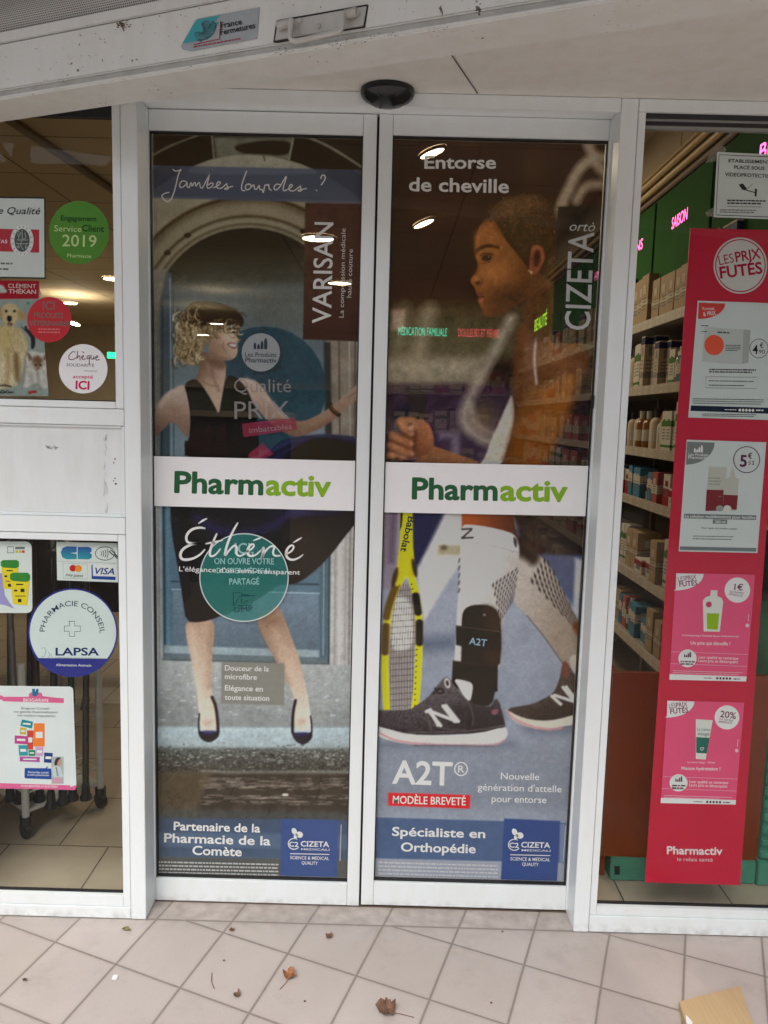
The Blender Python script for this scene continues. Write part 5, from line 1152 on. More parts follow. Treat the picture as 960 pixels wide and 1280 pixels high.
# pet brand sign with dog and cat
r_ = root('pet_poster', 'poster of a golden dog and a white cat under a red name strip', 'poster', 20, 495)
pp = Paint(-26, 345, 64, 500, .8, (176, 186, 178)); pp.frame(0, 340, 6.4); rs = random.Random(21)
pp.fill([(-160, 220), (400, 225), (388, 992), (-160, 988)], (150, 164, 158), sm=0, nz=.05); pp.fill([(-160, 60), (315, 66), (310, 214), (-160, 218)], (168, 26, 44), sm=0, nz=.04)
pp.fill([(0, 100), (32, 112), (40, 138), (56, 142), (54, 168), (-30, 168), (-30, 110)], (190, 196, 190), sm=1)
pp.fill([(150, 420), (215, 470), (265, 500), (285, 560), (270, 620), (245, 615), (250, 540), (230, 500)], (44, 42, 44)); pp.stroke([(205, 440), (210, 462), (250, 478), (275, 520), (270, 590)], 18, (40, 40, 42))
gold, gd, glt = (196, 176, 132), (138, 110, 66), (218, 206, 172)
pp.fill([(-160, 420), (30, 430), (130, 430), (200, 500), (228, 600), (200, 700), (170, 830), (140, 890), (110, 930), (-160, 940)], gold, col2=glt, ax=(0, 450, 0, 850), soft=2, nz=.12, cell=4)
pp.fill([(10, 300), (30, 262), (75, 250), (120, 258), (140, 290), (180, 320), (206, 350), (196, 380), (160, 380), (140, 372), (120, 420), (90, 442), (60, 440), (36, 410), (20, 360), (8, 350)], (204, 184, 140), soft=1.5, nz=.08, cell=3); pp.fill([(136, 300), (180, 318), (214, 352), (190, 384), (150, 376)], (176, 146, 96), soft=3)
pp.fill([(-10, 290), (14, 292), (20, 360), (0, 380), (-20, 360)], (176, 148, 100), soft=3)
for x in (50, 116): pp.ell(x, 313, 11, 10, (34, 26, 20), soft=1)
pp.fill([(54, 356), (75, 346), (96, 356), (94, 388), (76, 402), (58, 390)], (32, 26, 24), soft=1); pp.fill([(56, 410), (76, 404), (104, 412), (90, 436), (66, 434)], (60, 36, 34), soft=1.2); pp.fill([(64, 418), (90, 416), (84, 432), (70, 432)], (196, 150, 140), soft=1)
for i in range(160): x, y = rs.uniform(-20, 205), rs.uniform(450, 900); pp.stroke([(x, y), (x + rs.uniform(-8, 8), y + rs.uniform(14, 40))], 4, rs.choice([gd, glt, (176, 156, 84), (210, 196, 156)]), soft=.8, a=.5, sm=0)
pp.stroke([(60, 470), (90, 590), (140, 680)], 6, (128, 104, 60), a=.7); pp.fill([(100, 660), (150, 640), (165, 880), (120, 880)], (118, 88, 52), soft=4, a=.85); pp.stroke([(60, 620), (70, 760), (50, 920)], 14, (150, 118, 72), soft=4, a=.8); pp.fill([(-20, 440), (60, 450), (120, 520), (60, 640), (-20, 620)], (198, 180, 110), soft=14, a=.6)
pp.fill([(215, 640), (260, 628), (330, 650), (384, 640), (382, 760), (390, 880), (384, 930), (330, 934), (300, 880), (260, 900), (200, 934), (180, 900), (200, 800), (190, 700)], (204, 204, 196), soft=1.6, nz=.10, cell=3)
pp.fill([(215, 640), (240, 655), (262, 700), (230, 712)], (120, 96, 74), soft=1.2); pp.fill([(384, 640), (358, 655), (340, 700), (370, 706)], (126, 100, 78), soft=1.2); pp.fill([(260, 680), (320, 672), (350, 720), (330, 770), (300, 788), (272, 770), (252, 720)], (156, 126, 100), soft=3); pp.stroke([(300, 680), (310, 740)], 14, (104, 66, 44), soft=2)
for x in (285, 328): pp.ell(x, 745, 8, 6, (40, 48, 56), soft=.8)
pp.ell(306, 768, 8, 6, (130, 84, 76), soft=1); pp.stroke([(306, 774), (300, 784), (290, 784)], 3, (80, 60, 54))
pp.stroke([(215, 645), (196, 700), (204, 800), (184, 896)], 6, (112, 104, 92), soft=2, a=.8); pp.stroke([(300, 800), (306, 880), (330, 930)], 8, (128, 120, 108), soft=3, a=.8); pp.stroke([(250, 800), (262, 896)], 7, (140, 132, 120), soft=3, a=.7)
for i in range(90): x, y = rs.uniform(200, 380), rs.uniform(650, 920); pp.stroke([(x, y), (x + rs.uniform(-6, 6), y + rs.uniform(10, 24))], 4, rs.choice([(226, 224, 216), (160, 150, 134), (196, 190, 178), (120, 96, 76)]), soft=.8, a=.45, sm=0)
pp.fill([(250, 690), (300, 676), (346, 700), (320, 740), (282, 740)], (112, 84, 62), soft=3, a=.8)
for x in (285, 328): pp.ell(x, 745, 8, 6, (30, 40, 50), soft=.8)
pp.fill([(224, 955), (290, 946), (296, 966), (230, 976)], (180, 50, 50), soft=1, sm=0); pp.ell(224, 250, 13, 13, (70, 150, 130)); pp.stroke([(0, 910), (40, 905), (90, 918)], 11, (24, 22, 22), soft=1); pp.stroke([(-10, 965), (30, 968), (60, 955), (76, 966), (104, 962)], 8, (24, 22, 22), soft=1); pp.ell(20, 958, 16, 13, (24, 22, 22)); pp.ell(20, 958, 8, 6, (180, 188, 182)); pp.ell(62, 960, 14, 12, (24, 22, 22)); pp.ell(62, 960, 7, 6, (180, 188, 182))
print_sheet('print', pp, YG + .0008, film_mat('poster_print', 0), r_, corners=((-24, 350.5), (49.3, 351), (60.8, 495.2), (-24, 494.6)), step=.9)
lettering('lettering', [('CLÉMENT', 10, 359.6, 45, 360.4, 5.0, {'bold': .006}), ('THÉKAN', 10.5, 366.6, 45, 367.4, 5.2, {'bold': .02})], YG + .0004, ink((.66, .55, .52)), r_)

# red round sticker
r_ = root('round_sticker', 'red round sticker for veterinary products overlapping the dog poster', 'sticker', 61.5, 428)
sheet('disc', ell(61.6, 399.6, 27.6, 28.4, 44), YG + .0003, mat('sticker_red', rgb(196, 22, 40), .5, noise=.04), r_)
lettering('lettering', [('ICI', 53.2, 386.8, 68.2, 387.4, 10, {'bold': .03}), ('PRODUITS', 42.5, 397.2, 79, 398, 6.6), ('VÉTÉRINAIRES', 36.5, 406.8, 87, 407.8, 6.0)], YG, ink(rgb(126, 112, 104)), r_, bold=.03)
s_ = FL(); smallprint(s_, 48, 410.6, 75, 2, 3.8, 1.5, YG, .012); s_.build('small_print', ink(rgb(220, 130, 130)), r_)

# white round voucher sticker, outside the pane
YO = .0192
r_ = root('round_sticker', 'white round sticker with pink handwriting for solidarity vouchers', 'sticker', 104, 491, YO)
sheet('disc', ell(104, 461, 30.4, 30.8, 48), YO, mat('white_vinyl', (.80, .81, .82), .45, noise=.015), r_)
s_ = FL(); Z = F(0, 340, 6.4)
for L in ([(600, 640), (575, 636), (548, 672), (552, 702), (590, 700), (606, 686)], [(622, 634), (612, 704), (628, 668), (640, 672), (640, 704)], [(652, 690), (672, 676), (662, 664), (650, 684), (664, 704), (682, 694)], [(658, 636), (672, 648)], [(716, 668), (696, 672), (694, 698), (714, 690), (718, 668), (712, 742)], [(728, 666), (726, 698), (748, 696), (752, 668), (752, 700)], [(764, 690), (786, 680), (776, 666), (762, 686), (772, 708), (794, 700)]): ribbon(s_, Z(L), 1.0, YO - .0005, 2)
s_.build('lettering', ink(rgb(120, 50, 84)), r_)
lettering('lettering', [('SOLIDARITÉ', 83, 457.8, 117.5, 458.8, 3.8, {'bold': .0})], YO - .0005, GREY, r_); lettering('lettering', [('commerces', 105, 464.4, 121.5, 465, 2.6, {'bold': .0})], YO - .0005, LGREY, r_)
lettering('lettering', [('accepté', 91, 472.6, 116, 473.2, 4.2, {'bold': .02}), ('ICI', 94.2, 486, 111.6, 486.8, 10, {'bold': .05})], YO - .0005, ink(rgb(206, 26, 92)), r_)

# yellow needle boxes sticker
r_ = root('square_sticker', 'pale sticker with two yellow sharps bins under green lids', 'sticker', 12, 766)
sheet('card', rrect(-24, 676.5, 39.5, 766, 7, .006, .012), YG + .0006, mat('pale_card', (.66, .74, .70), .5, noise=.02), r_)
sheet('violet_patch', [(-24, 722), (3, 716), (6, 744), (11, 752), (18, 761), (8, 757), (-2, 755), (-24, 757)], YG + .0003, mat('violet', rgb(150, 146, 200), .5, noise=.03), r_)
for k, (x, y, s) in enumerate(((1, 701, 1.0), (12.5, 717, 1.1))):
    f = lambda a: [(x + p[0] * s, y + p[1] * s) for p in a]
    yy = YG - .0003 * k
    sheet('yellow_bin', f([(.5, 7), (22, 8.5), (19.5, 36), (3.5, 34.6)]), yy, mat('bin_yellow', rgb(226, 206, 10), .5, noise=.03), r_)
    sheet('green_lid', f([(0, 1), (3, -1), (20, -1), (22.8, 1.5), (22.6, 7.5), (19, 9.4), (3, 8.4), (0, 6)]), yy - .0001, mat('lid_green', rgb(30, 128, 30), .5, noise=.03), r_)
    s_ = FL()
    for (a, b, w, h) in ((7, 11.5, 8, 1.6), (4.6, 18, 3.6, 2.4), (12, 17, 4.5, 4), (6, 25, 12, 1), (9, 28.6, 4, 4)): s_.poly(on(f([(a, b), (a + w, b + .2), (a + w, b + h), (a, b + h)]), yy - .0001))
    s_.build('bin_marks', INK, r_)
s_ = FL(); ribbon(s_, [(9.5, 683.4), (17, 683.4), (17, 691), (9.5, 691), (9.5, 683.4)], .9, YG, 0)
s_.poly(on([(19, 683.5), (31, 683.5), (31, 686.5), (19, 686.5)], YG)); s_.build('corner_mark', GREY, r_)
for (x, cc) in ((19, rgb(200, 190, 60)), (23.4, rgb(200, 190, 60)), (27.4, rgb(190, 70, 60))): sheet('colour_chip', [(x, 688), (x + 3.4, 688), (x + 3.4, 691), (x, 691)], YG, ink(cc), r_)

# card payment sticker
r_ = root('payment_sticker', 'pale card payment sticker with blue logo and contactless mark', 'sticker', 108, 727)
sheet('card', [(70.5, 677.2), (146.8, 679), (147.6, 728), (71.4, 725.2)], YG + .0005, mat('pale_card', (.66, .74, .70), .5, noise=.02), r_)
Z = F(0, 660, 4.8)
CBM = bpy.data.materials.new('blue_green_gradient'); CBM.use_nodes = True; t = NT(CBM)
gz = t.n('ShaderNodeSeparateXYZ'); t.link(t.n('ShaderNodeTexCoord').outputs['Generated'], gz.inputs[0]); t.link(t.mix(gz.outputs[2], rgb(24, 150, 160), rgb(16, 70, 150)), t.b.inputs['Base Color']); t.b.inputs['Roughness'].default_value = .5
lg = FL()
lg.poly(on(Z([(460, 112), (400, 110), (376, 120), (364, 146), (374, 176), (400, 188), (460, 186), (460, 156), (420, 150), (460, 146)]), YG)); lg.poly(on(Z([(466, 114), (530, 114), (548, 122), (549, 142), (538, 150), (551, 160), (550, 178), (534, 188), (466, 186)]), YG)); lg.build('card_logo', CBM, r_)
s_ = FL(); ribbon(s_, Z(ell(630, 153, 58, 40, 36) + [(688, 153)]), .8, YG, 0)
for k in range(4): ribbon(s_, Z([(606 + k * 12, 140 - k * 4), (611 + k * 13, 153), (606 + k * 12, 166 + k * 4)]), .8, YG, 1)
ribbon(s_, Z([(655, 140), (672, 158), (690, 166), (702, 182)]), 1.4, YG, 1); ribbon(s_, Z([(664, 132), (690, 154), (704, 172)]), 1.2, YG, 1); s_.build('contactless_mark', INK, r_)
s_ = FL(); ribbon(s_, Z([(378, 210), (524, 216), (526, 306), (380, 300), (378, 210)]), .5, YG, 0); ribbon(s_, Z([(345, 198), (700, 212)]), .4, YG, 0); s_.build('rule', LGREY, r_)
sheet('logo_disc', Z(ell(438, 241, 21, 20)), YG, ink(rgb(196, 30, 36)), r_); sheet('logo_disc', Z(ell(470, 243, 20, 20)), YG - .0002, ink(rgb(226, 140, 40)), r_)
lettering('lettering', [('pay', *Z([(394, 284)])[0], *Z([(438, 292)])[0], 3.4, {'shear': .2}), ('pass', *Z([(440, 292)])[0], *Z([(500, 294)])[0], 3.6, {'shear': .3})], YG, GRN, r_, bold=.01)
sheet('logo_box', Z([(556, 220), (690, 224), (692, 290), (558, 286)]), YG + .0002, PAPER, r_)
s_ = FL(); s_.poly(on(Z([(548, 220), (556, 220), (558, 288), (692, 292), (694, 312), (550, 306)]), YG)); s_.build('box_edge', ink(rgb(20, 66, 150)), r_)
lettering('lettering', [('VISA', *Z([(570, 276)])[0], *Z([(686, 279)])[0], 7.8, {'shear': .25, 'bold': .03})], YG, ink(rgb(18, 56, 130)), r_)

# large round advice sticker
r_ = root('round_sticker', 'large pale round pharmacy advice sticker with dark blue rim and cross', 'sticker', 91, 846)
sheet('rim', ell(91, 790.8, 56.2, 55.6, 64), YG + .0008, mat('royal_blue', rgb(14, 30, 128), .45, noise=.03), r_)
d_ = [(91.2 + 54.0 * math.cos(R(a)), 790.5 + 53.2 * math.sin(R(a))) for a in np.linspace(-217, 38, 50)]
sheet('disc', d_, YG + .0004, mat('pale_disc', (.62, .72, .70), .5, noise=.02), r_)
lettering('lettering', [('PHARMACIE CONSEIL', 0, 0, 0, 0, 6.4, {'arc': (90.2, 792, 34.5, 184, 360), 'bold': .004})], YG, ink(rgb(40, 66, 84)), r_)
s_ = FL(); Z = F(0, 660, 4.8)
ribbon(s_, Z([(416, 560), (448, 560), (448, 588), (482, 588), (482, 620), (448, 622), (448, 650), (416, 650), (416, 620), (386, 620), (386, 588), (416, 588), (416, 560)]), .8, YG, 0); s_.build('cross_outline', ink(rgb(40, 66, 84)), r_)
lettering('lettering', [('LAPSA', *Z([(333, 764)])[0], *Z([(594, 764)])[0], 9.2, {'bold': .035})], YG, ink(rgb(16, 36, 96)), r_)
lettering('lettering', [('Laboratoire pour la Santé Animale', *Z([(334, 780)])[0], *Z([(630, 788)])[0], 1.8, {'bold': 0.0})], YG, GREY, r_)
lettering('lettering', [('Alimentation Animale', *Z([(336, 828)])[0], *Z([(548, 832)])[0], 3.0, {'bold': .01})], YG, WI, r_)
s_ = FL()
for L in ([(250, 722), (268, 716), (278, 740), (262, 776), (250, 770)], [(290, 745), (300, 756), (292, 778)], [(306, 758), (314, 776)]): ribbon(s_, Z(L), .6, YG, 1)
s_.build('animal_outline', ink(rgb(120, 150, 150)), r_)

# colourful medicine range poster
r_ = root('range_poster', 'white and pink medicine range poster low in the left window', 'poster', 45, 986)
Z = F(0, 850, 6.093)
sheet('paper', Z([(-150, 42), (530, 50), (552, 60), (558, 80), (582, 815), (572, 838), (550, 838), (-150, 822)]), YG + .0008, mat('poster_paper', (.68, .74, .735), .55, noise=.04, scale=14), r_)
sheet('pink_foot', Z([(-150, 786), (15, 786), (530, 802), (540, 816), (580, 800), (582, 815), (572, 838), (550, 838), (-150, 822)]), YG + .0004, PINK, r_)
sheet('pink_ribbon', Z([(-150, 116), (16, 118), (24, 128), (218, 128), (220, 104), (240, 92), (316, 96), (324, 122), (400, 132), (486, 140), (486, 176), (24, 162), (16, 150), (-150, 146)]), YG + .0004, PINK, r_)
sheet('logo_mark', Z([(244, 68), (264, 66), (270, 92), (276, 68), (294, 68), (290, 110), (268, 128), (246, 118)]), YG, ink(rgb(10, 110, 150)), r_)
lettering('lettering', [('BIOGARAN', *Z([(178, 164)])[0], *Z([(366, 166)])[0], 3.8, {'bold': .03}), ('VOTRE BIEN-ÊTRE AU QUOTIDIEN', *Z([(156, 814)])[0], *Z([(438, 820)])[0], 2.4, {'bold': .02})], YG + .0001, WI, r_)
lettering('lettering', [('Biogaran Conseil', *Z([(162, 222)])[0], *Z([(372, 226)])[0], 2.8), ("une gamme d'automédication", *Z([(104, 248)])[0], *Z([(438, 254)])[0], 2.8), ('aux couleurs impactantes', *Z([(132, 276)])[0], *Z([(420, 282)])[0], 2.8)], YG + .0001, GREY, r_, bold=.0)
for q, cc in (([(168, 300), (252, 318), (242, 370), (154, 348)], (20, 140, 150)), ([(152, 360), (200, 366), (198, 418), (150, 412)], (196, 176, 60)), ([(112, 422), (210, 428), (208, 490), (112, 484)], (186, 70, 140)), ([(206, 384), (256, 384), (252, 530), (208, 528)], (196, 66, 56)), ([(258, 330), (338, 330), (340, 506), (256, 506)], (236, 126, 48)), ([(140, 496), (206, 496), (214, 576), (146, 576)], (40, 150, 160)), ([(216, 534), (268, 534), (268, 578), (218, 578)], (20, 130, 90)), ([(268, 510), (330, 510), (328, 580), (270, 580)], (200, 160, 196)), ([(150, 582), (304, 586), (302, 626), (150, 620)], (170, 80, 150)), ([(336, 552), (402, 556), (400, 632), (334, 628)], (24, 56, 120))):
    sheet('medicine_box', Z(q), YG + .0003, ink(rgb(*cc)), r_)
    cx_, cy_ = sum(a[0] for a in q) / 4, sum(a[1] for a in q) / 4; sheet('box_label', Z([(cx_ + (a[0] - cx_) * .66, cy_ + (a[1] - cy_) * .26) for a in q]), YG, PAPER, r_)
sheet('speech_box', Z([(188, 670), (346, 672), (366, 654), (360, 674), (388, 674), (400, 744), (390, 756), (196, 750), (186, 742)]), YG + .0003, ink(rgb(20, 70, 150)), r_)
lettering('lettering', [('Demandez conseil', *Z([(214, 708)])[0], *Z([(368, 712)])[0], 2.4), ('à votre pharmacien', *Z([(210, 728)])[0], *Z([(374, 732)])[0], 2.4)], YG, WI, r_, bold=.02)
fg = Paint(62, 940, 84, 985, .4, (176, 188, 186)); fg.frame(0, 850, 6.093)
fg.fill([(396, 660), (420, 650), (440, 655), (460, 660), (476, 720), (500, 736), (440, 744), (400, 740)], (200, 214, 216)); fg.fill([(396, 742), (470, 742), (480, 790), (396, 790)], (206, 160, 176)); fg.fill([(424, 600), (446, 590), (468, 600), (470, 640), (450, 660), (430, 650)], (196, 156, 136)); fg.fill([(412, 650), (420, 604), (444, 586), (466, 596), (440, 612), (434, 652)], (60, 40, 40)); fg.stroke([(428, 668), (440, 730)], 5, (60, 70, 80))
print_sheet('figure', fg, YG + .0002, film_mat('poster_print', 0), r_, corners=Z([(392, 584), (484, 584), (484, 790), (392, 790)]), step=.5)

# video surveillance notice, taped to the right pane
r_ = root('notice', 'white video surveillance notice with black border taped in the right window', 'notice', 940, 272)
Z = F(800, 160, 6)
sheet('paper', Z([(578, 180), (1150, 205), (1140, 690), (552, 668)]), YG + .0006, mat('notice_paper', (.66, .72, .71), .6, noise=.02), r_)
s_ = FL(); ribbon(s_, Z([(1140, 224), (594, 200), (570, 652), (1130, 674)]), .9, YG, 0); s_.build('border_line', INK, r_)
lettering('lettering', [('ETABLISSEMENT', *Z([(664, 256)])[0], *Z([(980, 268)])[0], 4.0), ('PLACÉ SOUS', *Z([(706, 306)])[0], *Z([(934, 315)])[0], 4.2), ('VIDEOPROTECTION', *Z([(636, 360)])[0], *Z([(1010, 376)])[0], 4.4)], YG, INK, r_, bold=.045)
s_ = FL(); s_.poly(on(Z([(740, 424), (772, 416), (800, 452), (792, 468), (766, 462)]), YG)); ribbon(s_, Z([(798, 466), (862, 484)]), 1.2, YG, 0); ribbon(s_, Z([(798, 462), (846, 418)]), .5, YG, 0); s_.poly(on(Z([(862, 456), (878, 456), (874, 514), (860, 512)]), YG)); s_.build('camera_pictogram', INK, r_)
s_ = FL(); smallprint(s_, 909, 249.5, 957, 2, 3.5, 1.7, YG, .02); s_.build('small_print', INK, r_); s_ = FL(); smallprint(s_, 909, 257.5, 955, 1, 3, .8, YG, .02); smallprint(s_, 900, 261.5, 945, 2, 2.8, 1.3, YG, .02); s_.build('small_print', GREY, r_)
TAPE = mat('cloudy_tape', (.55, .48, .38), .4, noise=.1, alpha=.35)
sheet('tape', Z([(492, 262), (520, 200), (612, 122), (652, 160), (620, 200), (560, 252)]), YG + .0010, TAPE, r_); sheet('tape', Z([(490, 632), (540, 600), (572, 604), (566, 664), (500, 662)]), YG + .0010, TAPE, r_)

# ---------------------------------------------------------------- tall red banner and its price posters
YBn = .042
bn = thing('window_banner', 'tall crimson banner with round price badge behind the right window', 'banner', P(880, 1104, YBn))
tl, tr, br, bl = (863, 285.3), (986, 288), (925, 1106.5), (806.2, 1103)
sheet('cloth', [tl, tr, br, bl], YBn, mat('crimson_banner', rgb(190, 8, 52), .45, noise=.05, scale=4), bn, thick=.002)
yb = YBn - .0008
sheet('badge', ell(925.5, 332, 33.6, 35.2, 48), yb, ink((.66, .63, .60)), bn); sheet('badge_ring', ell(925.5, 332, 31.6, 33.2, 48), yb - .0002, CR_INK, bn); sheet('badge_disc', ell(925.5, 332, 30.3, 31.8, 48), yb - .0004, ink((.62, .62, .60)), bn)
lettering('lettering', [('LES', 899.5, 331.5, 918, 327.8, 11.5, {'bold': .0}), ('PRIX', 920, 327.5, 951.5, 322.6, 12.2, {'bold': .03}), ('FUTÉS', 900.5, 348, 953.6, 341.4, 14, {'bold': .04})], yb - .0006, CR_INK, bn)
lettering('lettering', [('Pharmactiv', 833.5, 1067.5, 903, 1068.5, 9.6, {'bold': .035})], yb, ink((.72, .66, .66)), bn); lettering('lettering', [('le relais santé', 846.5, 1076.2, 891, 1077, 4.6, {'bold': .0})], yb, ink((.68, .55, .58)), bn)
YP = YBn - .0016
def bottles(mb, x, y, s, Y):
    for dx, w, h in ((0, 2.4, 6), (3.2, 2.6, 4.4), (6.4, 2.6, 7.4), (9.6, 3, 10)):
        mb.poly(on([(x + dx * s, y), (x + dx * s, y - h * s * .7), (x + (dx + w * .3) * s, y - h * s), (x + (dx + w * .7) * s, y - h * s), (x + (dx + w) * s, y - h * s * .7), (x + (dx + w) * s, y)], Y))
# 1: cushion box at 4.90
Z = F(770, 360, 5.053)
r_ = thing('price_poster', 'topmost price poster on the red banner with white box and coral disc', 'poster', P(910, 524, YP), 'price posters on the red banner')
sheet('paper', Z([(516, 80), (1030, 98), (1010, 835), (456, 818)]), YP, mat('price_paper', (.60, .67, .66), .55, noise=.02), r_)
sheet('corner_badge', Z([(522, 92), (690, 98)] + [(690 - 168 * (1 - math.cos(R(a))) , 98 + 98 * math.sin(R(a))) for a in range(10, 95, 10)] + [(518, 188)]), YP - .0003, ink(rgb(206, 70, 60)), r_)
lettering('lettering', [('Format', *Z([(548, 140)])[0], *Z([(622, 138)])[0], 3.8, {'bold': 0.}), ('& PRIX', *Z([(552, 178)])[0], *Z([(632, 170)])[0], 5.2, {'bold': .01})], YP - .0006, WI, r_)
sheet('carton_side', Z([(806, 262), (850, 266), (836, 472), (796, 480)]), YP - .0003, ink((.38, .42, .40)), r_); sheet('carton_face', Z([(560, 244), (700, 256), (806, 262), (796, 482), (660, 476), (544, 464)]), YP - .0003, ink((.50, .55, .53)), r_)
sheet('coral_disc', Z(ell(620, 360, 62, 64)), YP - .0006, ink(rgb(226, 90, 62)), r_)
s_ = FL(); smallprint(s_, 907, 431, 926, 4, 2.2, .9, YP - .0006, .02); smallprint(s_, 886.5, 461, 945, 2, 3.0, 1.6, YP - .0006, .012); smallprint(s_, 886, 475.5, 942, 2, 5.4, 1.0, YP - .0006, .016); smallprint(s_, 866, 498, 955, 3, 2.7, .9, YP - .0006, .016); smallprint(s_, 878, 517, 945, 2, 2.2, .9, YP - .0006, .016)
smallprint(s_, 876.5, 406.5, 886, 2, 7.4, 1.1, YP - .0006, .016); smallprint(s_, 897, 414.4, 912, 1, 2, 1.6, YP - .0006, .06)
ribbon(s_, Z([(918, 386 - 62)] + [(903 + 58 * math.cos(R(a)), 382 + 60 * math.sin(R(a))) for a in range(-75, 290, 12)]), .7, YP - .0006, 0); ribbon(s_, Z([(568, 560), (894, 564), (890, 636), (566, 630), (568, 560)]), .4, YP - .0006, 0)
text(s_, '4', *Z([(862, 416)])[0], *Z([(896, 417)])[0], 11, YP - .0006, bold=.02); text(s_, '€', *Z([(908, 378)])[0], *Z([(930, 379)])[0], 6.4, YP - .0006, bold=.01); text(s_, '90', *Z([(902, 414)])[0], *Z([(940, 415)])[0], 5, YP - .0006, bold=.0); s_.build('print', INK, r_)
sheet('navy_foot', Z([(474, 742), (1020, 758), (1018, 796), (470, 776)]), YP - .0003, ink(rgb(20, 34, 56)), r_)
s_ = FL(); smallprint(s_, 906, 511.5, 921, 1, 2, 1.0, YP - .0006, .02)
for k in range(5): s_.poly(on(ell(924.8 + k * 4.1, 512.6 + k * .1, 1.7, 1.8, 10), YP - .0006))
smallprint(s_, 945, 512, 956, 1, 2, 1.6, YP - .0006, .02); s_.build('foot_print', WI, r_)
# 2: lens solution at 5.52
Z = F(760, 540, 4.8)
r_ = thing('price_poster', 'second price poster from the top with burgundy lens solution carton', 'poster', P(900, 690, YP), 'price posters on the red banner')
sheet('paper', Z([(472, 46), (950, 62), (896, 726), (424, 716)]), YP, mat('price_paper', (.60, .67, .66), .55, noise=.02), r_)
sheet('corner_badge', Z([(474, 58), (640, 64)] + [(640 - 172 * (1 - math.cos(R(a))), 64 + 132 * math.sin(R(a))) for a in range(10, 95, 10)] + [(468, 190)]), YP - .0003, ink(rgb(122, 130, 128)), r_)
s_ = FL(); bottles(s_, *Z([(516, 122)])[0], .88, YP - .0006); text(s_, 'Les Produits', *Z([(484, 142)])[0], *Z([(602, 146)])[0], 3.4, YP - .0006); text(s_, 'Pharmactiv', *Z([(482, 160)])[0], *Z([(600, 164)])[0], 3.6, YP - .0006, bold=.02)
s_.build('badge_print', WI, r_)
sheet('tall_carton', Z([(604, 206), (714, 212), (694, 470), (584, 474)]), YP - .0003, ink((.50, .52, .46)), r_); sheet('carton_foot', Z([(592, 346), (694, 348), (688, 472), (584, 474)]), YP - .0005, ink(rgb(122, 46, 50)), r_)
sheet('bottle', Z([(706, 280), (730, 270), (742, 216), (756, 224), (762, 270), (786, 282), (770, 474), (690, 470)]), YP - .0007, ink((.50, .52, .46)), r_); sheet('bottle_label', Z([(694, 376), (780, 380), (772, 466), (688, 464)]), YP - .0009, ink(rgb(122, 46, 50)), r_)
sheet('lens_case', Z(ell(670, 458, 22, 18)), YP - .0011, ink((.30, .34, .32)), r_); sheet('lens_case', Z(ell(716, 460, 24, 20)), YP - .0011, ink((.66, .68, .62)), r_)
s_ = FL(); ribbon(s_, Z(ell(832, 166, 78, 78, 40) + [(910, 166)]), 1.0, YP - .0006, 0); text(s_, '5', *Z([(790, 206)])[0], *Z([(832, 208)])[0], 14, YP - .0006, bold=.04); text(s_, '€', *Z([(838, 158)])[0], *Z([(864, 160)])[0], 6.6, YP - .0006, bold=.02); text(s_, '52', *Z([(842, 196)])[0], *Z([(878, 197)])[0], 4.8, YP - .0006, bold=.0); s_.build('price', ink(rgb(96, 40, 76)), r_)
s_ = FL(); s_.poly(on(Z([(456, 490), (890, 500), (888, 528), (456, 518)]), YP - .0003)); s_.poly(on(Z([(630, 524), (716, 526), (714, 552), (628, 550)]), YP - .0003)); s_.poly(on(Z([(432, 686), (892, 696), (888, 718), (430, 708)]), YP - .0003)); s_.build('grey_bar', ink((.16, .20, .20)), r_)
lettering('lettering', [('La solution multifonctions pour lentilles', *Z([(462, 512)])[0], *Z([(884, 521)])[0], 3.2, {'bold': .03}), ('360 ml', *Z([(642, 546)])[0], *Z([(704, 547)])[0], 3.2, {'bold': .03})], YP - .0006, WI, r_)
lettering('lettering', [('Pour types de lentilles souples', *Z([(562, 580)])[0], *Z([(776, 586)])[0], 2.2, {'bold': .01})], YP - .0006, INK, r_)
s_ = FL(); smallprint(s_, 866, 669.4, 917, 2, 3.4, 1.2, YP - .0006, .02); smallprint(s_, 898, 620, 902, 1, 2, 1.2, YP - .0006); smallprint(s_, 886, 597, 901, 3, 3.8, .9, YP - .0006, .02); smallprint(s_, 908, 612.5, 921, 2, 3.2, .8, YP - .0006, .02); s_.build('small_print', GREY, r_)
# 3 and 4: pink posters
def pink_poster(Z, label, price, sub, slogan, product, px0, dy=0):
    r_ = thing('price_poster', label, 'poster', P(px0[0], px0[1], YP), 'price posters on the red banner')
    return r_
def common_pink(r_, Z, quad, badge, price_c, price_r, price, foot, strip, qd):
    sheet('paper', Z(quad), YP, PINKP, r_)
    sheet('corner_badge', Z(badge), YP - .0003, PAPER, r_); sheet('price_disc', Z(ell(*price_c, *price_r, 40)), YP - .0003, PAPER, r_)
    sheet('white_foot', Z(foot), YP - .0003, PAPER, r_)
    s_ = FL()
    for L in strip: ribbon(s_, Z(L), .5, YP - .0003, 0)
    s_.build('rule', ink((.70, .45, .52)), r_); sheet('round_mark', Z(ell(*qd, 36)), YP - .0003, PAPER, r_)
PINKP = mat('pink_poster_paper', rgb(222, 76, 120), .5, noise=.04, scale=9)
Z = F(750, 700, 4.571)
r_ = thing('price_poster', 'pink price poster with white and green shampoo bottle on the red banner', 'poster', P(885, 850, YP), 'price posters on the red banner')
common_pink(r_, Z, [(434, 74), (886, 84), (836, 694), (396, 684)], [(436, 76), (592, 80)] + [(592 - 160 * (1 - math.cos(R(a))), 80 + 94 * math.sin(R(a))) for a in range(10, 95, 12)] + [(434, 166)], (785, 172), (73, 72), '1€', [(398, 652), (838, 666), (834, 694), (396, 684)], ([(408, 524), (844, 540)], [(404, 592), (840, 608)]), (500, 562, 52, 51))
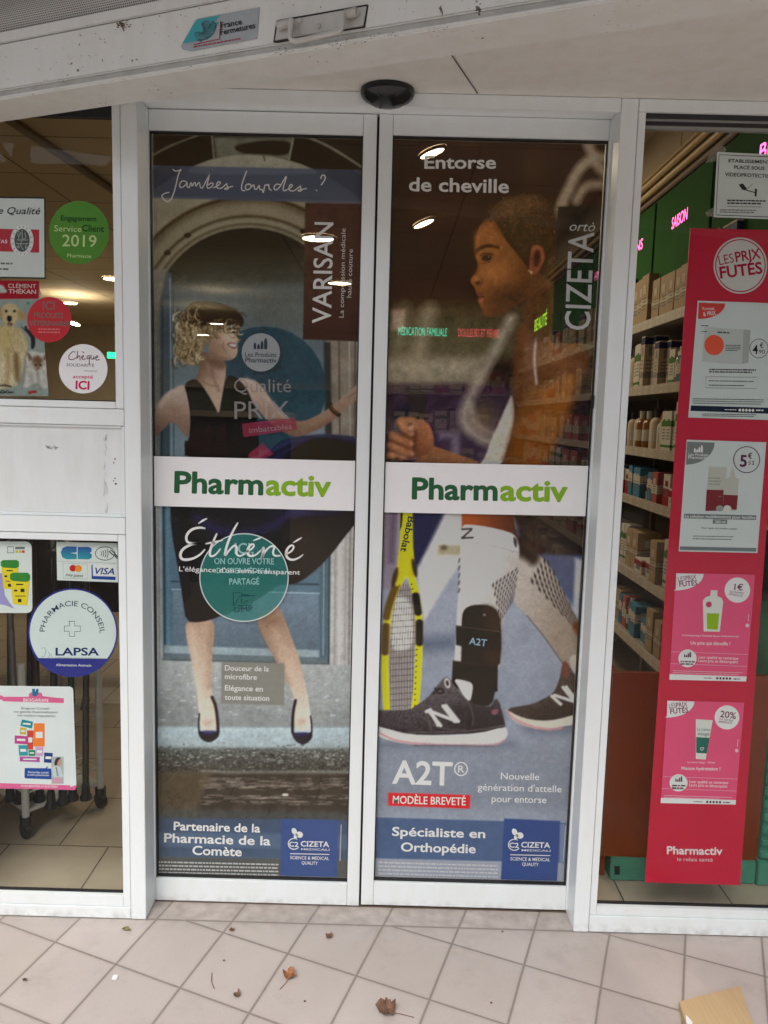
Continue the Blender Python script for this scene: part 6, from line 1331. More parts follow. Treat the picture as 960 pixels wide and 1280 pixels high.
lettering('lettering', [('LES', *Z([(448, 122)])[0], *Z([(488, 116)])[0], 5.4, {'bold': 0.}), ('PRIX', *Z([(490, 116)])[0], *Z([(552, 110)])[0], 5.6, {'bold': .015}), ('FUTÉS', *Z([(454, 152)])[0], *Z([(558, 144)])[0], 6.2, {'bold': .03}), ('1€', *Z([(766, 170)])[0], *Z([(816, 174)])[0], 7.4, {'bold': .03}), ('DE REMISE', *Z([(742, 186)])[0], *Z([(820, 196)])[0], 2.4), ('IMMÉDIATE', *Z([(738, 200)])[0], *Z([(814, 212)])[0], 2.4)], YP - .0006, ink(rgb(130, 46, 84)), r_, bold=.0)
sheet('shampoo_bottle', Z([(634, 172), (672, 174), (670, 206), (696, 218), (704, 240), (684, 410), (592, 408), (588, 232), (604, 212), (630, 204)]), YP - .0003, ink((.66, .70, .64)), r_); sheet('green_label', Z([(610, 304), (682, 306), (672, 398), (612, 394)]), YP - .0006, ink(rgb(142, 180, 22)), r_); sheet('red_dot', Z(ell(622, 254, 17, 17)), YP - .0006, ink(rgb(190, 60, 90)), r_)
lettering('lettering', [('Le shampooing à l’amande douce', *Z([(468, 434)])[0], *Z([(684, 440)])[0], 2.2), ('Un prix qui décoiffe !', *Z([(518, 482)])[0], *Z([(744, 488)])[0], 4.0, {'bold': .03}), ('Leur qualité se remarque', *Z([(564, 562)])[0], *Z([(790, 570)])[0], 3.4), ('Leurs prix se démarquent', *Z([(562, 582)])[0], *Z([(788, 590)])[0], 3.4)], YP - .0006, WI, r_, bold=.015)
s_ = FL(); bottles(s_, *Z([(480, 556)])[0], .7, YP - .0006); smallprint(s_, 850.5, 826, 868.5, 2, 3, 1.8, YP - .0006, .02); smallprint(s_, 880, 847, 893, 1, 2, 1.0, YP - .0006, .02)
for k in range(5): s_.poly(on(ell(896.5 + k * 4, 847.8 + k * .1, 1.5, 1.6, 10), YP - .0006))
smallprint(s_, 917, 848, 927, 1, 2, 1.4, YP - .0006, .02); s_.build('print', ink(rgb(90, 50, 70)), r_)
s_ = FL(); smallprint(s_, 841, 838, 928, 2, 2.4, .8, YP - .0006, .03); smallprint(s_, 901, 794.5, 925, 1, 2, 1.4, YP - .0006, .03); s_.poly(on(Z(ell(842, 374, 11, 11, 12)), YP - .0006)); ribbon(s_, Z([(846, 350), (850, 310)]), .8, YP - .0006, 0); s_.build('small_print', ink((.72, .5, .56)), r_)
Z = F(740, 860, 4.268)
r_ = thing('price_poster', 'lowest pink price poster with a white and green cream tube', 'poster', P(876, 1004, YP), 'price posters on the red banner')
common_pink(r_, Z, [(402, 66), (812, 78), (766, 622), (366, 614)], [(402, 68), (546, 72)] + [(546 - 146 * (1 - math.cos(R(a))), 72 + 86 * math.sin(R(a))) for a in range(10, 95, 12)] + [(400, 150)], (720, 157), (66, 64), '20%', [(368, 586), (768, 598), (766, 622), (366, 614)], ([(380, 472), (774, 486)], [(376, 536), (770, 550)]), (462, 506, 48, 46))
lettering('lettering', [('LES', *Z([(412, 108)])[0], *Z([(448, 104)])[0], 5.4, {'bold': 0.}), ('PRIX', *Z([(450, 104)])[0], *Z([(510, 98)])[0], 5.6, {'bold': .015}), ('FUTÉS', *Z([(418, 138)])[0], *Z([(514, 130)])[0], 6.2, {'bold': .03}), ('20%', *Z([(682, 154)])[0], *Z([(766, 166)])[0], 8, {'bold': .02}), ('DE REMISE', *Z([(680, 170)])[0], *Z([(752, 180)])[0], 2.4), ('IMMÉDIATE', *Z([(676, 184)])[0], *Z([(746, 194)])[0], 2.4)], YP - .0006, ink(rgb(130, 46, 84)), r_, bold=.0)
sheet('cream_tube', Z([(554, 166), (644, 172), (606, 382), (554, 378)]), YP - .0003, ink((.66, .70, .64)), r_); sheet('green_label', Z([(556, 262), (628, 266), (612, 350), (556, 346)]), YP - .0006, ink(rgb(36, 106, 90)), r_)
lettering('lettering', [('La crème', *Z([(562, 228)])[0], *Z([(628, 230)])[0], 4.0, {'bold': 0.}), ('visage', *Z([(562, 252)])[0], *Z([(626, 254)])[0], 4.2, {'bold': .01})], YP - .0006, ink(rgb(50, 100, 90)), r_)
s_ = FL(); ribbon(s_, Z([(584, 334), (576, 322), (584, 316), (588, 322), (594, 316), (598, 324), (584, 334)]), .6, YP - .0009, 1); s_.build('heart', WI, r_)
lettering('lettering', [('La crème Visage · 100 ml', *Z([(510, 400)])[0], *Z([(654, 402)])[0], 2.0), ('Mission hydratation !', *Z([(476, 436)])[0], *Z([(684, 440)])[0], 4.0, {'bold': .03}), ('Leur qualité se remarque', *Z([(520, 506)])[0], *Z([(726, 512)])[0], 3.4), ('Leurs prix se démarquent', *Z([(518, 524)])[0], *Z([(722, 532)])[0], 3.4)], YP - .0006, WI, r_, bold=.015)
s_ = FL(); bottles(s_, *Z([(444, 500)])[0], .7, YP - .0006); smallprint(s_, 840, 981, 858, 2, 3, 1.8, YP - .0006, .02); smallprint(s_, 867, 1001.5, 880, 1, 2, 1.0, YP - .0006, .02)
for k in range(5): s_.poly(on(ell(884 + k * 4, 1002.4 + k * .1, 1.5, 1.6, 10), YP - .0006))
smallprint(s_, 904, 1002.4, 914, 1, 2, 1.4, YP - .0006, .02); s_.build('print', ink(rgb(90, 50, 70)), r_)
s_ = FL(); smallprint(s_, 830, 994, 915, 2, 2.4, .8, YP - .0006, .03); s_.poly(on(Z(ell(772, 334, 9, 10, 12)), YP - .0006)); ribbon(s_, Z([(775, 312), (779, 276)]), .8, YP - .0006, 0); s_.build('small_print', ink((.72, .5, .56)), r_)

# ---------------------------------------------------------------- see-through stickers on the left door
YS = YD + .0132
r_ = thing('round_sticker', 'see-through price quality sticker with pink tag over the woman on the poster', 'sticker', P(330, 560, YS))
Z = F(180, 360, 3.43)
sheet('badge', Z(ell(501, 276, 82, 82, 44)), YS, mat('pale_badge', (.30, .33, .34), .5, noise=.1, scale=200, alpha=.92), r_)
sheet('pink_tag', Z([(420, 582), (646, 556), (658, 606), (428, 640)]), YS, mat('pink_tag', rgb(150, 22, 66), .5, noise=.05, alpha=.62), r_); sheet('pink_tag', Z([(448, 712), (508, 664), (556, 712), (500, 740), (450, 740)]), YS, mat('pink_tag', rgb(150, 22, 66), .5, noise=.05, alpha=.62), r_)
s_ = FL(); bottles(s_, *Z([(470, 262)])[0], 1.36, YS - .0005); text(s_, 'Les Produits', *Z([(433, 294)])[0], *Z([(568, 296)])[0], 5.4, YS - .0005, bold=.01); text(s_, 'Pharmactiv', *Z([(434, 318)])[0], *Z([(568, 320)])[0], 5.6, YS - .0005, bold=.02); s_.build('badge_print', ink(rgb(44, 60, 70)), r_)
lettering('lettering', [('Qualité', *Z([(386, 447)])[0], *Z([(630, 447)])[0], 16.5, {'bold': -.008}), ('PRIX', *Z([(388, 562)])[0], *Z([(622, 560)])[0], 22, {'bold': -.002}), ('imbattables', *Z([(452, 622)])[0], *Z([(634, 604)])[0], 6.8, {'bold': .0})], YS - .0005, ink((.36, .34, .34), .6), r_)
r_ = thing('round_sticker', 'see-through teal round sticker for shared medical files over the skirt', 'sticker', P(305, 778, YD + .0112))
Z = F(200, 640, 4.8); ya = YD + .0120
TEAL = mat('teal_vinyl', rgb(44, 152, 142), .5, noise=.04, alpha=.46)
sheet('disc', Z(ell(504, 393, 262, 260, 60)), ya + .0012, TEAL, r_)
s_ = FL(); ribbon(s_, Z(ell(504, 393, 265, 263, 72) + [(769, 393)]), 1.3, ya + .0010, 0); s_.build('rim', ink((.62, .68, .68)), r_)
lettering('lettering', [('ICI,', *Z([(448, 250)])[0], *Z([(562, 250)])[0], 13), ('ON OUVRE VOTRE', *Z([(326, 312)])[0], *Z([(684, 314)])[0], 7.4), ('DOSSIER MÉDICAL', *Z([(340, 366)])[0], *Z([(670, 368)])[0], 6.4), ('PARTAGÉ', *Z([(415, 434)])[0], *Z([(596, 434)])[0], 7.4)], ya + .0009, ink((.30, .50, .50)), r_, bold=.02)
s_ = FL()
for L in ([(440, 560), (440, 484), (480, 484), (496, 498), (530, 498), (532, 504)], [(446, 562), (476, 506), (570, 500), (546, 560), (470, 560)], [(500, 550), (520, 530), (526, 536)], [(488, 520), (490, 546)]): ribbon(s_, Z(L), .9, ya + .0009, 0)
text(s_, 'DMP', *Z([(446, 602)])[0], *Z([(556, 596)])[0], 6.2, ya + .0009, bold=.0); s_.build('folder_mark', ink(rgb(10, 50, 62)), r_)

# ================================================================ inside the shop
def wood(name, c, **k): return mat(name, c, .5, noise=.18, scale=7, **k)
# --- lamps
LAMP = mat('lamp_glow', (1.0, .86, .62), .5, noise=0, emit=26)
LRIM = mat('lamp_rim', (.5, .46, .4), .4)
def lamp(label, x, y, z, r, energy, rot=0, sx=1.0):
    t = thing('ceiling_lamp', label, 'lamp', (x, y, z), 'lit ceiling lamps inside the shop')
    if True:
        m = Matrix.Rotation(R(rot), 4, 'Z')
        n = 24; c = [Vector((r * sx * math.cos(2 * math.pi * k / n), r * math.sin(2 * math.pi * k / n), 0)) for k in range(n)]
        c = [m @ v for v in c]
        FL().poly([(x + v.x, y + v.y, z - .012) for v in c][::-1]).build('glowing_disc', LAMP, t)
        rim = MB(); o = [(x + v.x * 1.15, y + v.y * 1.15) for v in c]; i_ = [(x + v.x, y + v.y) for v in c]
        vs = [(a, b, z - .016) for a, b in o] + [(a, b, z - .001) for a, b in o] + [(a, b, z - .016) for a, b in i_]
        rim.add(vs, [(k, (k + 1) % n, n + (k + 1) % n, n + k) for k in range(n)] + [(k, 2 * n + k, 2 * n + (k + 1) % n, (k + 1) % n) for k in range(n)]); rim.build('rim', LRIM, t)
    if energy:
        l = bpy.data.lights.new('bulb', 'AREA'); l.shape = 'DISK'; l.size = r * 2; l.energy = energy; l.color = (1.0, .80, .55)
        lo = bpy.data.objects.new('bulb', l); COL.objects.link(lo); lo.parent = t; lo.location = (0, 0, -.03)
    return t
def lamp_px(label, x0, y0, x1, y1, z, ry, e):
    a, b = G(x0, y0, z), G(x1, y1, z); c = (a + b) / 2; d = b - a; L = np.linalg.norm(d[:2]) / 2
    lamp(label, c[0], c[1], z, ry, e, math.degrees(math.atan2(d[1], d[0])), L / ry)
lamp_px('bright slanted lamp above the first poster word on the right door', 527, 195, 554, 181, CZ, .03, 6.7)
lamp_px('bright slanted lamp left of the athlete, second from the top', 519, 283, 541, 271, CZ, .032, 6.7)
lamp_px('long lamp shining through the top of the maroon name panel', 378, 296, 417, 296, CZ, .10, 6.7)
lamp_px('lamp shining through the lower part of the maroon name panel', 410, 352, 439, 353, CZ, .09, 3.8)
lamp_px('upper lamp shining through the hair of the woman', 262, 403, 280, 403.4, 2.42, .06, 2.9)
lamp_px('lower lamp shining through the hair of the woman', 246, 417.3, 262, 417.6, 2.42, .06, 2.9)
lamp_px('lamp beside the right edge of the upper left window', 130, 347, 152, 347.5, CZ, .09, 6.7)
lamp_px('lamp just above the red round sticker', 77, 377.6, 96, 378.2, CZ, .08, 2.9)
lamp_px('small slanted lamp right of the red round sticker', 88, 400, 97, 406, 2.45, .05, 1.9)
# --- dark ceiling rail seen through the left window
a, b = G(8, 147, CZ - .02), G(150, 244, CZ - .02)
tag(MB().tube([a, b], .022, 6).build('ceiling_rail', wood('brown_rail', (.13, .085, .045))), 'dark brown rail running diagonally under the shop ceiling at left', 'rail')
a, b = G(812, 206, CZ - .01), G(852, 168, CZ - .01)
tag(MB().tube([G(806, 212, CZ - .015), G(856, 163, CZ - .015)], .02, 6).build('ceiling_rail', wood('brown_rail', (.13, .085, .045))), 'short dark rail under the ceiling behind the right window', 'rail')

# --- right hand shelving along the side wall
SX = 1.10                                     # front edge of the shelves
SHZ = [1.915, 1.635, 1.370, 1.150, .820, .528]
Y0s, Y1s = .50, 4.7
su = thing('shelf_unit', 'long grey wall shelving stocked with small cartons behind the right window', 'shelving', (SX + .2, (Y0s + Y1s) / 2, 0))
SHM = mat('shelf_metal', (.30, .27, .23), .45, noise=.08); EDG = mat('price_rail', (.42, .37, .31), .35, noise=.1)
MB().box(1.52, 1.545, Y0s, Y1s, .1, 2.42).build('back_panel', mat('shelf_back', (.14, .115, .09), .7), su)
for k in range(8): y = Y0s + k * (Y1s - Y0s) / 7; MB().box(1.50, 1.53, y - .015, y + .015, .05, 2.0).build('upright', SHM, su)
tagm = FL(); rs = random.Random(8)
for z in SHZ:
    MB().box(SX + .004, 1.52, Y0s, Y1s, z - .022, z - .004).build('shelf', SHM, su)
    MB().box(SX - .004, SX + .004, Y0s, Y1s, z - .036, z + .004).build('price_rail', EDG, su, bevel=.001)
    y = Y0s + .05
    while y < Y1s - .1:
        w = .03
        o_ = [(SX - .0048, y, z - .030), (SX - .0048, y + w, z - .030), (SX - .0048, y + w, z - .002), (SX - .0048, y, z - .002)]
        i_ = [(SX - .0048, y + .004, z - .026), (SX - .0048, y + w - .004, z - .026), (SX - .0048, y + w - .004, z - .006), (SX - .0048, y + .004, z - .006)]
        tagm.add(o_ + i_, [(0, 1, 5, 4), (1, 2, 6, 5), (2, 3, 7, 6), (3, 0, 4, 7)]); y += rs.uniform(.05, .11)
tagm.build('price_tag', mat('tag_paper', (.62, .58, .5), .6), su)
# fascia panels with pink glowing words, cornice above
GREEN = mat('green_fascia', (.020, .100, .016), .8, spec=.1, noise=.08, scale=6)
NEON = mat('pink_neon', (1.0, .12, .42), .5, noise=0, emit=1.7)
def wall_text(mb, s, y0, y1, z, cap, x, tilt=0.0):
    v, fs = glyphs(s, .01, 0); lo, hi = v[:, 0].min(), v[:, 0].max(); u = (v[:, 0] - lo) / (hi - lo); w = v[:, 1] / (CAPH or .73)
    mb.add([(x, y0 + (y1 - y0) * a, z + b * cap) for a, b in zip(u, w)], fs)
FX = SX + .09
fs_ = thing('category_sign', 'row of green fascia panels with pink glowing words above the shelves', 'sign', (SX, 1.5, 2.0))
edges = [.16, .24, .866, 1.495, 2.124, 2.753, 3.382, 4.01, 4.6]
for k in range(len(edges) - 1):
    MB().box(FX - .03, FX - .005, edges[k] + .012, edges[k + 1] - .012, 2.03, 2.455).build('green_panel', GREEN, fs_, bevel=.002)
MB().box(FX - .02, FX + .02, .12, 4.6, 2.02, 2.462).build('dark_backing', mat('fascia_back', (.02, .03, .018), .5), fs_)
nm = FL()
wall_text(nm, 'SAISON', 1.272, 1.10, 2.284, .046, FX - .032); wall_text(nm, 'SOINS', 1.87, 1.648, 2.288, .046, FX - .032); wall_text(nm, 'BÉBÉ', .50, .30, 2.318, .046, FX - .032); wall_text(nm, 'HYGIÈNE', 2.5, 2.25, 2.284, .046, FX - .032)
nm.build('glowing_word', NEON, fs_)
cn = thing('cornice', 'golden moulded cornice between the shop ceiling and the green fascia', 'cornice', (FX, 2.3, 2.42))
GOLD = mat('gold_moulding', (.62, .47, .24), .35, noise=.08)
MB().box(FX - .035, FX + .3, .14, 4.6, 2.464, 2.488).build('moulding', mat('brown_moulding', (.16, .09, .04), .5, noise=.1), cn, bevel=.004)
MB().tube([(FX - .045, .14, 2.504), (FX - .045, 4.6, 2.504)], .014, 10).build('moulding', GOLD, cn, smooth=True)
MB().tube([(FX - .062, .14, 2.534), (FX - .062, 4.6, 2.534)], .013, 10).build('moulding', GOLD, cn, smooth=True)
MB().box(FX - .075, FX + .4, .14, 4.6, 2.549, 2.560).build('moulding', GOLD, cn, bevel=.002)
MB().box(FX - .05, 1.74, .14, 4.6, 2.561, CZ - .001).build('bulkhead', ceil_mat(), cn)
# --- product cartons: six kinds, then copies
def carton(label, w, d, h, body, bands, cap=None, group='product cartons on the wall shelves'):
    t = thing('product_box', label, 'product', (0, 0, 0), group)
    MB().box(0, d, 0, w, 0, h).build('carton', body, t, bevel=.0015)
    for (z0, z1, m) in bands: MB().box(-.0006, d * .9, -.0006, w + .0006, z0 * h, z1 * h).build('printed_band', m, t)
    s_ = FL(); rr = random.Random(int(h * 1000))
    lgm = FL(); q0, q1 = h * .62, h * .8; lgm.add([(-.0013, w * .3, q0), (-.0013, w * .7, q0), (-.0013, w * .7, q1), (-.0013, w * .3, q1)], [(0, 1, 2, 3)]); lgm.add([(d * .3, -.0013, q0), (d * .6, -.0013, q0), (d * .6, -.0013, q1), (d * .3, -.0013, q1)], [(0, 1, 2, 3)]); lgm.build('carton_logo', bands[-1][2] if bands[-1][2] is not body else GYC, t)
    for k in range(4):
        z = h * (.3 + .075 * k); s_.add([(-.0012, w * .2, z), (-.0012, w * (.55 + .3 * rr.random()), z), (-.0012, w * .8, z + .004), (-.0012, w * .2, z + .004)], [(0, 1, 2, 3)])
        s_.add([(d * .15, -.0012, z), (d * .6, -.0012, z), (d * .6, -.0012, z + .004), (d * .15, -.0012, z + .004)], [(0, 1, 2, 3)])
    s_.build('carton_print', mat('carton_ink', (.12, .11, .11), .6, noise=0), t)
    return t
def bottle(label, r, h, body, capm, group='product cartons on the wall shelves'):
    t = thing('product_bottle', label, 'product', (0, 0, 0), group)
    MB().lathe([(r, .001), (r, h * .66), (r * .8, h * .74), (r * .42, h * .79)], (r, r, 0), 14).build('bottle_body', body, t, smooth=True)
    MB().lathe([(r * .46, h * .79), (r * .46, h)], (r, r, 0), 12).build('cap', capm, t)
    MB().lathe([(r * 1.01, h * .2), (r * 1.01, h * .5)], (r, r, 0), 14).build('printed_band', mat('bottle_label', (.5, .46, .4), .5), t)
    return t
def card(n, c): return mat(n, c, .6, noise=.07, scale=14, spec=.2)
CRM = card('cream_card', (.46, .39, .29)); WHC = card('white_card', (.52, .49, .43)); TAN = card('tan_card', (.34, .24, .14)); RDC = card('red_card', rgb(140, 26, 34)); GNC = card('green_card', rgb(62, 108, 46)); BLC = card('navy_card', rgb(28, 36, 76)); PKC = card('rose_card', rgb(160, 84, 84)); DKB = mat('dark_plastic', (.02, .02, .025), .3); SKY = card('sky_card', rgb(70, 120, 150)); ORC = card('orange_card', rgb(178, 96, 36)); TEC = card('teal_card', rgb(30, 100, 96)); GYC = card('grey_card', (.22, .21, .20)); AMB = mat('amber_plastic', (.20, .08, .02), .25); YLC = card('yellow_card', rgb(190, 160, 60))
kinds = [
 ('cream carton with navy top band', (.055, .19), lambda L: carton(L, .055, .07, .19, CRM, [(.84, .97, BLC), (.2, .3, GYC)])),
 ('white carton with green stripe', (.06, .17), lambda L: carton(L, .06, .08, .17, WHC, [(.62, .76, GNC), (.1, .16, GNC)])),
 ('tan carton with pale band', (.08, .15), lambda L: carton(L, .08, .1, .15, TAN, [(.4, .5, CRM)])),
 ('red and white carton', (.07, .14), lambda L: carton(L, .07, .09, .14, WHC, [(.0, .55, RDC)])),
 ('cream bottle with dark cap', (.056, .17), lambda L: bottle(L, .028, .17, CRM, DKB)),
 ('rose carton with white band', (.065, .16), lambda L: carton(L, .065, .08, .16, PKC, [(.3, .6, WHC)])),
 ('sky blue carton with white band', (.05, .13), lambda L: carton(L, .05, .07, .13, SKY, [(.45, .75, WHC)])),
 ('orange capped white bottle', (.044, .15), lambda L: bottle(L, .022, .15, WHC, ORC)),
 ('slim white carton with teal foot', (.034, .15), lambda L: carton(L, .034, .05, .15, WHC, [(0, .32, TEC), (.8, .86, TEC)])),
 ('amber bottle with white cap', (.05, .14), lambda L: bottle(L, .025, .14, AMB, WHC)),
 ('grey carton with yellow band', (.07, .12), lambda L: carton(L, .07, .08, .12, GYC, [(.5, .72, YLC)])),
 ('flat white carton with red corner', (.09, .07), lambda L: carton(L, .09, .09, .07, WHC, [(.55, .9, RDC)])),
]
ORD = ['first', 'second', 'third', 'fourth', 'fifth', 'sixth', 'seventh', 'eighth', 'ninth', 'tenth', 'eleventh', 'twelfth', 'thirteenth', 'fourteenth', 'fifteenth', 'sixteenth', 'seventeenth', 'eighteenth', 'nineteenth', 'twentieth', 'twenty first', 'twenty second', 'twenty third', 'twenty fourth', 'twenty fifth', 'twenty sixth', 'twenty seventh', 'twenty eighth']
SHN = ['top', 'second highest', 'third highest', 'fourth highest', 'fifth highest', 'lowest']
proto = {}; rs = random.Random(14)
mixes = [[0, 2, 2, 5, 2, 0], [0, 1, 8, 4, 7, 0, 9, 1], [4, 1, 7, 4, 8, 9, 0, 7], [3, 3, 11, 3, 6, 5, 3], [2, 10, 11, 1, 2, 10], [5, 9, 2, 6, 9, 4, 10]]
for si, z in enumerate(SHZ):
    y = .58; n = 0; top = .46 if si == 0 else (SHZ[si - 1] - z - .045)
    while y < 2.35 and n < 28:
        k = rs.choice(mixes[si]); base, (w, hm), mk = kinds[k]
        run = 1 if rs.random() < .45 else rs.choice([2, 2, 3])              # facings: the same pack two or three times
        sx_, s = rs.uniform(.85, 1.2), rs.uniform(.8, 1.2) * (1.45 if si == 0 else 1.0)
        s = min(s, top / hm)
        for q_ in range(run):
            if n >= 28 or y > 2.4: break
            lab = f'{base}, {ORD[n]} from the window, {SHN[si]} wall shelf'
            if k not in proto: t = mk(lab); proto[k] = t
            else: t = copy_tree(proto[k]); t['label'] = lab
            ws = s * rs.uniform(.97, 1.0) if k in (4, 7, 9) else sx_
            t.scale = (ws, ws, s); t.location = (SX + .012 + rs.uniform(0, .035), y, z - .0035); t.rotation_euler = (0, 0, 0)
            y += w * ws + rs.choice([.002, .003, .006]); n += 1
        y += rs.choice([0, .004, .01, .03])
# deeper stretch of shelving, seen only through the print: cartons of one kind
deep = 0
for si, z in enumerate(SHZ):
    y = 2.5
    while y < 4.4:
        k = rs.choice([0, 1, 2, 5, 3, 10]); t = copy_tree(proto[k]); t['label'] = 'small carton deep along the wall shelves, dim behind the right poster'; t['group'] = 'cartons deep along the wall shelves'
        s = rs.uniform(.9, 1.2); t.scale = (s, s * 2.2, min(s, 1.0)); t.location = (SX + .012, y, z - .0035); y += .17 * s + .03

# --- display unit whose brown back faces the window
YU = .262
du = thing('display_unit', 'brown backed display unit on a teal plinth behind the red banner', 'display unit', (.98, YU + .15, 0))
TEALP = mat('teal_plastic', (.07, .27, .19), .45, noise=.07); BRN = bpy.data.materials.new('orange_brown_veneer'); BRN.use_nodes = True; t = NT(BRN)
mp = t.n('ShaderNodeMapping'); mp.inputs['Scale'].default_value = (6, 6, 1.2); t.link(t.tc(), mp.inputs[0]); t.link(t.mix(t.noise(3, 6, .6, mp.outputs[0]), (.15, .018, .002), (.27, .055, .006)), t.b.inputs['Base Color']); t.b.inputs['Roughness'].default_value = .35
zb = float(P(850, 1074, YU)[2]); zb0 = float(P(850, 1103, YU)[2]); ztop = float(P(800, 842, YU)[2]); xa = float(P(763, 1090, YU)[0]); xb = float(P(945, 1090, YU)[0])
MB().box(xa, xb, YU, YU + .32, zb0, zb).build('plinth', TEALP, du, bevel=.004)
MB().box(xa - .03, xb, YU + .004, YU + .024, zb + .001, ztop).build('back_panel', BRN, du)
MB().box(xa - .03, xa - .01, YU + .03, YU + .3, zb0, ztop).build('side_panel', BRN, du)
q = P([768, 774.8, 774.8, 768], [1082.5, 1082.5, 1093.5, 1093.5], YU - .001); FL().poly([tuple(a) for a in q]).build('socket', BLACK, du)
for x in (780, 936): c_ = P(x, 1104, YU + .04); MB().lathe([(.030, .001), (.032, .010), (.016, .018), (.012, zb0 + .002)], (c_[0], c_[1], 0), 18).build('foot', TEALP, du, smooth=True)
so_ = thing('slotted_post', 'teal slotted plastic post at the right edge of the window', 'post', (1.30, YU + .02, 0)); zs = float(P(950, 842, YU)[2])
body = MB().box(xb + .012, xb + .16, YU + .012, YU + .16, .0, zs + .2); body.build('post_body', TEALP, so_, bevel=.003)
ys_ = np.linspace(zb + .01, zs + .15, 19)
for z in ys_: MB().box(xb + .006, xb + .165, YU - .004, YU + .0115, z, z + .027).build('ridge', TEALP, so_, bevel=.004)
MB().box(xb + .002, xb + .17, YU - .006, YU + .17, zb0, zb + .002).build('post_foot', TEALP, so_, bevel=.003)

# --- back counter, partition with green sign, pale shelf band (seen dimly through the right print)
ct = thing('counter', 'purple fronted service counter deep inside the shop', 'counter', (.5, 4.2, 0))
MB().box(-.05, 1.0, 4.0, 4.5, 0, 1.02).build('counter_body', mat('purple_panel', (.10, .07, .14), .4), ct); MB().box(-.1, 1.05, 3.95, 4.55, 1.02, 1.06).build('counter_top', mat('pale_top', (.55, .52, .48), .4), ct)
pt = thing('back_shelf', 'stocked back shelf under a dark green sign with glowing words', 'shelving', (.45, 5.2, 0))
MB().box(-.1, 1.75, 5.4, 5.45, 0, 2.44).build('back_panel', mat('back_panel', (.30, .25, .19), .7), pt)
for z in (1.0, 1.36, 1.72): MB().box(-.1, 1.7, 5.1, 5.4, z - .02, z).build('shelf', SHM, pt)
sg = MB().box(-.1, 1.05, 5.06, 5.1, 2.08, 2.40).build('sign_board', mat('dark_green_board', (.03, .11, .05), .5), pt)
for s, x0, x1, c_ in (('MÉDICATION FAMILIALE', .06, .50, (.05, 1.0, .62)), ('DOULEURS ET FIÈVRE', .60, .97, (1.0, .10, .12))):
    n_ = FL(); v, f_ = glyphs(s, .0, 0); lo, hi = v[:, 0].min(), v[:, 0].max()
    n_.add([(x0 + (x1 - x0) * (a - lo) / (hi - lo), 5.055, 2.22 + b / CAPH * .07) for a, b in v], f_); n_.build('glowing_word', mat('neon_' + ('green' if c_[1] > .5 else 'red'), c_, .5, noise=0, emit=1.8), pt)
sd_ = MB().box(1.045, 1.055, 4.55, 5.05, 2.08, 2.40)
n_ = FL(); v, f_ = glyphs('BEAUTÉ', .015, 0); lo, hi = v[:, 0].min(), v[:, 0].max(); n_.add([(FX - .033, 4.35 - .5 * (a - lo) / (hi - lo), 2.2 + b / CAPH * .09) for a, b in v], f_); n_.build('glowing_word', mat('neon_lime', (.45, 1.0, .05), .5, noise=0, emit=1.7), fs_)
for z in (1.0, 1.36, 1.72):
    x = .02
    while x < 1.6:
        t = copy_tree(proto[rs.choice([0, 1, 5, 3])]); t['label'] = 'small carton on the back shelf, dim behind the right poster'; t['group'] = 'cartons on the back shelf'
        s = rs.uniform(.9, 1.3); t.rotation_euler = (0, 0, R(90)); t.scale = (s, s * 1.5, s); t.location = (x + .12, 5.14, z + .0005); x += .13

# --- left: rack of crutches and walking sticks
rk = thing('crutch_rack', 'white wheeled wire rack holding walking sticks behind the left window', 'rack', tuple(G(60, 1000)))
PW = mat('rack_white', (.52, .53, .50), .4, noise=.05); CAST = mat('caster_black', (.015, .016, .018), .4)
fA, fB = G(33, 1047), G(126, 1009)                    # the two front casters
dirv = (fB - fA); dirv = dirv / np.linalg.norm(dirv); inw = np.array([-dirv[1], dirv[0], 0]); W_ = np.linalg.norm(fB - fA)
def rp3(a, b, z): return tuple(fA + dirv * (a * W_) + inw * b + np.array([0, 0, z]))
for (a, b) in ((0, 0), (1, 0), (0, .34), (1, .34)):
    p0 = rp3(a, b, .075); 
    MB().tube([p0, rp3(a, b, .62)] if b > 0 or a == 0 else [p0, rp3(a, b, .50), rp3(a - .02, b, .56), rp3(a - .10, b, .60), rp3(a - .22, b, .61)], .013, 10).build('post', PW, rk, smooth=True)
    cs = MB(); c_ = rp3(a, b, .029); cs.tube([tuple(np.array(c_) - dirv * .011), tuple(np.array(c_) + dirv * .011)], .028, 18); cs.tube([rp3(a, b, .05), rp3(a, b, .078)], .02, 10); cs.build('caster', CAST, rk)
tray = MB(); tq = [rp3(.0, 0, .10), rp3(1, 0, .10), rp3(1, .34, .10), rp3(0, .34, .10)]; tray.poly(tq, .012, (0, 0, 1)); tray.build('tray', PW, rk)
wr = MB()
for z in (.16, .36): wr.tube([rp3(0, 0, z), rp3(1, 0, z)], .0035, 6); wr.tube([rp3(0, .34, z), rp3(1, .34, z)], .0035, 6); wr.tube([rp3(0, 0, z), rp3(0, .34, z)], .0035, 6); wr.tube([rp3(1, 0, z), rp3(1, .34, z)], .0035, 6)
for k in range(1, 5): wr.tube([rp3(k / 5, 0, .16), rp3(k / 5, .34, .16)], .003, 6)
for k in (1, 2): wr.tube([rp3(0, .34 * k / 3, .16), rp3(1, .34 * k / 3, .16)], .003, 6)
wr.build('wire_basket', PW, rk)
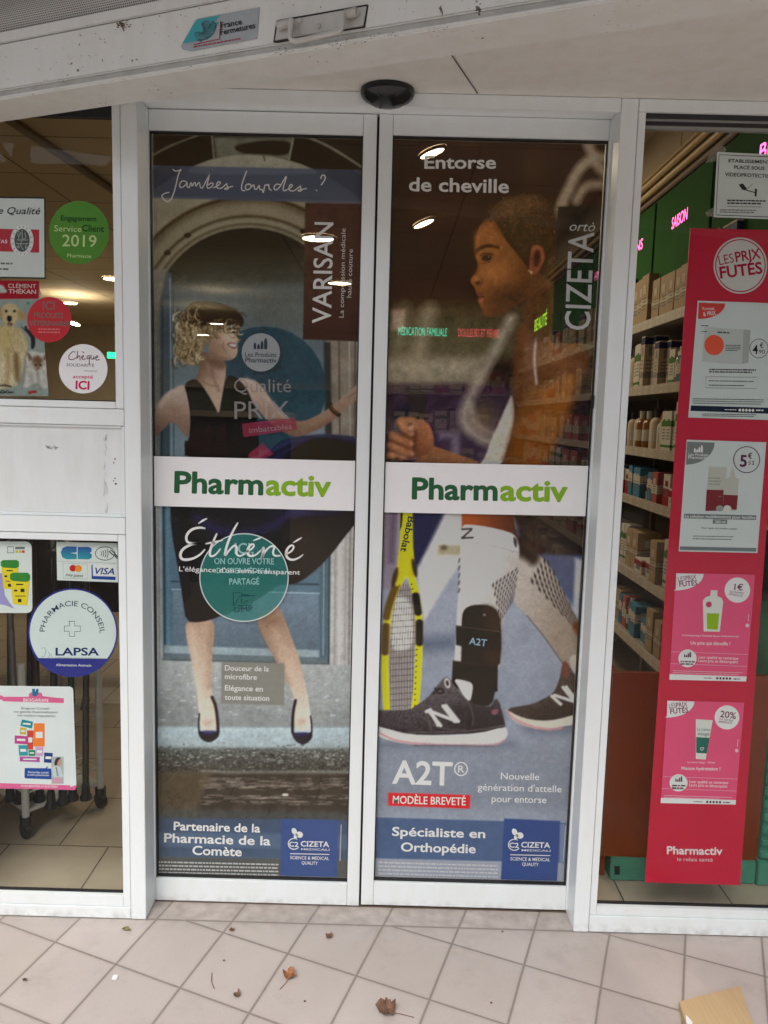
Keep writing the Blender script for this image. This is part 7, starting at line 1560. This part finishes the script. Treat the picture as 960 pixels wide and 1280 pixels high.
sticks = [('slim dark bronze walking stick standing rightmost in the rack', (112, 950), .30, (.055, .05, .045)), ('dark green walking stick behind the medicine poster edge', (98, 952), .22, (.02, .06, .05)), ('grey metal crutch behind the round blue rimmed sticker', (72, 962), .10, (.24, .24, .23)), ('black crutch in the middle of the rack', (56, 966), .24, (.03, .03, .032)), ('grey metal crutch near the left edge of the window', (22, 958), .22, (.26, .25, .24)), ('dark green crutch at the left edge of the window', (8, 952), .10, (.03, .08, .06)),
 ('brown walking stick behind the yellow bins sticker', (30, 955), .30, (.05, .03, .02)), ('black walking stick at the back left of the rack', (14, 950), .31, (.02, .02, .024))]
for i, (lab, (px, py), b, c_) in enumerate(sticks):
    base = np.array(G(*((107.5, 999), (91, 1000), (78.8, 1005), (64, 1010), (25, 1003), (13, 1000), (50, 1001), (37, 999))[i], .101)); t = thing('walking_stick', lab, 'walking stick', tuple(base), 'walking sticks in the wheeled rack')
    lean = np.array([(.012, .0, -.02, .03, -.03, .02, -.01, .02)[i], .02, 0])
    MB().lathe([(.020, .0005), (.021, .012), (.015, .024), (.0135, .058), (.011, .06)], tuple(base), 14).build('rubber_tip', CAST, t, smooth=True)
    topz = (.96, .92, .98, .90, 1.0, .94, .99, .93)[i]
    MB().tube([tuple(base + np.array([0, 0, .058])), tuple(base + lean * .5 + np.array([0, 0, topz * .5])), tuple(base + lean + np.array([0, 0, topz]))], .0115, 10).build('shaft', mat('stick_metal', c_, .35, .5, noise=.1), t, smooth=True)
    MB().tube([tuple(base + np.array([0, 0, .33])), tuple(base + lean * .4 + np.array([0, 0, .37]))], .0135, 10).build('collar', mat('stick_collar', tuple(x * .6 for x in c_), .5), t, smooth=True)
    h0 = base + lean + np.array([0, 0, topz]); MB().tube([tuple(h0 + np.array([0, -.05, .0])), tuple(h0), tuple(h0 + np.array([0, .07, .005]))], .014, 10).build('grip', CAST, t, smooth=True)
# dark low cabinet behind the rack, pale counter further back
cb = thing('cabinet', 'black display cabinet standing behind the walking sticks', 'cabinet', (-1.9, 1.6, 0)); DC = mat('black_laminate', (.012, .012, .014), .4)
MB().box(-2.6, -1.12, 1.9, 2.3, .42, 1.25).build('cabinet_body', DC, cb); MB().box(-2.5, -2.45, 1.95, 2.25, 0, .42).box(-1.2, -1.15, 1.95, 2.25, 0, .42).build('leg', DC, cb)
c2 = thing('counter', 'slate blue counter behind the dog poster and the voucher sticker', 'counter', (-1.9, 4.6, 0)); MB().box(-3.3, -.9, 4.6, 5.1, 0, 1.45).build('counter_body', mat('slate_panel', (.07, .085, .11), .5), c2); MB().box(-3.3, -.85, 4.55, 5.15, 1.45, 1.5).build('counter_top', mat('pale_top', (.55, .52, .48), .4), c2)
gs = thing('exit_sign', 'small green glowing sign right of the white voucher sticker', 'sign', tuple(P(139.5, 444, 5.4))); q = P([134, 146, 146, 134], [440, 440.5, 448, 447.5], 5.4); MB().poly([tuple(a) for a in q], .03).build('green_panel', mat('exit_green', (.02, .9, .25), .5, noise=0, emit=1.7), gs)
wb = thing('wall_shelf', 'pale long wall shelf at the back left of the shop', 'shelf', (-1.6, 9.7, 1.9)); MB().box(-3.3, 0, 9.5, 9.88, 1.86, 1.95).build('shelf', mat('pale_shelf', (.6, .55, .46), .5), wb); MB().box(-3.3, 0, 9.7, 9.88, 1.4, 1.855).build('shelf_back', mat('grey_green_panel', (.2, .25, .2), .6), wb)

# ================================================================ things on the pavement
DRY = mat('dry_leaf_orange', (.30, .13, .05), .75, noise=.35, scale=60); DRY2 = mat('dry_leaf_brown', (.16, .085, .05), .8, noise=.35, scale=60)
def leaf(label, c, size, rot, m, stem=True, name='dry_leaf', curl=.010):
    t = thing(name, label, 'leaf', (c[0], c[1], 0)); rs = random.Random(int(c[0] * 1000))
    key = [(-168, .30), (-150, .52), (-132, .62), (-118, .55), (-100, .50), (-86, .80), (-76, .74), (-68, .92), (-58, .76), (-48, .58), (-40, .50), (-30, .78), (-20, .80), (-12, .94), (0, 1.04), (10, .90), (22, .80), (32, .62), (42, .52), (52, .72), (62, .90), (74, .80), (84, .84), (98, .54), (116, .58), (134, .60), (150, .50), (168, .28)]
    M = Matrix.Rotation(R(rot), 3, 'Z'); fold = rs.uniform(.25, .5); ph = rs.uniform(0, 6)
    ring = []
    for f in (.34, .68, 1.0):
        row = []
        for a, L in key:
            r = size * (f * (.55 + .45 * L) if f < 1 else L * rs.uniform(.9, 1.06))
            x, y = r * math.sin(R(a)) * .95, r * math.cos(R(a)) * .8
            z = .003 + fold * abs(x) * (.4 + .6 * f) + curl * f * f * (.6 + .6 * math.sin(R(a) * 3 + ph)) + rs.uniform(0, .0025)
            p = M @ Vector((x, y, 0)); row.append((c[0] + p.x, c[1] + p.y, z))
        ring.append(row)
    n = len(key); V = [(c[0], c[1], .003)] + [p for r_ in ring for p in r_]
    F_ = [(0, 1 + i, 1 + (i + 1) % n) for i in range(n)] + [(1 + k * n + i, 1 + (k + 1) * n + i, 1 + (k + 1) * n + (i + 1) % n, 1 + k * n + (i + 1) % n) for k in range(2) for i in range(n)]
    FL().add(V, F_).build('leaf_blade', m, t)
    if stem:
        d = M @ Vector((0, -1, 0)); e = M @ Vector((1, 0, 0)); MB().tube([(c[0], c[1], .004), (c[0] + d.x * size * .7 + e.x * .003, c[1] + d.y * size * .7 + e.y * .003, .003), (c[0] + d.x * size * 1.6, c[1] + d.y * size * 1.6, .0025)], .0009, 6).build('stem', m, t)
    return t
leaf('orange dry maple leaf with a long stem below the left door', G(361, 1223), .029, -22, DRY, curl=.012)
leaf('dark crumpled leaf cut by the lower frame edge', G(486, 1267), .040, 78, DRY2, curl=.016)
leaf('small brown leaf fragment left of the orange leaf', G(297, 1246), .016, 70, DRY2, False, 'leaf_fragment', .004)
leaf('thin curled brown leaf fragment below the middle of the doors', G(412, 1173), .018, 60, DRY2, False, 'leaf_fragment', .004)
leaf('tiny brown leaf fragment near the left door corner', G(290, 1164.5), .012, 30, DRY2, False, 'leaf_fragment', .003)
leaf('tiny dark fragment on the far left tile', G(31, 1227), .009, 10, DRY2, False, 'leaf_fragment', .002)
c = G(158, 1164); t = thing('dry_leaf', 'olive narrow dry leaf beside the left jamb', 'leaf', (c[0], c[1], 0)); z0 = .004
q = [(-.017, .004), (-.008, .008), (.004, .006), (.014, -.001), (.018, -.009), (.010, -.008), (-.002, -.003), (-.012, -.002)]
FL().add([(c[0] + x, c[1] + y, z0 + .004 * (i % 3)) for i, (x, y) in enumerate(q)], [(0, 1, 7), (1, 2, 6, 7), (2, 3, 5, 6), (3, 4, 5)]).build('leaf_blade', mat('olive_leaf', (.17, .14, .06), .7, noise=.3, scale=80), t)
c = G(144, 1223); t = thing('paper_scrap', 'tiny white paper scrap on the pavement', 'litter', (c[0], c[1], 0)); MB().box(c[0] - .008, c[0] + .007, c[1] - .008, c[1] + .009, .0005, .005).build('scrap', PAPER, t, bevel=.002)
tw = MB().tube([tuple(G(265, 1217) + np.array([0, 0, .002])), tuple(G(264, 1228) + np.array([0, 0, .004])), tuple(G(268, 1237) + np.array([0, 0, .002]))], .0009, 5).build('twig', DRY2); tag(tw, 'thin curved twig lying left of the orange leaf', 'twig')
for i, (x, y) in enumerate(((280, 1201), (628, 1165), (614, 1254), (381, 1252))):
    c = G(x, y); o = MB().box(c[0] - .003, c[0] + .003, c[1] - .0025, c[1] + .0025, .0003, .003).build('dirt_crumb', DRY2, bevel=.001); tag(o, ['dark crumb below the left jamb tile', 'dark crumb under the right door', 'dark crumb on the right tile row', 'dark crumb by the orange leaf stem'][i], 'crumb')
# cardboard piece
q = [G(849, 1251.5, .022), G(925, 1231.5, .022), G(958, 1330, .022), G(878, 1345, .022)]
cbx = thing('cardboard_piece', 'tan cardboard piece with torn white corner at the bottom right', 'cardboard', (float(q[0][0]), float(q[0][1]), 0))
CARD = bpy.data.materials.new('cardboard'); CARD.use_nodes = True; t = NT(CARD); mp = t.n('ShaderNodeMapping'); mp.inputs['Rotation'].default_value = (0, 0, R(-18)); mp.inputs['Scale'].default_value = (160, 8, 1); t.link(t.tc(), mp.inputs[0])
t.link(t.mix(t.noise(1, 4, .6, mp.outputs[0]), (.42, .29, .15), (.56, .41, .23)), t.b.inputs['Base Color']); t.b.inputs['Roughness'].default_value = .7
MB().poly([tuple(a) for a in q], .0215, (0, 0, 1)).build('board', CARD, cbx, bevel=.001)
s_ = FL(); s_.poly([tuple(G(x, y, .0235)) for x, y in ((857, 1268), (861, 1272), (866, 1278), (864, 1284), (858, 1279))]); s_.build('torn_paper', PAPER, cbx)

# ================================================================ the street behind the camera (mirrors in the glass)
bl_ = thing('town_house', 'beige town house across the street, mirrored faintly in the glass', 'house', (0, -16, 0))
HW = mat('house_render', (.20, .17, .135), .85, noise=.1, scale=2); MB().box(-14, 12, -20, -16, -.14, 6.4).build('wall', HW, bl_)
MB().box(-14.3, 12.3, -20.3, -15.6, 6.4, 6.8).build('roof', mat('slate', (.08, .08, .09), .7), bl_)
for k in range(8):
    for f in range(2):
        x = -12.5 + k * 3.2; z = .9 + f * 3.2; w = MB().box(x, x + 1.2, -16.02, -15.9, z, z + 1.7).build('window', mat('shutter_wood', (.16, .12, .08), .6), bl_); MB().box(x + .1, x + 1.1, -15.9, -15.88, z + .1, z + 1.6).build('pane', mat('dark_pane', (.03, .035, .04), .1), w)
BARK = mat('bark', (.10, .065, .035), .9, noise=.3, scale=12)
def bare_tree(label, x, y, h, seed):
    t = thing('bare_tree', label, 'tree', (x, y, 0)); rs = random.Random(seed); mb = MB()
    def grow(p, d, L, r, lev):
        q = p + d * L; mid = p + d * L * .5 + Vector((rs.uniform(-1, 1), rs.uniform(-1, 1), 0)) * L * .06
        mb.tube([p, mid, q], [r, r * .85, r * .68], 7 if lev < 2 else 5, caps=False)
        if lev >= 5: return
        for k in range(rs.choice([2, 3])):
            ax = Vector((rs.uniform(-1, 1), rs.uniform(-1, 1), rs.uniform(-.15, .6))).normalized(); nd = (d * .75 + ax * .75).normalized(); grow(q, nd, L * rs.uniform(.6, .8), r * .62, lev + 1)
    MB().tube([(x, y, -.01), (x + .05, y, h * .2), (x, y, h * .33)], [.24, .19, .17], 12).build('trunk', BARK, t, smooth=True)
    for k in range(4):
        a = k * 1.57 + rs.random(); grow(Vector((x, y, h * .31)), Vector((math.cos(a) * .7, math.sin(a) * .7, .75)).normalized(), h * .22, .11, 1)
    mb.build('crown', BARK, t)
bare_tree('bare street tree across the kerb, mirrored in the left window', -3.2, -6.5, 8, 3); bare_tree('bare street tree further right, mirrored faintly in the doors', 3.6, -8.0, 8.5, 6)
